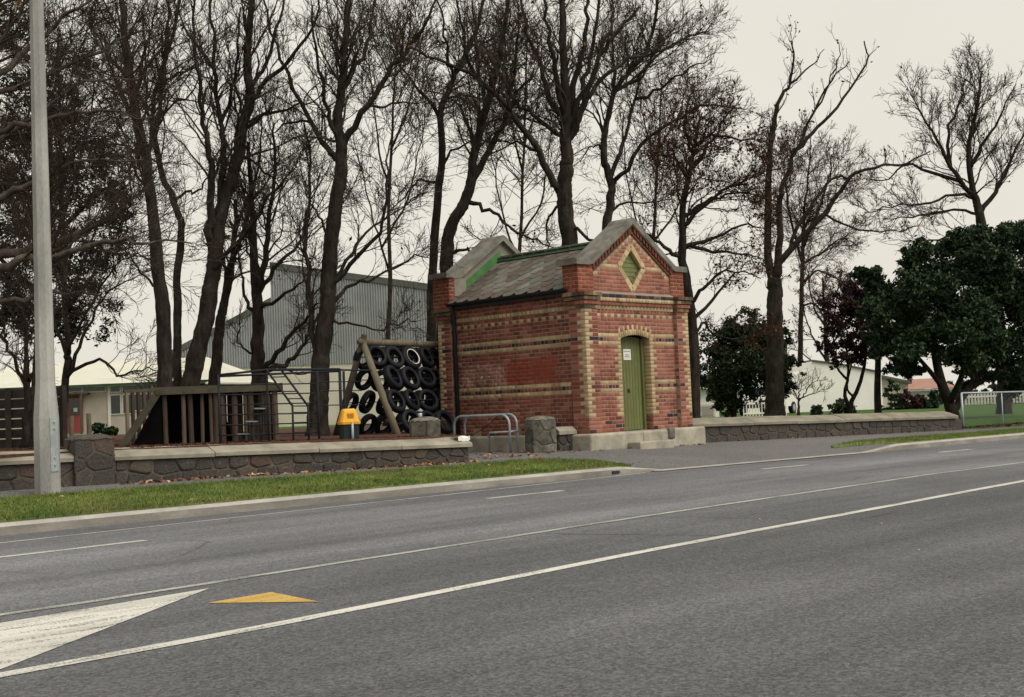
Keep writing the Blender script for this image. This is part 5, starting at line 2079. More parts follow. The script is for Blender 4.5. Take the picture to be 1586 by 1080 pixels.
cc = flat(at_depth(1190, 640, 62), 0.42)
car = thing("parked_car", cc, "white parked car half hidden behind the big trunk", "car")
cdx, cdy = RH * 0.55 + FH * 0.83, -RH * 0.83 + FH * 0.55
cdx, cdy = cdx / np.linalg.norm(cdx), cdy / np.linalg.norm(cdy)


def cpt(x, y, z):
    return cc + cdx * x + cdy * y + np.array([0, 0, z])


side_p = [(-2.0, .35), (-2.05, .62), (-1.95, .82), (-1.05, .95), (-0.55, 1.36), (0.9, 1.38), (1.6, 0.98), (2.0, .93), (2.05, .4)]
part("body", M_TRIM, car, lambda m: m.prism([cpt(x, -0.8, z) for x, z in side_p], cdy * 1.6))
for y0 in (-0.815, 0.805):
    part("side_window", M_GLASS, car, lambda m: m.prism([cpt(x, y0, z) for x, z in ((-0.9, .98), (-0.5, 1.3), (0.85, 1.32), (1.3, 1.0))], cdy * 0.01))
part("windscreen", M_GLASS, car, lambda m: m.prism([cpt(-1.03, -0.68, .985), cpt(-0.6, -0.62, 1.335), cpt(-0.6, 0.62, 1.335), cpt(-1.03, 0.68, .985)], cdx * -0.012 + np.array([0, 0, 0.012])))
for x, y in ((-1.3, -0.75), (1.3, -0.75), (-1.3, 0.75), (1.3, 0.75)):
    wl = part("wheel", M_TYRE, car, lambda m: m.tube([cpt(x, y - 0.1, .3), cpt(x, y + 0.1, .3)], 0.3, 18))
    part("rim", M_GALV, wl, lambda m: m.tube([cpt(x, y - 0.11, .3), cpt(x, y + 0.11, .3)], 0.18, 14))
for y in (-0.55, 0.55):
    part("headlight", M_GLASS, car, lambda m: m.obox(cpt(-2.045, y, .66), cdx * 0.02, cdy * 0.18, (0, 0, 0.07)))
part("bumper", M_BLACK, car, lambda m: m.obox(cpt(-2.06, 0, .46), cdx * 0.05, cdy * 0.8, (0, 0, 0.08)))

# ------------------------------------------------------------------ pipe and wire fence at the right
pf_ = thing("wire_fence", at_depth(1492, 657, 36), "galvanised pipe and wire fence at the end of the right wall", "fence")
PFt, PFb = [], []
for (u, vt, vb, d) in ((1492, 609, 660, 36.0), (1554, 607.5, 659, 37.5), (1650, 605, 657, 40), (1750, 602, 655, 42.5)):
    t, b = at_depth(u, vt, d), at_depth(u, vb, d)
    t = np.array([b[0], b[1], t[2]])
    PFt.append(t)
    PFb.append(b)
    part("post", M_GALV, pf_, lambda m: m.tube([b - np.array([0, 0, 0.2]), t], 0.032 if u < 1500 else 0.02, 8), True)
part("top_rail", M_GALV, pf_, lambda m: m.tube(PFt, 0.026, 8), True)


def wires(m):
    for i in range(len(PFt) - 1):
        a0, a1, t0, t1 = PFb[i], PFb[i + 1], PFt[i], PFt[i + 1]
        L = np.linalg.norm(a1 - a0)
        hgt = t0[2] - a0[2]
        n = int(L / 0.1)
        for k in range(-int(hgt / 0.1), n):
            for sg in (0, 1):
                s0, s1 = k * 0.1, k * 0.1 + hgt
                z0, z1 = 0.0, 1.0
                if s0 < 0:
                    z0 = -s0 / hgt
                    s0 = 0
                if s1 > L:
                    z1 = 1 - (s1 - L) / hgt
                    s1 = L
                P = lambda s, z: a0 + (a1 - a0) * s / L + np.array([0, 0, hgt * (z if sg == 0 else 1 - z)])
                m.tube([P(s0, z0), P(s1, z1)], 0.0022, 3, False)


o = part("wire_mesh", M_GALV, pf_, wires)
o["kind"] = "stuff"

# ------------------------------------------------------------------ trees


def unit(a):
    return a / (np.linalg.norm(a, axis=-1, keepdims=True) + 1e-9)


def tubes(P, R, sides):
    """P (N,K,3) polylines, R (N,K) radii -> verts, quad faces"""
    N, K, _ = P.shape
    T = np.empty_like(P)
    T[:, 1:-1] = P[:, 2:] - P[:, :-2]
    T[:, 0] = P[:, 1] - P[:, 0]
    T[:, -1] = P[:, -1] - P[:, -2]
    T = unit(T)
    ref = unit(np.cross(T.mean(1), np.where(np.abs(T.mean(1))[:, 2:3] > 0.9, np.array([[1.0, 0, 0]]), np.array([[0, 0, 1.0]]))))
    A = unit(ref[:, None, :] - T * (T * ref[:, None, :]).sum(-1, keepdims=True))
    B = np.cross(T, A)
    ang = 2 * np.pi * np.arange(sides) / sides
    V = P[:, :, None, :] + R[:, :, None, None] * (np.cos(ang)[None, None, :, None] * A[:, :, None, :] + np.sin(ang)[None, None, :, None] * B[:, :, None, :])
    idx = np.arange(N * K * sides).reshape(N, K, sides)
    a = idx[:, :-1, :]
    b = np.roll(a, -1, 2)
    d = idx[:, 1:, :]
    c = np.roll(d, -1, 2)
    F = np.stack([a, b, c, d], -1).reshape(-1, 4)
    return V.reshape(-1, 3), F


def grow(P, R, per_m, lf, up, ang=(0.5, 1.1), K=5, t0=0.15, rk=0.55, wig=0.18, lmin=0.25, lmax=9.0, g=None, tip=0.0035, droop=0.0, rmax=1.0):
    """children along parent polylines. returns P2, R2"""
    g = g or rng
    seg = np.linalg.norm(np.diff(P, axis=1), axis=2)
    L = seg.sum(1)
    cnt = np.maximum(g.poisson(L * per_m), 0)
    if cnt.sum() == 0:
        return np.zeros((0, K, 3)), np.zeros((0, K))
    pi = np.repeat(np.arange(len(P)), cnt)
    n = len(pi)
    t = t0 + (1 - t0) * g.uniform(0, 1, n) ** 0.7
    t = np.minimum(t, 0.999)
    kk = t * (P.shape[1] - 1)
    i0 = kk.astype(int)
    f = (kk - i0)[:, None]
    S = P[pi, i0] * (1 - f) + P[pi, i0 + 1] * f
    T = unit(P[pi, i0 + 1] - P[pi, i0])
    r = R[pi, i0] * (1 - f[:, 0]) + R[pi, i0 + 1] * f[:, 0]
    rnd = unit(g.normal(0, 1, (n, 3)))
    side = unit(rnd - T * (rnd * T).sum(1, keepdims=True))
    a = g.uniform(ang[0], ang[1], n)[:, None]
    D = unit(T * np.cos(a) + side * np.sin(a) + np.array([0, 0, up]))
    ln = np.clip(L[pi] * lf * (1.15 - 0.75 * t) * g.uniform(0.55, 1.3, n), lmin, lmax)
    r0 = np.minimum(np.maximum(r * rk * g.uniform(0.6, 1.0, n), tip * 1.3), rmax)
    P2 = np.empty((n, K, 3))
    P2[:, 0] = S
    d = D.copy()
    st = (ln / (K - 1))[:, None]
    for k in range(1, K):
        d = unit(d + g.normal(0, wig, (n, 3)) + np.array([0, 0, up * 0.25 - droop * k / K]))
        P2[:, k] = P2[:, k - 1] + d * st
    w = np.linspace(0, 1, K)[None, :]
    R2 = r0[:, None] * (1 - w) + tip * w
    return P2, R2


def catmull(pts, n):
    pts = [np.asarray(p_, float) for p_ in pts]
    if len(pts) == 2:
        return np.array([pts[0] + (pts[1] - pts[0]) * t for t in np.linspace(0, 1, n)])
    Q = [2 * pts[0] - pts[1]] + pts + [2 * pts[-1] - pts[-2]]
    out = []
    for t in np.linspace(0, len(pts) - 1 - 1e-6, n):
        i = int(t)
        f = t - i
        p0, p1, p2, p3 = Q[i:i + 4]
        out.append(0.5 * ((2 * p1) + (-p0 + p2) * f + (2 * p0 - 5 * p1 + 4 * p2 - p3) * f * f + (-p0 + 3 * p1 - 3 * p2 + p3) * f ** 3))
    return np.array(out)


def bare_tree(name, label, depth, base_z, limbs, seed, dens=(2.6, 4.2, 6.0), lf=(0.30, 0.42, 0.45), up=0.25, mat=M_BARK, tmat=M_TWIG, group="bare winter trees", leaves=0, leafmat=None, tip=0.0035, spread=1.0, cat="tree", lmax=(4.5, 1.8, 0.75), droop=0.0, budget=7500, boost=1.0):
    """limbs: list of (pixel polyline, start width px, end width px, depth shift at the tip). First limb is the trunk.
    The traced limbs stand at real distances; every further branch and twig is grown in space around them."""
    g = np.random.default_rng(seed)
    dens = (dens[0] * 1.95 * boost, dens[1] * 1.6 * boost, dens[2] * 1.65 * boost)
    lf = (lf[0] * 1.55, lf[1] * 1.05, lf[2] * 1.1)
    lmax = (lmax[0] * 1.1, lmax[1] * 1.15, lmax[2] * 1.25)
    W = []          # world polylines
    px = []
    for li, (pts, w0, w1, dd) in enumerate(limbs):
        pts = [np.array(q, float) for q in pts]
        d0 = depth
        if li:
            best = None
            for (wp, pp, rr) in W:
                k = int(np.argmin(np.linalg.norm(pp - pts[0], axis=1)))
                dist = np.linalg.norm(pp[k] - pts[0])
                if best is None or dist < best[0]:
                    best = (dist, depth_of(wp[k]), wp[k], pp[k])
            d0 = best[1]
        n = max(8, 3 * len(pts))
        cum = np.concatenate([[0], np.cumsum([np.linalg.norm(b - a) for a, b in zip(pts[:-1], pts[1:])])])
        cum /= cum[-1]
        wpts = [at_depth(q[0], q[1], d0 + dd * c_ * spread) for q, c_ in zip(pts, cum)]
        if li and best[0] < 14:
            wpts[0] = best[2]
        if li == 0:
            b = wpts[0].copy()
            b[2] = base_z - 0.15
            if wpts[0][2] > base_z:
                wpts = [b] + wpts
        C = catmull(wpts, n)
        C[1:] += g.normal(0, 0.014 if li == 0 else 0.032, (n - 1, 3))
        r = (w1 * 0.8 + (w0 - w1 * 0.8) * (1 - np.linspace(0, 1, n)) ** (1.0 if li == 0 else 1.25)) * 0.5 * depth / FOC
        if li == 0:
            zz = np.clip((C[:, 2] - base_z) / 0.6, 0, 1)
            r = r * (1 + 0.28 * (1 - zz) ** 2)
        pp = np.array([project(q) for q in C])
        W.append((C, pp, r))
    foot = W[0][0][0].copy()
    foot[2] = base_z
    root = thing(name, foot, label, cat, group)
    mb = MB()
    C, _, r = W[0]
    Cd = catmull(list(C), len(C) * 3)
    rd2 = np.interp(np.linspace(0, 1, len(Cd)), np.linspace(0, 1, len(r)), r) * g.uniform(0.95, 1.06, len(Cd))
    mb.tube(list(Cd), list(rd2), 14)
    ridge_ = g.normal(0, 0.045, 14)                   # fluted bark, burrs
    for iv in range(len(mb.v)):
        k_ = iv // 14
        c_ = Cd[min(k_, len(Cd) - 1)]
        w_ = 1 + ridge_[iv % 14] + g.normal(0, 0.03)
        mb.v[iv] = tuple(c_ + (np.array(mb.v[iv]) - c_) * w_)
    mb.build("trunk", mat, root, True)
    n = 14
    LP, LR = [], []
    mb = MB()
    for (C, _, r) in W[1:]:
        mb.tube(list(C), list(r), 8)
    if len(W) > 1:
        mb.build("limbs", mat, root, True)
    for wi, (C, _, r) in enumerate(W):
        s = np.linspace(0, len(C) - 1, n)
        i = np.minimum(s.astype(int), len(C) - 2)
        f = (s - i)[:, None]
        Q = C[i] * (1 - f) + C[i + 1] * f
        rr = r[i] * (1 - f[:, 0]) + r[i + 1] * f[:, 0]
        if wi == 0:                                   # the trunk only branches in its upper part
            h = int(len(Q) * 0.42)
            s = np.linspace(h, n - 1, n)
            i = np.minimum(s.astype(int), n - 2)
            f = (s - i)[:, None]
            Q, rr = Q[i] * (1 - f) + Q[i + 1] * f, rr[i] * (1 - f[:, 0]) + rr[i + 1] * f[:, 0]
        LP.append(Q)
        LR.append(rr)
    P0, R0 = np.array(LP), np.array(LR)
    P1, R1 = grow(P0, R0, dens[0], lf[0], up, (0.5, 1.15), 8, 0.22, 0.42, 0.2, 0.6, lmax[0], g, tip * 1.5, droop, 0.035)
    # the leading ends of the limbs carry on as thinner shoots
    P2, R2 = grow(P1, R1, dens[1], lf[1], up * 0.8, (0.4, 1.0), 5, 0.12, 0.6, 0.18, 0.35, lmax[1], g, tip * 1.2, droop, 0.02)
    P3, R3 = grow(P2, R2, dens[2], lf[2], up * 0.7, (0.35, 0.95), 3, 0.1, 0.7, 0.24, 0.18, lmax[2], g, tip, droop, 0.008)
    def thin(P_, R_, n_):
        if len(P_) <= n_:
            return P_, R_
        k_ = g.permutation(len(P_))[:n_]
        return P_[k_], R_[k_]
    P3, R3 = thin(P3, R3, budget)
    Vs, Fs = [], []
    o_ = 0
    for P_, R_, sd_ in ((P1, R1, 5), (P2, R2, 3), (P3, R3, 3)):
        if len(P_):
            v, f = tubes(P_, R_, sd_)
            Vs.append(v)
            Fs.append(f + o_)
            o_ += len(v)
    crown = raw_mesh("twigs", np.concatenate(Vs), np.concatenate(Fs), tmat, root)
    crown["kind"] = "stuff"
    if leaves:
        ends = np.concatenate([P2[:, 2:].reshape(-1, 3), P3[:, 1:].reshape(-1, 3)])
        sel = ends[g.integers(0, len(ends), leaves)]
        scatter_leaves("dead_leaves", sel, g, 0.035, 0.075, leafmat or M_LEAFD, root, 0.05)
    return root


def scatter_leaves(name, C, g, s0, s1, mat, parent, jit=0.0, aspect=0.55, kind="stuff"):
    n = len(C)
    C = C + g.normal(0, jit, (n, 3)) if jit else C
    a = unit(g.normal(0, 1, (n, 3)))
    b = unit(np.cross(a, g.normal(0, 1, (n, 3))))
    s = g.uniform(s0, s1, n)[:, None]
    nn = np.cross(a, b)
    V = np.stack([C - a * s, C + b * s * aspect + nn * s * 0.18, C + a * s, C - b * s * aspect + nn * s * 0.18], 1).reshape(-1, 3)
    F = np.arange(4 * n).reshape(-1, 4)
    o = raw_mesh(name, V, F, mat, parent)
    if kind:
        o["kind"] = kind
    return o


YZ = 0.72
# --- left: sweeping grey-barked tree whose trunk stands out of frame
bare_tree("bare_tree", "bare tree with long pale grey branches reaching in from the left edge behind the pole", 21.0, 0.82, [
    ([(-95, 690), (-90, 560), (-80, 440), (-75, 330), (-60, 200), (-40, 60), (-20, -60)], 60, 16, 1.0),
    ([(-85, 500), (-20, 430), (22, 405), (85, 398), (167, 376), (222, 376), (300, 378)], 20, 3, -1.0),
    ([(-80, 420), (20, 395), (83, 376), (148, 346), (200, 316), (245, 270)], 20, 4, 1.0),
    ([(-76, 350), (-20, 315), (22, 298), (78, 276), (122, 250), (222, 248)], 17, 3, -0.5),
    ([(-70, 280), (-20, 235), (22, 205), (56, 179), (122, 131), (207, 127)], 16, 3, 0.5),
    ([(-60, 210), (20, 200), (85, 183), (148, 168), (237, 187)], 13, 3, -1.0),
    ([(-60, 180), (10, 110), (60, 60), (110, 20), (170, -30)], 14, 4, 0.6),
    ([(-80, 470), (-10, 470), (60, 455), (130, 455), (180, 470)], 13, 3, 0.4),
    ([(-50, 120), (0, 60), (40, 0), (60, -40)], 11, 4, -0.5),
    ([(-60, 160), (30, 130), (110, 100), (190, 60), (250, 40)], 11, 3, 1.2),
], 101, (3.0, 4.4, 5.5), (0.34, 0.45, 0.45), 0.12, M_BARKG, M_TWIG, leaves=70, lmax=(3.0, 1.5, 0.6), tip=0.003)
bare_tree("bare_tree", "dark bare tree with forked trunk between the board fence and the school door", 33.0, 0.85, [
    ([(96, 660), (99, 610), (104, 560), (105, 540), (102, 470), (98, 380), (95, 280), (92, 180), (90, 60)], 15, 5, 0.5),
    ([(105, 590), (150, 556), (185, 580), (215, 574), (245, 571)], 6, 2, -1.0),
    ([(106, 575), (125, 530), (150, 480), (190, 440), (235, 420)], 7, 2, 1.0),
    ([(104, 550), (130, 490), (170, 420), (215, 390)], 6, 2, -0.8),
    ([(103, 560), (85, 500), (60, 430), (40, 350)], 7, 2, 0.8),
    ([(102, 470), (130, 400), (160, 330), (180, 240)], 6, 2, 0.8),
    ([(100, 420), (80, 340), (70, 250), (60, 160)], 6, 2, -0.6),
    ([(97, 340), (120, 260), (140, 160), (150, 60)], 5, 2, -0.4),
], 102, (3.0, 4.2, 5.5), (0.38, 0.45, 0.45), 0.15, tip=0.004)
bare_tree("bare_tree", "bare tree with low V-shaped fork in front of the dark board fence", 24.5, 0.82, [
    ([(38, 690), (40, 640), (42, 600), (40, 560)], 12, 10, 0.0),
    ([(41, 600), (28, 570), (15, 540), (2, 500), (-10, 430)], 8, 3, 0.5),
    ([(41, 585), (58, 560), (66, 520), (70, 460), (60, 380)], 8, 3, -0.5),
    ([(40, 560), (36, 500), (30, 420), (25, 330)], 7, 3, 0.5),
], 103, (3.2, 4.2, 5.0), (0.4, 0.45, 0.45), 0.15, tip=0.003)

# --- the row behind the playground
bare_tree("bare_tree", "stout straight bare tree whose trunk rises behind the left end of the fort", 27.5, 0.8, [
    ([(258, 680), (257, 600), (253, 520), (246, 430), (238, 350), (229, 260), (214, 190), (200, 110), (190, 20), (185, -50)], 29, 9, 0.8),
    ([(236, 330), (222, 270), (210, 200), (195, 120), (180, 40)], 9, 3, -0.8),
    ([(248, 450), (225, 430), (205, 400), (180, 370)], 5, 2, -1.0),
    ([(228, 250), (245, 190), (255, 110), (260, 30), (265, -40)], 9, 4, 0.6),
    ([(215, 190), (190, 150), (165, 90), (140, 30)], 7, 3, 0.6),
    ([(206, 140), (225, 80), (240, 10)], 6, 3, -0.6),
], 104, (3.0, 4.0, 5.5), (0.30, 0.42, 0.45), 0.25, leaves=30, boost=0.72)
bare_tree("bare_tree", "slender bare tree leaning left close against the stout trunk behind the fort", 29.0, 0.8, [
    ([(276, 680), (275, 600), (276, 500), (275, 420), (281, 353), (272, 320), (252, 275), (241, 227), (235, 198), (241, 142), (259, 87), (275, 20), (285, -40)], 15, 5, 0.5),
    ([(272, 318), (290, 300), (310, 292), (330, 270), (345, 235)], 5, 2, -0.8),
    ([(245, 240), (230, 180), (226, 110), (222, 30)], 6, 3, 0.8),
    ([(240, 150), (270, 115), (305, 100), (330, 60)], 5, 2, 0.4),
    ([(236, 200), (260, 170), (300, 140), (312, 100)], 5, 2, -0.5),
], 105, (3.0, 4.0, 5.5), (0.32, 0.42, 0.45), 0.25, boost=0.72)
bare_tree("bare_tree", "big bare tree with curved dark trunk splitting into tall limbs above the fort", 28.5, 0.79, [
    ([(292, 680), (294, 610), (302, 560), (318, 500), (328, 430), (336, 380), (346, 316), (367, 250), (374, 198), (385, 161), (383, 113), (385, 57), (392, -10), (395, -60)], 34, 9, 0.8),
    ([(332, 400), (322, 353), (330, 279), (324, 242), (315, 187), (308, 130), (300, 60), (296, -20)], 15, 4, -0.8),
    ([(337, 380), (346, 300), (346, 227), (341, 187), (331, 113), (330, 57), (326, -20)], 13, 5, 1.2),
    ([(384, 165), (407, 131), (444, 94), (480, 50), (500, 0)], 10, 4, -0.6),
    ([(376, 195), (393, 192), (444, 168), (481, 157), (520, 130)], 8, 2, 1.0),
    ([(386, 140), (410, 100), (430, 40), (440, -20)], 8, 4, 0.8),
    ([(329, 420), (355, 390), (400, 330), (441, 276), (450, 262)], 10, 3, -1.0),
    ([(370, 235), (400, 255), (430, 285), (445, 280)], 5, 2, 0.5),
    ([(341, 190), (360, 140), (368, 80), (372, 10)], 7, 3, -0.6),
    ([(331, 120), (310, 80), (285, 40), (270, -10)], 6, 3, 0.6),
], 106, (2.6, 3.6, 5.0), (0.26, 0.40, 0.45), 0.28, leaves=40, boost=0.85)
bare_tree("bare_tree", "bare tree with upright trunk behind the right end of the fort", 31.0, 0.79, [
    ([(336, 680), (333, 600), (338, 520), (346, 470), (357, 420), (363, 370), (366, 310)], 20, 7, 0.4),
    ([(346, 470), (350, 430), (372, 370), (392, 300), (402, 240), (405, 180)], 8, 3, -0.5),
    ([(364, 360), (380, 320), (400, 300), (425, 290)], 5, 2, 0.4),
], 107, (2.8, 3.8, 5.0), (0.34, 0.42, 0.45), 0.2)
bare_tree("bare_tree", "many-stemmed bare tree with low spreading limbs in front of the grey hall", 29.5, 0.78, [
    ([(400, 680), (399, 600), (398, 540), (399, 480), (393, 420), (391, 350), (388, 280), (384, 220)], 26, 6, 0.4),
    ([(402, 520), (405, 450), (410, 390), (420, 320), (425, 250), (420, 190)], 14, 4, -0.6),
    ([(410, 590), (425, 550), (450, 520), (475, 495), (492, 470)], 10, 4, -0.8),
    ([(418, 580), (440, 565), (462, 545), (480, 520), (500, 480)], 10, 4, 0.8),
    ([(399, 500), (380, 460), (374, 420), (366, 380)], 7, 3, 0.6),
    ([(400, 545), (385, 545), (367, 525), (372, 490)], 5, 2, -0.6),
    ([(408, 440), (440, 400), (470, 360), (480, 320)], 8, 3, 0.7),
    ([(405, 480), (440, 455), (465, 440), (490, 415)], 7, 2, -0.7),
    ([(392, 380), (370, 330), (350, 300)], 6, 2, 0.6),
], 108, (3.0, 4.0, 5.0), (0.34, 0.42, 0.45), 0.2)
bare_tree("bare_tree", "tall bare tree rising through the climbing bars before the grey hall", 28.0, 0.74, [
    ([(492, 690), (494, 620), (497, 560), (505, 490), (511, 409), (517, 335), (528, 261), (528, 225), (523, 187), (530, 131), (535, 70), (540, 0), (545, -60)], 31, 8, 0.6),
    ([(531, 235), (537, 213), (567, 168), (600, 116), (632, 77), (660, 30), (680, -20)], 14, 4, -0.7),
    ([(519, 245), (511, 238), (485, 194), (452, 131), (422, 57), (410, 0)], 12, 4, 0.8),
    ([(527, 215), (512, 190), (500, 140), (490, 80), (480, 10)], 9, 4, -0.8),
    ([(531, 140), (560, 90), (575, 30), (585, -30)], 9, 4, 0.8),
    ([(509, 440), (537, 415), (585, 364), (597, 300), (600, 242), (611, 198)], 9, 2, -1.0),
    ([(505, 480), (545, 440), (580, 430), (640, 400), (665, 395)], 7, 2, 0.6),
    ([(506, 500), (530, 500), (580, 508), (620, 500), (645, 498)], 5, 2, -0.8),
    ([(508, 460), (540, 400), (570, 360), (610, 330), (650, 300)], 7, 2, 0.8),
    ([(497, 570), (480, 500), (475, 420), (478, 330), (480, 260), (470, 190)], 11, 4, 0.9),
    ([(513, 380), (495, 340), (480, 300), (470, 280)], 5, 2, -0.6),
    ([(485, 200), (455, 190), (430, 200), (410, 215)], 5, 2, 0.5),
    ([(567, 170), (600, 165), (640, 160), (680, 145)], 5, 2, 0.5),
], 109, (2.6, 3.8, 5.2), (0.28, 0.42, 0.45), 0.26, leaves=60)
bare_tree("bare_tree", "slim bare tree rising just left of the brick building beside a thicker trunk", 34.0, 0.6, [
    ([(666, 660), (667, 560), (671, 420), (678, 298), (685, 242), (683, 175), (695, 140), (707, 109), (730, 68), (745, 20), (755, -40)], 17, 5, 0.5),
    ([(683, 178), (650, 140), (620, 100), (600, 60)], 6, 2, -0.7),
    ([(684, 260), (705, 230), (740, 220), (780, 218)], 5, 2, 0.7),
    ([(700, 125), (690, 70), (680, 0)], 6, 3, -0.6),
    ([(678, 300), (650, 280), (630, 300), (600, 330)], 5, 2, 0.8),
    ([(730, 70), (760, 60), (800, 30)], 5, 2, 0.6),
], 110, (2.6, 3.6, 5.0), (0.30, 0.42, 0.45), 0.25, leaves=120)
bare_tree("bare_tree", "leaning bare tree behind the rear stone gable of the brick building", 33.0, 0.6, [
    ([(684, 660), (686, 560), (692, 412), (696, 360), (718, 316), (730, 275), (737, 227), (755, 161), (768, 110), (780, 50), (790, -30)], 26, 6, -0.5),
    ([(731, 275), (755, 242), (778, 194), (800, 150), (830, 110)], 12, 4, 0.7),
    ([(722, 313), (745, 320), (770, 335), (800, 361), (840, 375), (858, 385)], 8, 2, -0.8),
    ([(738, 225), (720, 180), (690, 150), (660, 140)], 6, 2, 0.8),
    ([(692, 385), (700, 392), (722, 386), (730, 398)], 7, 4, -0.3),
    ([(756, 162), (740, 110), (735, 50), (730, -20)], 7, 3, 0.6),
    ([(778, 194), (790, 140), (800, 80), (805, 20)], 7, 3, -0.5),
], 111, (2.6, 3.6, 5.0), (0.28, 0.42, 0.45), 0.25, leaves=200)
bare_tree("bare_tree", "largest bare tree with massive trunk and fan of limbs directly behind the slate roof", 32.0, 0.5, [
    ([(886, 640), (886, 500), (882, 375), (874, 316), (876, 270), (878, 242), (877, 200), (876, 168), (874, 113), (871, 38), (870, -30)], 33, 10, 0.4),
    ([(870, 300), (861, 290), (837, 242), (789, 168), (733, 120), (680, 95), (630, 75)], 15, 4, -1.2),
    ([(872, 205), (863, 209), (830, 180), (800, 157), (770, 110), (745, 70)], 9, 3, 1.2),
    ([(874, 185), (855, 161), (845, 130), (833, 94), (815, 42), (800, -20)], 12, 5, 1.0),
    ([(876, 180), (862, 120), (850, 60), (842, -10)], 11, 5, -1.0),
    ([(880, 225), (895, 190), (904, 160), (915, 125), (926, 94), (945, 60), (963, 42), (990, 10)], 14, 5, -0.8),
    ([(878, 190), (890, 130), (905, 70), (910, 10), (915, -40)], 12, 5, 1.0),
    ([(879, 200), (900, 150), (908, 110), (925, 40), (930, -30)], 11, 5, 0.4),
    ([(906, 155), (935, 120), (970, 95), (1010, 85), (1060, 60), (1100, 45)], 8, 2, 0.8),
    ([(885, 345), (905, 365), (920, 380), (930, 395)], 6, 4, -0.5),
    ([(872, 310), (850, 335), (845, 360), (850, 385)], 5, 3, 0.5),
    ([(836, 240), (810, 225), (780, 218), (750, 222)], 6, 2, 0.8),
    ([(790, 170), (780, 120), (790, 70), (800, 30)], 7, 3, 0.8),
    ([(735, 121), (720, 80), (715, 30), (700, -20)], 6, 3, -0.5),
    ([(930, 90), (945, 40), (950, -10)], 7, 3, 0.8),
], 112, (2.2, 3.4, 4.8), (0.24, 0.40, 0.45), 0.3, leaves=150)
bare_tree("bare_tree", "medium bare tree with one side limb rising behind the front gable apex", 35.0, 0.5, [
    ([(940, 640), (940, 500), (941, 357), (946, 310), (948, 290), (940, 262), (935, 242), (936, 210), (941, 187), (952, 142), (974, 113), (1000, 80), (1015, 30), (1020, -30)], 17, 5, 0.4),
    ([(949, 288), (963, 268), (1007, 213), (1059, 179), (1100, 165), (1152, 168)], 9, 2, -0.9),
    ([(948, 280), (958, 240), (967, 213), (985, 150), (1000, 110), (1030, 60)], 8, 3, 0.8),
    ([(955, 140), (990, 120), (1022, 83), (1060, 60), (1096, 50)], 7, 2, 0.6),
    ([(936, 245), (925, 225), (915, 230), (900, 250)], 4, 2, 0.5),
    ([(944, 330), (965, 315), (1000, 312), (1040, 310)], 5, 2, 0.7),
    ([(985, 150), (1020, 140), (1060, 110), (1100, 95)], 6, 2, -0.5),
    ([(940, 190), (950, 130), (950, 70), (945, 0)], 6, 3, 0.8),
], 113, (3.0, 4.2, 5.5), (0.32, 0.44, 0.45), 0.2, leaves=200)
bare_tree("oak_tree", "bushy bare oak holding brown leaves just right of the brick gable", 38.0, 0.45, [
    ([(1076, 650), (1075, 560), (1070, 480), (1058, 413), (1057, 360), (1059, 316), (1070, 257), (1076, 225), (1085, 180)], 20, 5, 0.4),
    ([(1070, 262), (1095, 230), (1120, 190), (1150, 150)], 8, 2, 0.8),
    ([(1066, 280), (1050, 250), (1035, 240), (1010, 235)], 7, 2, -0.7),
    ([(1058, 350), (1090, 320), (1130, 290), (1180, 270), (1215, 255)], 8, 2, -0.9),
    ([(1060, 330), (1100, 310), (1140, 300), (1190, 305)], 7, 2, 0.9),
    ([(1060, 400), (1030, 385), (1005, 365), (985, 362)], 8, 3, -0.6),
    ([(1062, 390), (1100, 370), (1150, 350), (1190, 355)], 8, 2, 0.8),
    ([(1064, 385), (1110, 390), (1150, 395), (1185, 400)], 7, 2, -0.8),
    ([(1073, 500), (1100, 470), (1130, 430), (1150, 420)], 7, 2, 0.6),
    ([(1072, 480), (1095, 440), (1130, 420), (1180, 430)], 7, 2, -0.6),
    ([(1074, 235), (1060, 200), (1065, 160), (1075, 130)], 6, 2, 0.5),
    ([(1078, 225), (1110, 210), (1150, 215), (1190, 220)], 6, 2, -0.6),
    ([(1076, 520), (1090, 500), (1110, 520), (1150, 525), (1190, 515)], 5, 2, 0.8),
], 114, (2.6, 4.2, 5.5), (0.34, 0.42, 0.45), 0.1, M_BARK, M_TWIGR, "oaks with brown leaves", leaves=2800, tip=0.0045, lmax=(2.8, 1.4, 0.6))
bare_tree("bare_tree", "tall forked bare tree with big trunk in the park and long limb to the right", 42.0, 0.42, [
    ([(1199, 655), (1200, 600), (1201, 535), (1200, 470), (1201, 430)], 29, 25, 0.2),
    ([(1197, 440), (1193, 413), (1191, 316), (1193, 242), (1198, 198), (1211, 146), (1226, 127), (1230, 81), (1224, 62)], 15, 2.5, 0.5),
    ([(1203, 440), (1207, 380), (1207, 316), (1213, 285), (1230, 242), (1256, 183), (1285, 127), (1315, 94)], 14, 2, -0.6),
    ([(1231, 240), (1252, 213), (1285, 179), (1318, 138), (1343, 90), (1338, 62)], 7, 2.5, 0.7),
    ([(1205, 440), (1211, 405), (1248, 361), (1278, 331), (1318, 276), (1359, 259), (1404, 253), (1440, 235)], 13, 2.5, -0.8),
    ([(1214, 400), (1235, 355), (1263, 309), (1293, 276), (1318, 275)], 7, 4, 0.4),
    ([(1280, 333), (1285, 337), (1330, 353), (1389, 357), (1425, 350)], 5, 2, 0.8),
    ([(1226, 127), (1255, 105), (1277, 78)], 4, 1.5, 0.4),
    ([(1256, 185), (1275, 150), (1295, 100), (1300, 70)], 3.5, 1.5, 0.5),
], 115, (1.6, 2.0, 3.0), (0.10, 0.40, 0.45), 0.5, boost=0.8, leaves=260, tip=0.004, lmax=(1.5, 0.9, 0.5))
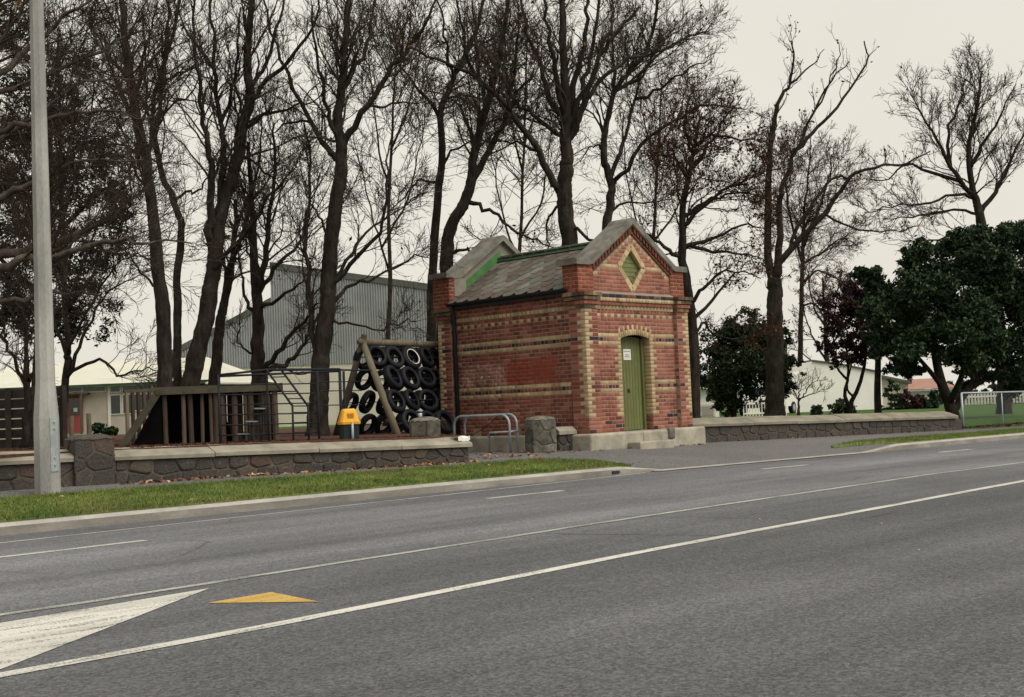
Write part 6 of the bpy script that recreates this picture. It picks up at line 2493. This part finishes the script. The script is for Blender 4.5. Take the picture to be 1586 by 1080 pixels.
bare_tree("oak_tree", "distant bare oak with rusty crown showing between the forked limbs", 92.0, 0.5, [
    ([(1238, 640), (1240, 520), (1243, 400), (1245, 330)], 10, 4, 0.2),
    ([(1243, 400), (1225, 340), (1215, 280), (1215, 240)], 5, 2, 0.6),
    ([(1244, 380), (1270, 320), (1285, 270), (1288, 240)], 5, 2, -0.6),
    ([(1245, 335), (1250, 290), (1255, 240), (1255, 215)], 4, 2, 0.3),
    ([(1243, 420), (1275, 390), (1300, 370), (1320, 375)], 4, 2, 0.8),
    ([(1243, 440), (1265, 420), (1290, 430), (1320, 440)], 4, 2, -0.8),
    ([(1242, 470), (1260, 470), (1275, 490), (1290, 520)], 4, 2, 0.5),
], 116, (2.4, 3.6, 4.5), (0.40, 0.45, 0.45), 0.1, M_BARK, M_TWIGR, "oaks with brown leaves", leaves=3000, tip=0.008, lmax=(4.5, 2.0, 1.0))
bare_tree("bare_tree", "wide bare tree at the right edge rising behind the dark evergreen", 46.0, 0.35, [
    ([(1556, 655), (1553, 560), (1540, 450), (1522, 353), (1512, 315), (1507, 294), (1500, 230), (1515, 160), (1520, 110)], 22, 3, 0.4),
    ([(1510, 300), (1485, 276), (1456, 227), (1430, 183), (1411, 146)], 9, 2, -0.8),
    ([(1487, 277), (1433, 264), (1404, 253), (1380, 275), (1350, 280)], 6, 2, 0.5),
    ([(1516, 330), (1545, 290), (1570, 240), (1600, 180)], 9, 3, 0.8),
    ([(1512, 310), (1480, 300), (1440, 315), (1390, 320), (1340, 330)], 6, 2, -0.8),
    ([(1518, 340), (1470, 325), (1420, 335), (1370, 340)], 5, 2, 0.8),
    ([(1506, 270), (1525, 220), (1550, 180), (1570, 130)], 7, 2, -0.6),
    ([(1470, 250), (1470, 200), (1490, 150), (1495, 120)], 6, 2, 0.6),
    ([(1520, 345), (1500, 360), (1450, 370), (1400, 375)], 6, 2, -0.5),
], 117, (2.4, 3.6, 4.5), (0.34, 0.44, 0.45), 0.25, leaves=150, tip=0.005, lmax=(3.2, 1.5, 0.7))
bare_tree("young_tree", "small young bare tree standing before the white building", 60.0, 0.45, [
    ([(1238, 648), (1237, 630), (1237, 618)], 4, 3, 0.0),
    ([(1237, 620), (1230, 606), (1226, 592)], 2.4, 1, 0.3),
    ([(1237, 620), (1247, 608), (1258, 596), (1268, 585)], 2.4, 1, -0.3),
    ([(1237, 619), (1240, 604), (1246, 588)], 2.4, 1, 0.2),
    ([(1238, 617), (1258, 611), (1276, 602)], 2.2, 1, 0.3),
], 118, (2.6, 3.0, 4.0), (0.35, 0.42, 0.45), 0.3, M_BARK, M_TWIGR, None, tip=0.005, lmax=(1.2, 0.6, 0.3))

bare_tree("oak_tree", "low twiggy reddish tree filling the gap left of the purple tree", 88.0, 0.5, [
    ([(1282, 640), (1281, 570), (1279, 520), (1276, 470), (1274, 430)], 9, 3, 0.3),
    ([(1280, 560), (1262, 530), (1250, 500), (1244, 470)], 4, 1.5, 0.8),
    ([(1280, 545), (1300, 515), (1318, 490), (1330, 455)], 4, 1.5, -0.8),
    ([(1279, 510), (1262, 480), (1255, 450), (1252, 420)], 4, 1.5, -0.6),
    ([(1277, 490), (1295, 455), (1305, 420)], 4, 1.5, 0.7),
    ([(1280, 570), (1258, 560), (1240, 545), (1225, 540)], 3, 1.5, 0.5),
], 124, (2.0, 2.6, 3.0), (0.34, 0.42, 0.45), 0.1, tmat=M_TWIGR, group="oaks with brown leaves", tip=0.009, leaves=1800, budget=4500, lmax=(4, 2, 1))
# --- thinner trees further back that fill the web of twigs
bare_tree("bare_tree", "thin distant bare tree filling the gap left of the slim trunk beside the brick building", 50.0, 0.8, [
    ([(598, 660), (600, 560), (604, 440), (602, 330), (607, 220), (612, 120), (615, 30)], 9, 2, 0.4),
    ([(603, 420), (580, 350), (560, 270), (545, 200)], 4, 1.5, 0.8),
    ([(603, 380), (630, 310), (650, 230), (660, 140)], 4, 1.5, -0.8),
    ([(604, 300), (585, 220), (575, 130), (570, 50)], 4, 1.5, -0.6),
    ([(607, 230), (635, 160), (650, 80), (660, 10)], 4, 1.5, 0.7),
], 121, (2.0, 2.6, 3.2), (0.32, 0.42, 0.45), 0.2, tip=0.006, budget=5000)
bare_tree("bare_tree", "thin distant bare tree seen above the slate roof ridge", 52.0, 0.6, [
    ([(806, 640), (806, 520), (804, 420), (808, 320), (812, 220), (815, 110), (818, 20)], 9, 2, 0.4),
    ([(806, 400), (780, 340), (765, 260), (755, 180)], 4, 1.5, 0.8),
    ([(806, 370), (835, 320), (850, 250), (855, 170)], 4, 1.5, -0.8),
    ([(810, 260), (790, 180), (785, 90)], 4, 1.5, -0.6),
    ([(812, 230), (835, 150), (840, 60)], 4, 1.5, 0.7),
    ([(806, 390), (770, 380), (740, 370), (715, 350)], 3, 1.5, 0.5),
], 122, (2.0, 2.6, 3.2), (0.32, 0.42, 0.45), 0.15, tip=0.006, leaves=250, budget=5000)
bare_tree("bare_tree", "distant bare tree with wide twiggy crown between the gable and the bushy oak", 54.0, 0.5, [
    ([(1012, 640), (1012, 520), (1010, 420), (1015, 320), (1020, 220), (1025, 130)], 10, 2, 0.4),
    ([(1012, 400), (985, 340), (970, 270), (965, 200)], 4, 1.5, 0.8),
    ([(1012, 380), (1045, 330), (1070, 260), (1085, 190)], 4, 1.5, -0.8),
    ([(1018, 270), (1000, 200), (990, 140)], 4, 1.5, -0.6),
    ([(1020, 240), (1050, 180), (1065, 120)], 4, 1.5, 0.7),
    ([(1012, 410), (1050, 390), (1090, 380), (1130, 350)], 3, 1.5, 0.5),
], 123, (2.0, 2.6, 3.2), (0.34, 0.42, 0.45), 0.12, tmat=M_TWIGR, tip=0.006, leaves=500, budget=5000)
# ------------------------------------------------------------------ evergreens and shrubs


def leafy(name, label, cat, foot, blobs, nleaf, s0, s1, mat, stems, seed, group=None, bark=M_BARK, shell=0.55, aspect=0.5):
    """blobs: (centre, radii) clumps; leaves fill each clump, denser to its outside; stems: polylines with widths"""
    g = np.random.default_rng(seed)
    root = thing(name, foot, label, cat, group)
    if stems:
        mb = MB()
        for pts, r0, r1 in stems[:1]:
            C = catmull(pts, 8)
            mb.tube(list(C), list(np.linspace(r0, r1, 8)), 9)
        mb.build("trunk", bark, root, True)
        if len(stems) > 1:
            mb = MB()
            for pts, r0, r1 in stems[1:]:
                C = catmull(pts, 8)
                mb.tube(list(C), list(np.linspace(r0, r1, 8)), 7)
            mb.build("limbs", bark, root, True)
    vol = np.array([r[0] * r[1] * r[2] for _, r in blobs]) ** 0.7
    cnt = (vol / vol.sum() * nleaf).astype(int)
    pts = []
    for (c, r), n in zip(blobs, cnt):
        ns = max(n // 34, 1)                        # sprays of leaves
        m_ = 16                                     # boughs: clumps within the clump, with gaps between them
        bd_ = unit(g.normal(0, 1, (m_, 3)))
        bc_ = bd_ * g.uniform(0.45, 0.98, m_)[:, None]
        br_ = g.uniform(0.22, 0.44, m_) if len(blobs) > 3 else g.uniform(0.4, 0.62, m_)
        k_ = g.integers(0, m_, ns)
        d = unit(g.normal(0, 1, (ns, 3)) + np.array([0, 0, 0.35]))
        rad = g.uniform(shell, 1.06, ns)[:, None] ** 0.8
        q = np.asarray(c) + (bc_[k_] + d * rad * br_[k_][:, None]) * np.asarray(r)
        k = np.repeat(np.arange(ns), 34)
        sp_ = min(r) * 0.085 + 0.03
        pts.append(q[k] + g.normal(0, sp_, (len(k), 3)) * np.array([1, 1, 0.7]))
    P = np.concatenate(pts)
    o = scatter_leaves("foliage", P, g, s0, s1, mat, root, 0, aspect)
    return root


def blob(u, v, d, ru, rv=None, rd_=None):
    k = d / FOC
    rv = rv or ru
    return (at_depth(u, v, d), (ru * k, (rd_ or ru) * k, rv * k))


D = 40.0
foot = column(1480, 650, D, 0.28)
leafy("evergreen_tree", "big dark glossy evergreen tree with low crown at the right edge", "tree", foot,
      [blob(1440, 480, D, 62, 60), blob(1395, 500, D - 1, 48, 42), blob(1500, 450, D, 66, 60), blob(1545, 480, D + 1, 60, 70), blob(1475, 410, D + 1, 52, 45), blob(1430, 410, D, 40, 34),
       blob(1530, 400, D - 1, 55, 46), blob(1575, 420, D, 50, 60), blob(1380, 540, D - 1, 36, 28), blob(1430, 540, D - 2, 52, 34), blob(1500, 530, D - 2, 60, 44), blob(1560, 550, D, 40, 42),
       blob(1362, 485, D, 26, 24), blob(1610, 480, D, 50, 70), blob(1450, 450, D - 2.2, 36, 30), blob(1520, 480, D - 2.4, 40, 34), blob(1410, 450, D - 1.6, 34, 28), blob(1480, 375, D, 26, 18), blob(1545, 360, D, 32, 22), blob(1402, 400, D, 18, 14), blob(1510, 362, D, 18, 14), blob(1350, 520, D, 16, 16), blob(1395, 570, D - 1, 22, 14), blob(1600, 370, D, 34, 28), blob(1525, 580, D + 1.5, 40, 22), blob(1580, 595, D + 1.5, 34, 28), blob(1400, 572, D + 0.5, 28, 16)],
      90000, 0.04, 0.095, M_LEAFG,
      [([foot + np.array([0, 0, -0.2]), at_depth(1472, 630, D), at_depth(1460, 600, D), at_depth(1450, 560, D), at_depth(1440, 500, D)], 0.22, 0.10),
       ([at_depth(1475, 640, D), at_depth(1495, 610, D + .5), at_depth(1520, 575, D + 1), at_depth(1540, 520, D + 1)], 0.13, 0.06),
       ([at_depth(1470, 625, D), at_depth(1490, 580, D - 1), at_depth(1500, 520, D - 1)], 0.12, 0.05),
       ([at_depth(1460, 600, D), at_depth(1440, 575, D - .5), at_depth(1410, 540, D - 1)], 0.10, 0.05),
       ([at_depth(1490, 610, D), at_depth(1530, 585, D + 1), at_depth(1560, 560, D + 2)], 0.09, 0.04)], 201)
D = 40.5
foot = column(1360, 640, D, 0.3)
leafy("dark_trunk_tree", "slim straight dark trunk with ivy-thick stem left of the big evergreen", "tree", foot,
      [blob(1360, 470, D + 1, 30, 34), blob(1345, 430, D + 1, 22, 20)], 2600, 0.06, 0.12, M_LEAFG,
      [([foot - np.array([0, 0, 0.2]), at_depth(1359, 610, D), at_depth(1360, 560, D), at_depth(1361, 480, D)], 0.125, 0.08)], 202)
D = 44.0
foot = column(1318, 645, D, 0.4)
leafy("purple_tree", "small multi-stemmed tree with dark purple leaves before the white building", "tree", foot,
      [blob(1320, 500, D, 42, 44), blob(1295, 480, D, 28, 28), blob(1350, 470, D, 34, 36), blob(1330, 445, D, 32, 24), blob(1310, 550, D, 34, 24), blob(1345, 535, D, 30, 26), blob(1285, 530, D, 20, 20), blob(1365, 510, D, 22, 26)],
      13000, 0.04, 0.085, M_LEAFP,
      [([foot - np.array([0, 0, 0.1]), at_depth(1318, 625, D), at_depth(1330, 600, D), at_depth(1340, 560, D), at_depth(1345, 500, D)], 0.10, 0.04),
       ([at_depth(1316, 632, D), at_depth(1308, 610, D), at_depth(1314, 580, D), at_depth(1310, 530, D)], 0.08, 0.03),
       ([at_depth(1314, 590, D), at_depth(1298, 572, D), at_depth(1292, 550, D), at_depth(1290, 500, D)], 0.05, 0.02),
       ([at_depth(1322, 615, D), at_depth(1312, 600, D), at_depth(1320, 560, D)], 0.05, 0.02)], 203, shell=0.3)
D = 44.5
foot = column(1135, 648, D, 0.45)
leafy("evergreen_bush", "large dark green bush between the brick building and the big trunk", "bush", foot,
      [blob(1140, 560, D, 52, 52), blob(1110, 570, D, 34, 40), blob(1175, 570, D, 40, 50), blob(1150, 520, D, 36, 32), blob(1120, 612, D, 20, 30), blob(1135, 625, D, 16, 24), blob(1218, 560, D + 1, 22, 44), blob(1208, 600, D + 1, 18, 26), blob(1180, 540, D, 30, 32), blob(1125, 525, D, 26, 24)],
      30000, 0.04, 0.09, M_LEAFB,
      [([foot - np.array([0, 0, 0.1]), at_depth(1138, 600, D), at_depth(1140, 540, D)], 0.12, 0.05),
       ([at_depth(1140, 630, D), at_depth(1160, 590, D), at_depth(1170, 550, D)], 0.06, 0.03)], 204)
D = 66.0
for (u, v, ru, rv, lab, nm, mt) in ((1265, 636, 6, 8, "tiny clipped green shrub at the foot of the white building", "shrub", M_LEAFB),
                                    (1298, 634, 22, 14, "low spreading dark shrub beneath the purple tree", "shrub", M_LEAFB),
                                    (1385, 612, 18, 28, "tall conical green shrub against the cream wing", "conifer_shrub", M_LEAFB),
                                    (1402, 625, 16, 16, "rounded brownish shrub beside the conical green shrub", "shrub", M_LEAFP),
                                    (1438, 624, 18, 16, "rounded dark green shrub in front of the red-roofed house", "shrub", M_LEAFG),
                                    (1424, 628, 12, 12, "small dark shrub right of the cream wing", "shrub", M_LEAFP)):
    d_ = D - 4 if u < 1320 else D + 6
    ft = column(u, v, d_, 0.35)
    cone = nm == "conifer_shrub"
    bl = [blob(u, v, d_, ru, rv)] if not cone else [blob(u, v + 14, d_, ru, 14), blob(u - 1, v - 2, d_, ru * 0.75, 16), blob(u - 2, v - 18, d_, ru * 0.45, 14)]
    leafy(nm, lab, "shrub", ft, bl, 1500, 0.06, 0.13, mt, [([ft, at_depth(u, v, d_)], 0.04, 0.02)], 300 + u, "park shrubs", shell=0.2)
D = 52.0
for (u, v, lab) in ((152, 665, "leafy green shrub by the school wall under the window"), (170, 668, "smaller green shrub right of the leafy one by the school wall")):
    ft = column(u, v, D, 0.85)
    leafy("shrub", lab, "shrub", ft, [blob(u, v, D, 11 if u < 160 else 9, 11 if u < 160 else 7)], 700, 0.05, 0.12, M_LEAFG, [([ft, at_depth(u, v, D)], 0.03, 0.02)], 400 + u, "school shrubs", shell=0.2)
# dark conifer behind the left-hand trees
D = 46.0
ft = column(60, 660, D, 0.9)
leafy("macrocarpa_tree", "huge dark conifer filling the left background behind the pole", "tree", ft,
      [blob(50, 500, D, 60, 60), blob(120, 470, D, 60, 70), blob(20, 430, D, 60, 70), blob(90, 390, D, 70, 70), blob(150, 370, D, 50, 70), blob(40, 330, D, 70, 70), blob(120, 290, D, 70, 70), blob(30, 230, D, 60, 60), blob(100, 210, D, 60, 60),
       blob(170, 270, D, 36, 60), blob(60, 140, D, 50, 60), blob(120, 130, D, 40, 50), blob(-40, 400, D, 60, 120), blob(-30, 200, D, 60, 100), blob(185, 330, D, 34, 50), blob(30, 60, D, 40, 50)],
      34000, 0.05, 0.13, M_LEAFC,
      [([ft - np.array([0, 0, 0.2]), at_depth(65, 560, D), at_depth(70, 400, D), at_depth(75, 200, D)], 0.42, 0.15),
       ([at_depth(66, 520, D), at_depth(110, 470, D), at_depth(150, 420, D)], 0.14, 0.05),
       ([at_depth(68, 460, D), at_depth(20, 420, D), at_depth(-20, 380, D)], 0.14, 0.05),
       ([at_depth(70, 380, D), at_depth(120, 330, D), at_depth(165, 290, D)], 0.12, 0.05)], 205, shell=0.35, aspect=0.35)
# far trees closing the skyline low down
for (u, w, vt, d_, sd_, lab) in ((1470, 60, 596, 130, 1, "far bank of evergreen trees behind the pipe fence"), (1590, 90, 585, 130, 2, "far dark trees at the right edge beyond the lawn"), (1130, 80, 590, 120, 3, "far trees behind the dark green bush")):
    ft = column(u, 620, d_, 0.3)
    leafy("far_trees", lab, "trees", ft, [blob(u + k * w / 3, vt + 18 + 4 * (k % 2), d_, w / 3.2, 20) for k in (-1, 0, 1)], 3500, 0.15, 0.4, M_LEAFB, [([ft, at_depth(u, vt + 10, d_)], 0.3, 0.1)], 500 + sd_, shell=0.3)

# hedge and white paling fence across the lawn behind the wire fence
for (u0, u1, d_, v0, v1, sd_, lab) in ((1485, 1640, 84, 604, 626, 31, "clipped dark hedge across the lawn beyond the wire fence"), (1380, 1470, 100, 600, 630, 32, "dark hedge behind the shrubs by the red-roofed house"), (1160, 1240, 90, 606, 640, 33, "dark hedge behind the white railing")):
    ft = column((u0 + u1) / 2, 625, d_, 0.4)
    leafy("hedge", lab, "hedge", ft, [blob(u, (v0 + v1) / 2 + 4 * math.sin(u), d_, 14, (v1 - v0) / 2) for u in range(u0, u1, 11)], 6000, 0.06, 0.16, M_LEAFB, [], sd_, shell=0.3)
q0, q1 = at_depth(1496, 628, 80), at_depth(1640, 622, 80)
pal = thing("paling_fence", flat((q0 + q1) / 2, 0.4), "low white paling fence in front of the clipped hedge", "fence")
for j in range(30):
    q = q0 + (q1 - q0) * j / 29
    part("paling", M_TRIM, pal, lambda m: m.beam(flat(q, 0.3), flat(q, 0.98), 0.12, 0.03))
part("rail", M_TRIM, pal, lambda m: m.beam(flat(q0, 0.8), flat(q1, 0.8), 0.04, 0.08))
# fallen leaves and chips
g = np.random.default_rng(77)


def fallen(name, label, spots, s0, s1, mat=M_LITTER):
    C = []
    for (x, y, z) in spots:
        C.append((x, y, z))
    C = np.array(C)
    n = len(C)
    ang = g.uniform(0, 2 * np.pi, n)
    tilt = g.normal(0, 0.25, (n, 2))
    a = np.stack([np.cos(ang), np.sin(ang), tilt[:, 0]], 1)
    b = np.stack([-np.sin(ang), np.cos(ang), tilt[:, 1]], 1)
    s = g.uniform(s0, s1, n)[:, None]
    up = np.array([0, 0, 1.0]) * s * 0.35
    V = np.stack([C - a * s, C - b * s * 0.6 + up, C + a * s, C + b * s * 0.6 + up], 1).reshape(-1, 3)
    V[:, 2] += 0.012
    o = raw_mesh(name, V, np.arange(4 * n).reshape(-1, 4), mat)
    tag(o, label, "leaves", kind="stuff")


sp_ = []
for _ in range(330):                                       # along the foot of the left wall
    t = g.uniform(0, 1)
    x = 9.3 + 6.3 * t
    y = 17.66 - 1.27 * t - abs(g.normal(0, 0.12)) - 0.06
    sp_.append((x, y, z_path(x, y)))
for _ in range(160):                                       # in the bay by the hoops
    x, y = g.uniform(15.8, 19.9), 0
    y = g.uniform(16.7, 20.5) if x > 17.5 else g.uniform(16.6, 17.6)
    sp_.append((x, y, z_path(x, y)))
for _ in range(45):
    x = g.uniform(20.6, 23.6)
    sp_.append((x, 17.26 - abs(g.normal(0, 0.06)), z_path(x, 17.2)))
for _ in range(60):
    t = g.uniform(0, 1)
    x = 24 + 9.5 * t
    y = 17.75 - 1.85 * t - abs(g.normal(0, 0.1))
    sp_.append((x, y, z_path(x, y)))
for _ in range(75):
    x, y = g.uniform(6.5, 18.5), g.uniform(14.1, 16.4)
    sp_.append((x, y, z_path(x, y) + 0.03))
fallen("fallen_leaves", "scattered brown fallen leaves along the footpath and wall foot", sp_, 0.02, 0.06)
sp_ = [(34.2 + 9 * t, 15.95 + g.normal(0, 0.28), z_back(34) + 0.03) for t in g.uniform(0, 1, 420)]
fallen("leaf_drift", "drift of rusty fallen leaves below the wire fence", sp_, 0.03, 0.08, M_LEAFD)
sp_ = []
for _ in range(4200):
    x, y = g.uniform(9.5, 17), g.uniform(17.2, 24)
    sp_.append((x, y, z_yard(x, y)))
fallen("bark_pieces", "reddish bark chips covering the playground", sp_, 0.010, 0.028, leaf_mat("bark_piece_colours", [(0.0, (0.03, 0.014, 0.01)), (1.0, (0.12, 0.05, 0.03))], 0.95, 0.1))
sp_ = []
for (u, v) in ((658, 0), ):
    pass
for (u, v, s) in ((216, 829, .03), (1177, 806, .03), (1118, 856, .03), (1365, 813, .02), (1467, 783, .02), (1541, 781, .04), (824, 931, .02), (1423, 854, .02), (266, 1044, .02)):
    q = on_z(u, v, 0.0)
    sp_.append((q[0], q[1], z_road(q[0])))
fallen("road_litter", "few pale scraps of litter lying on the asphalt", sp_, 0.007, 0.014, M_PAPER)
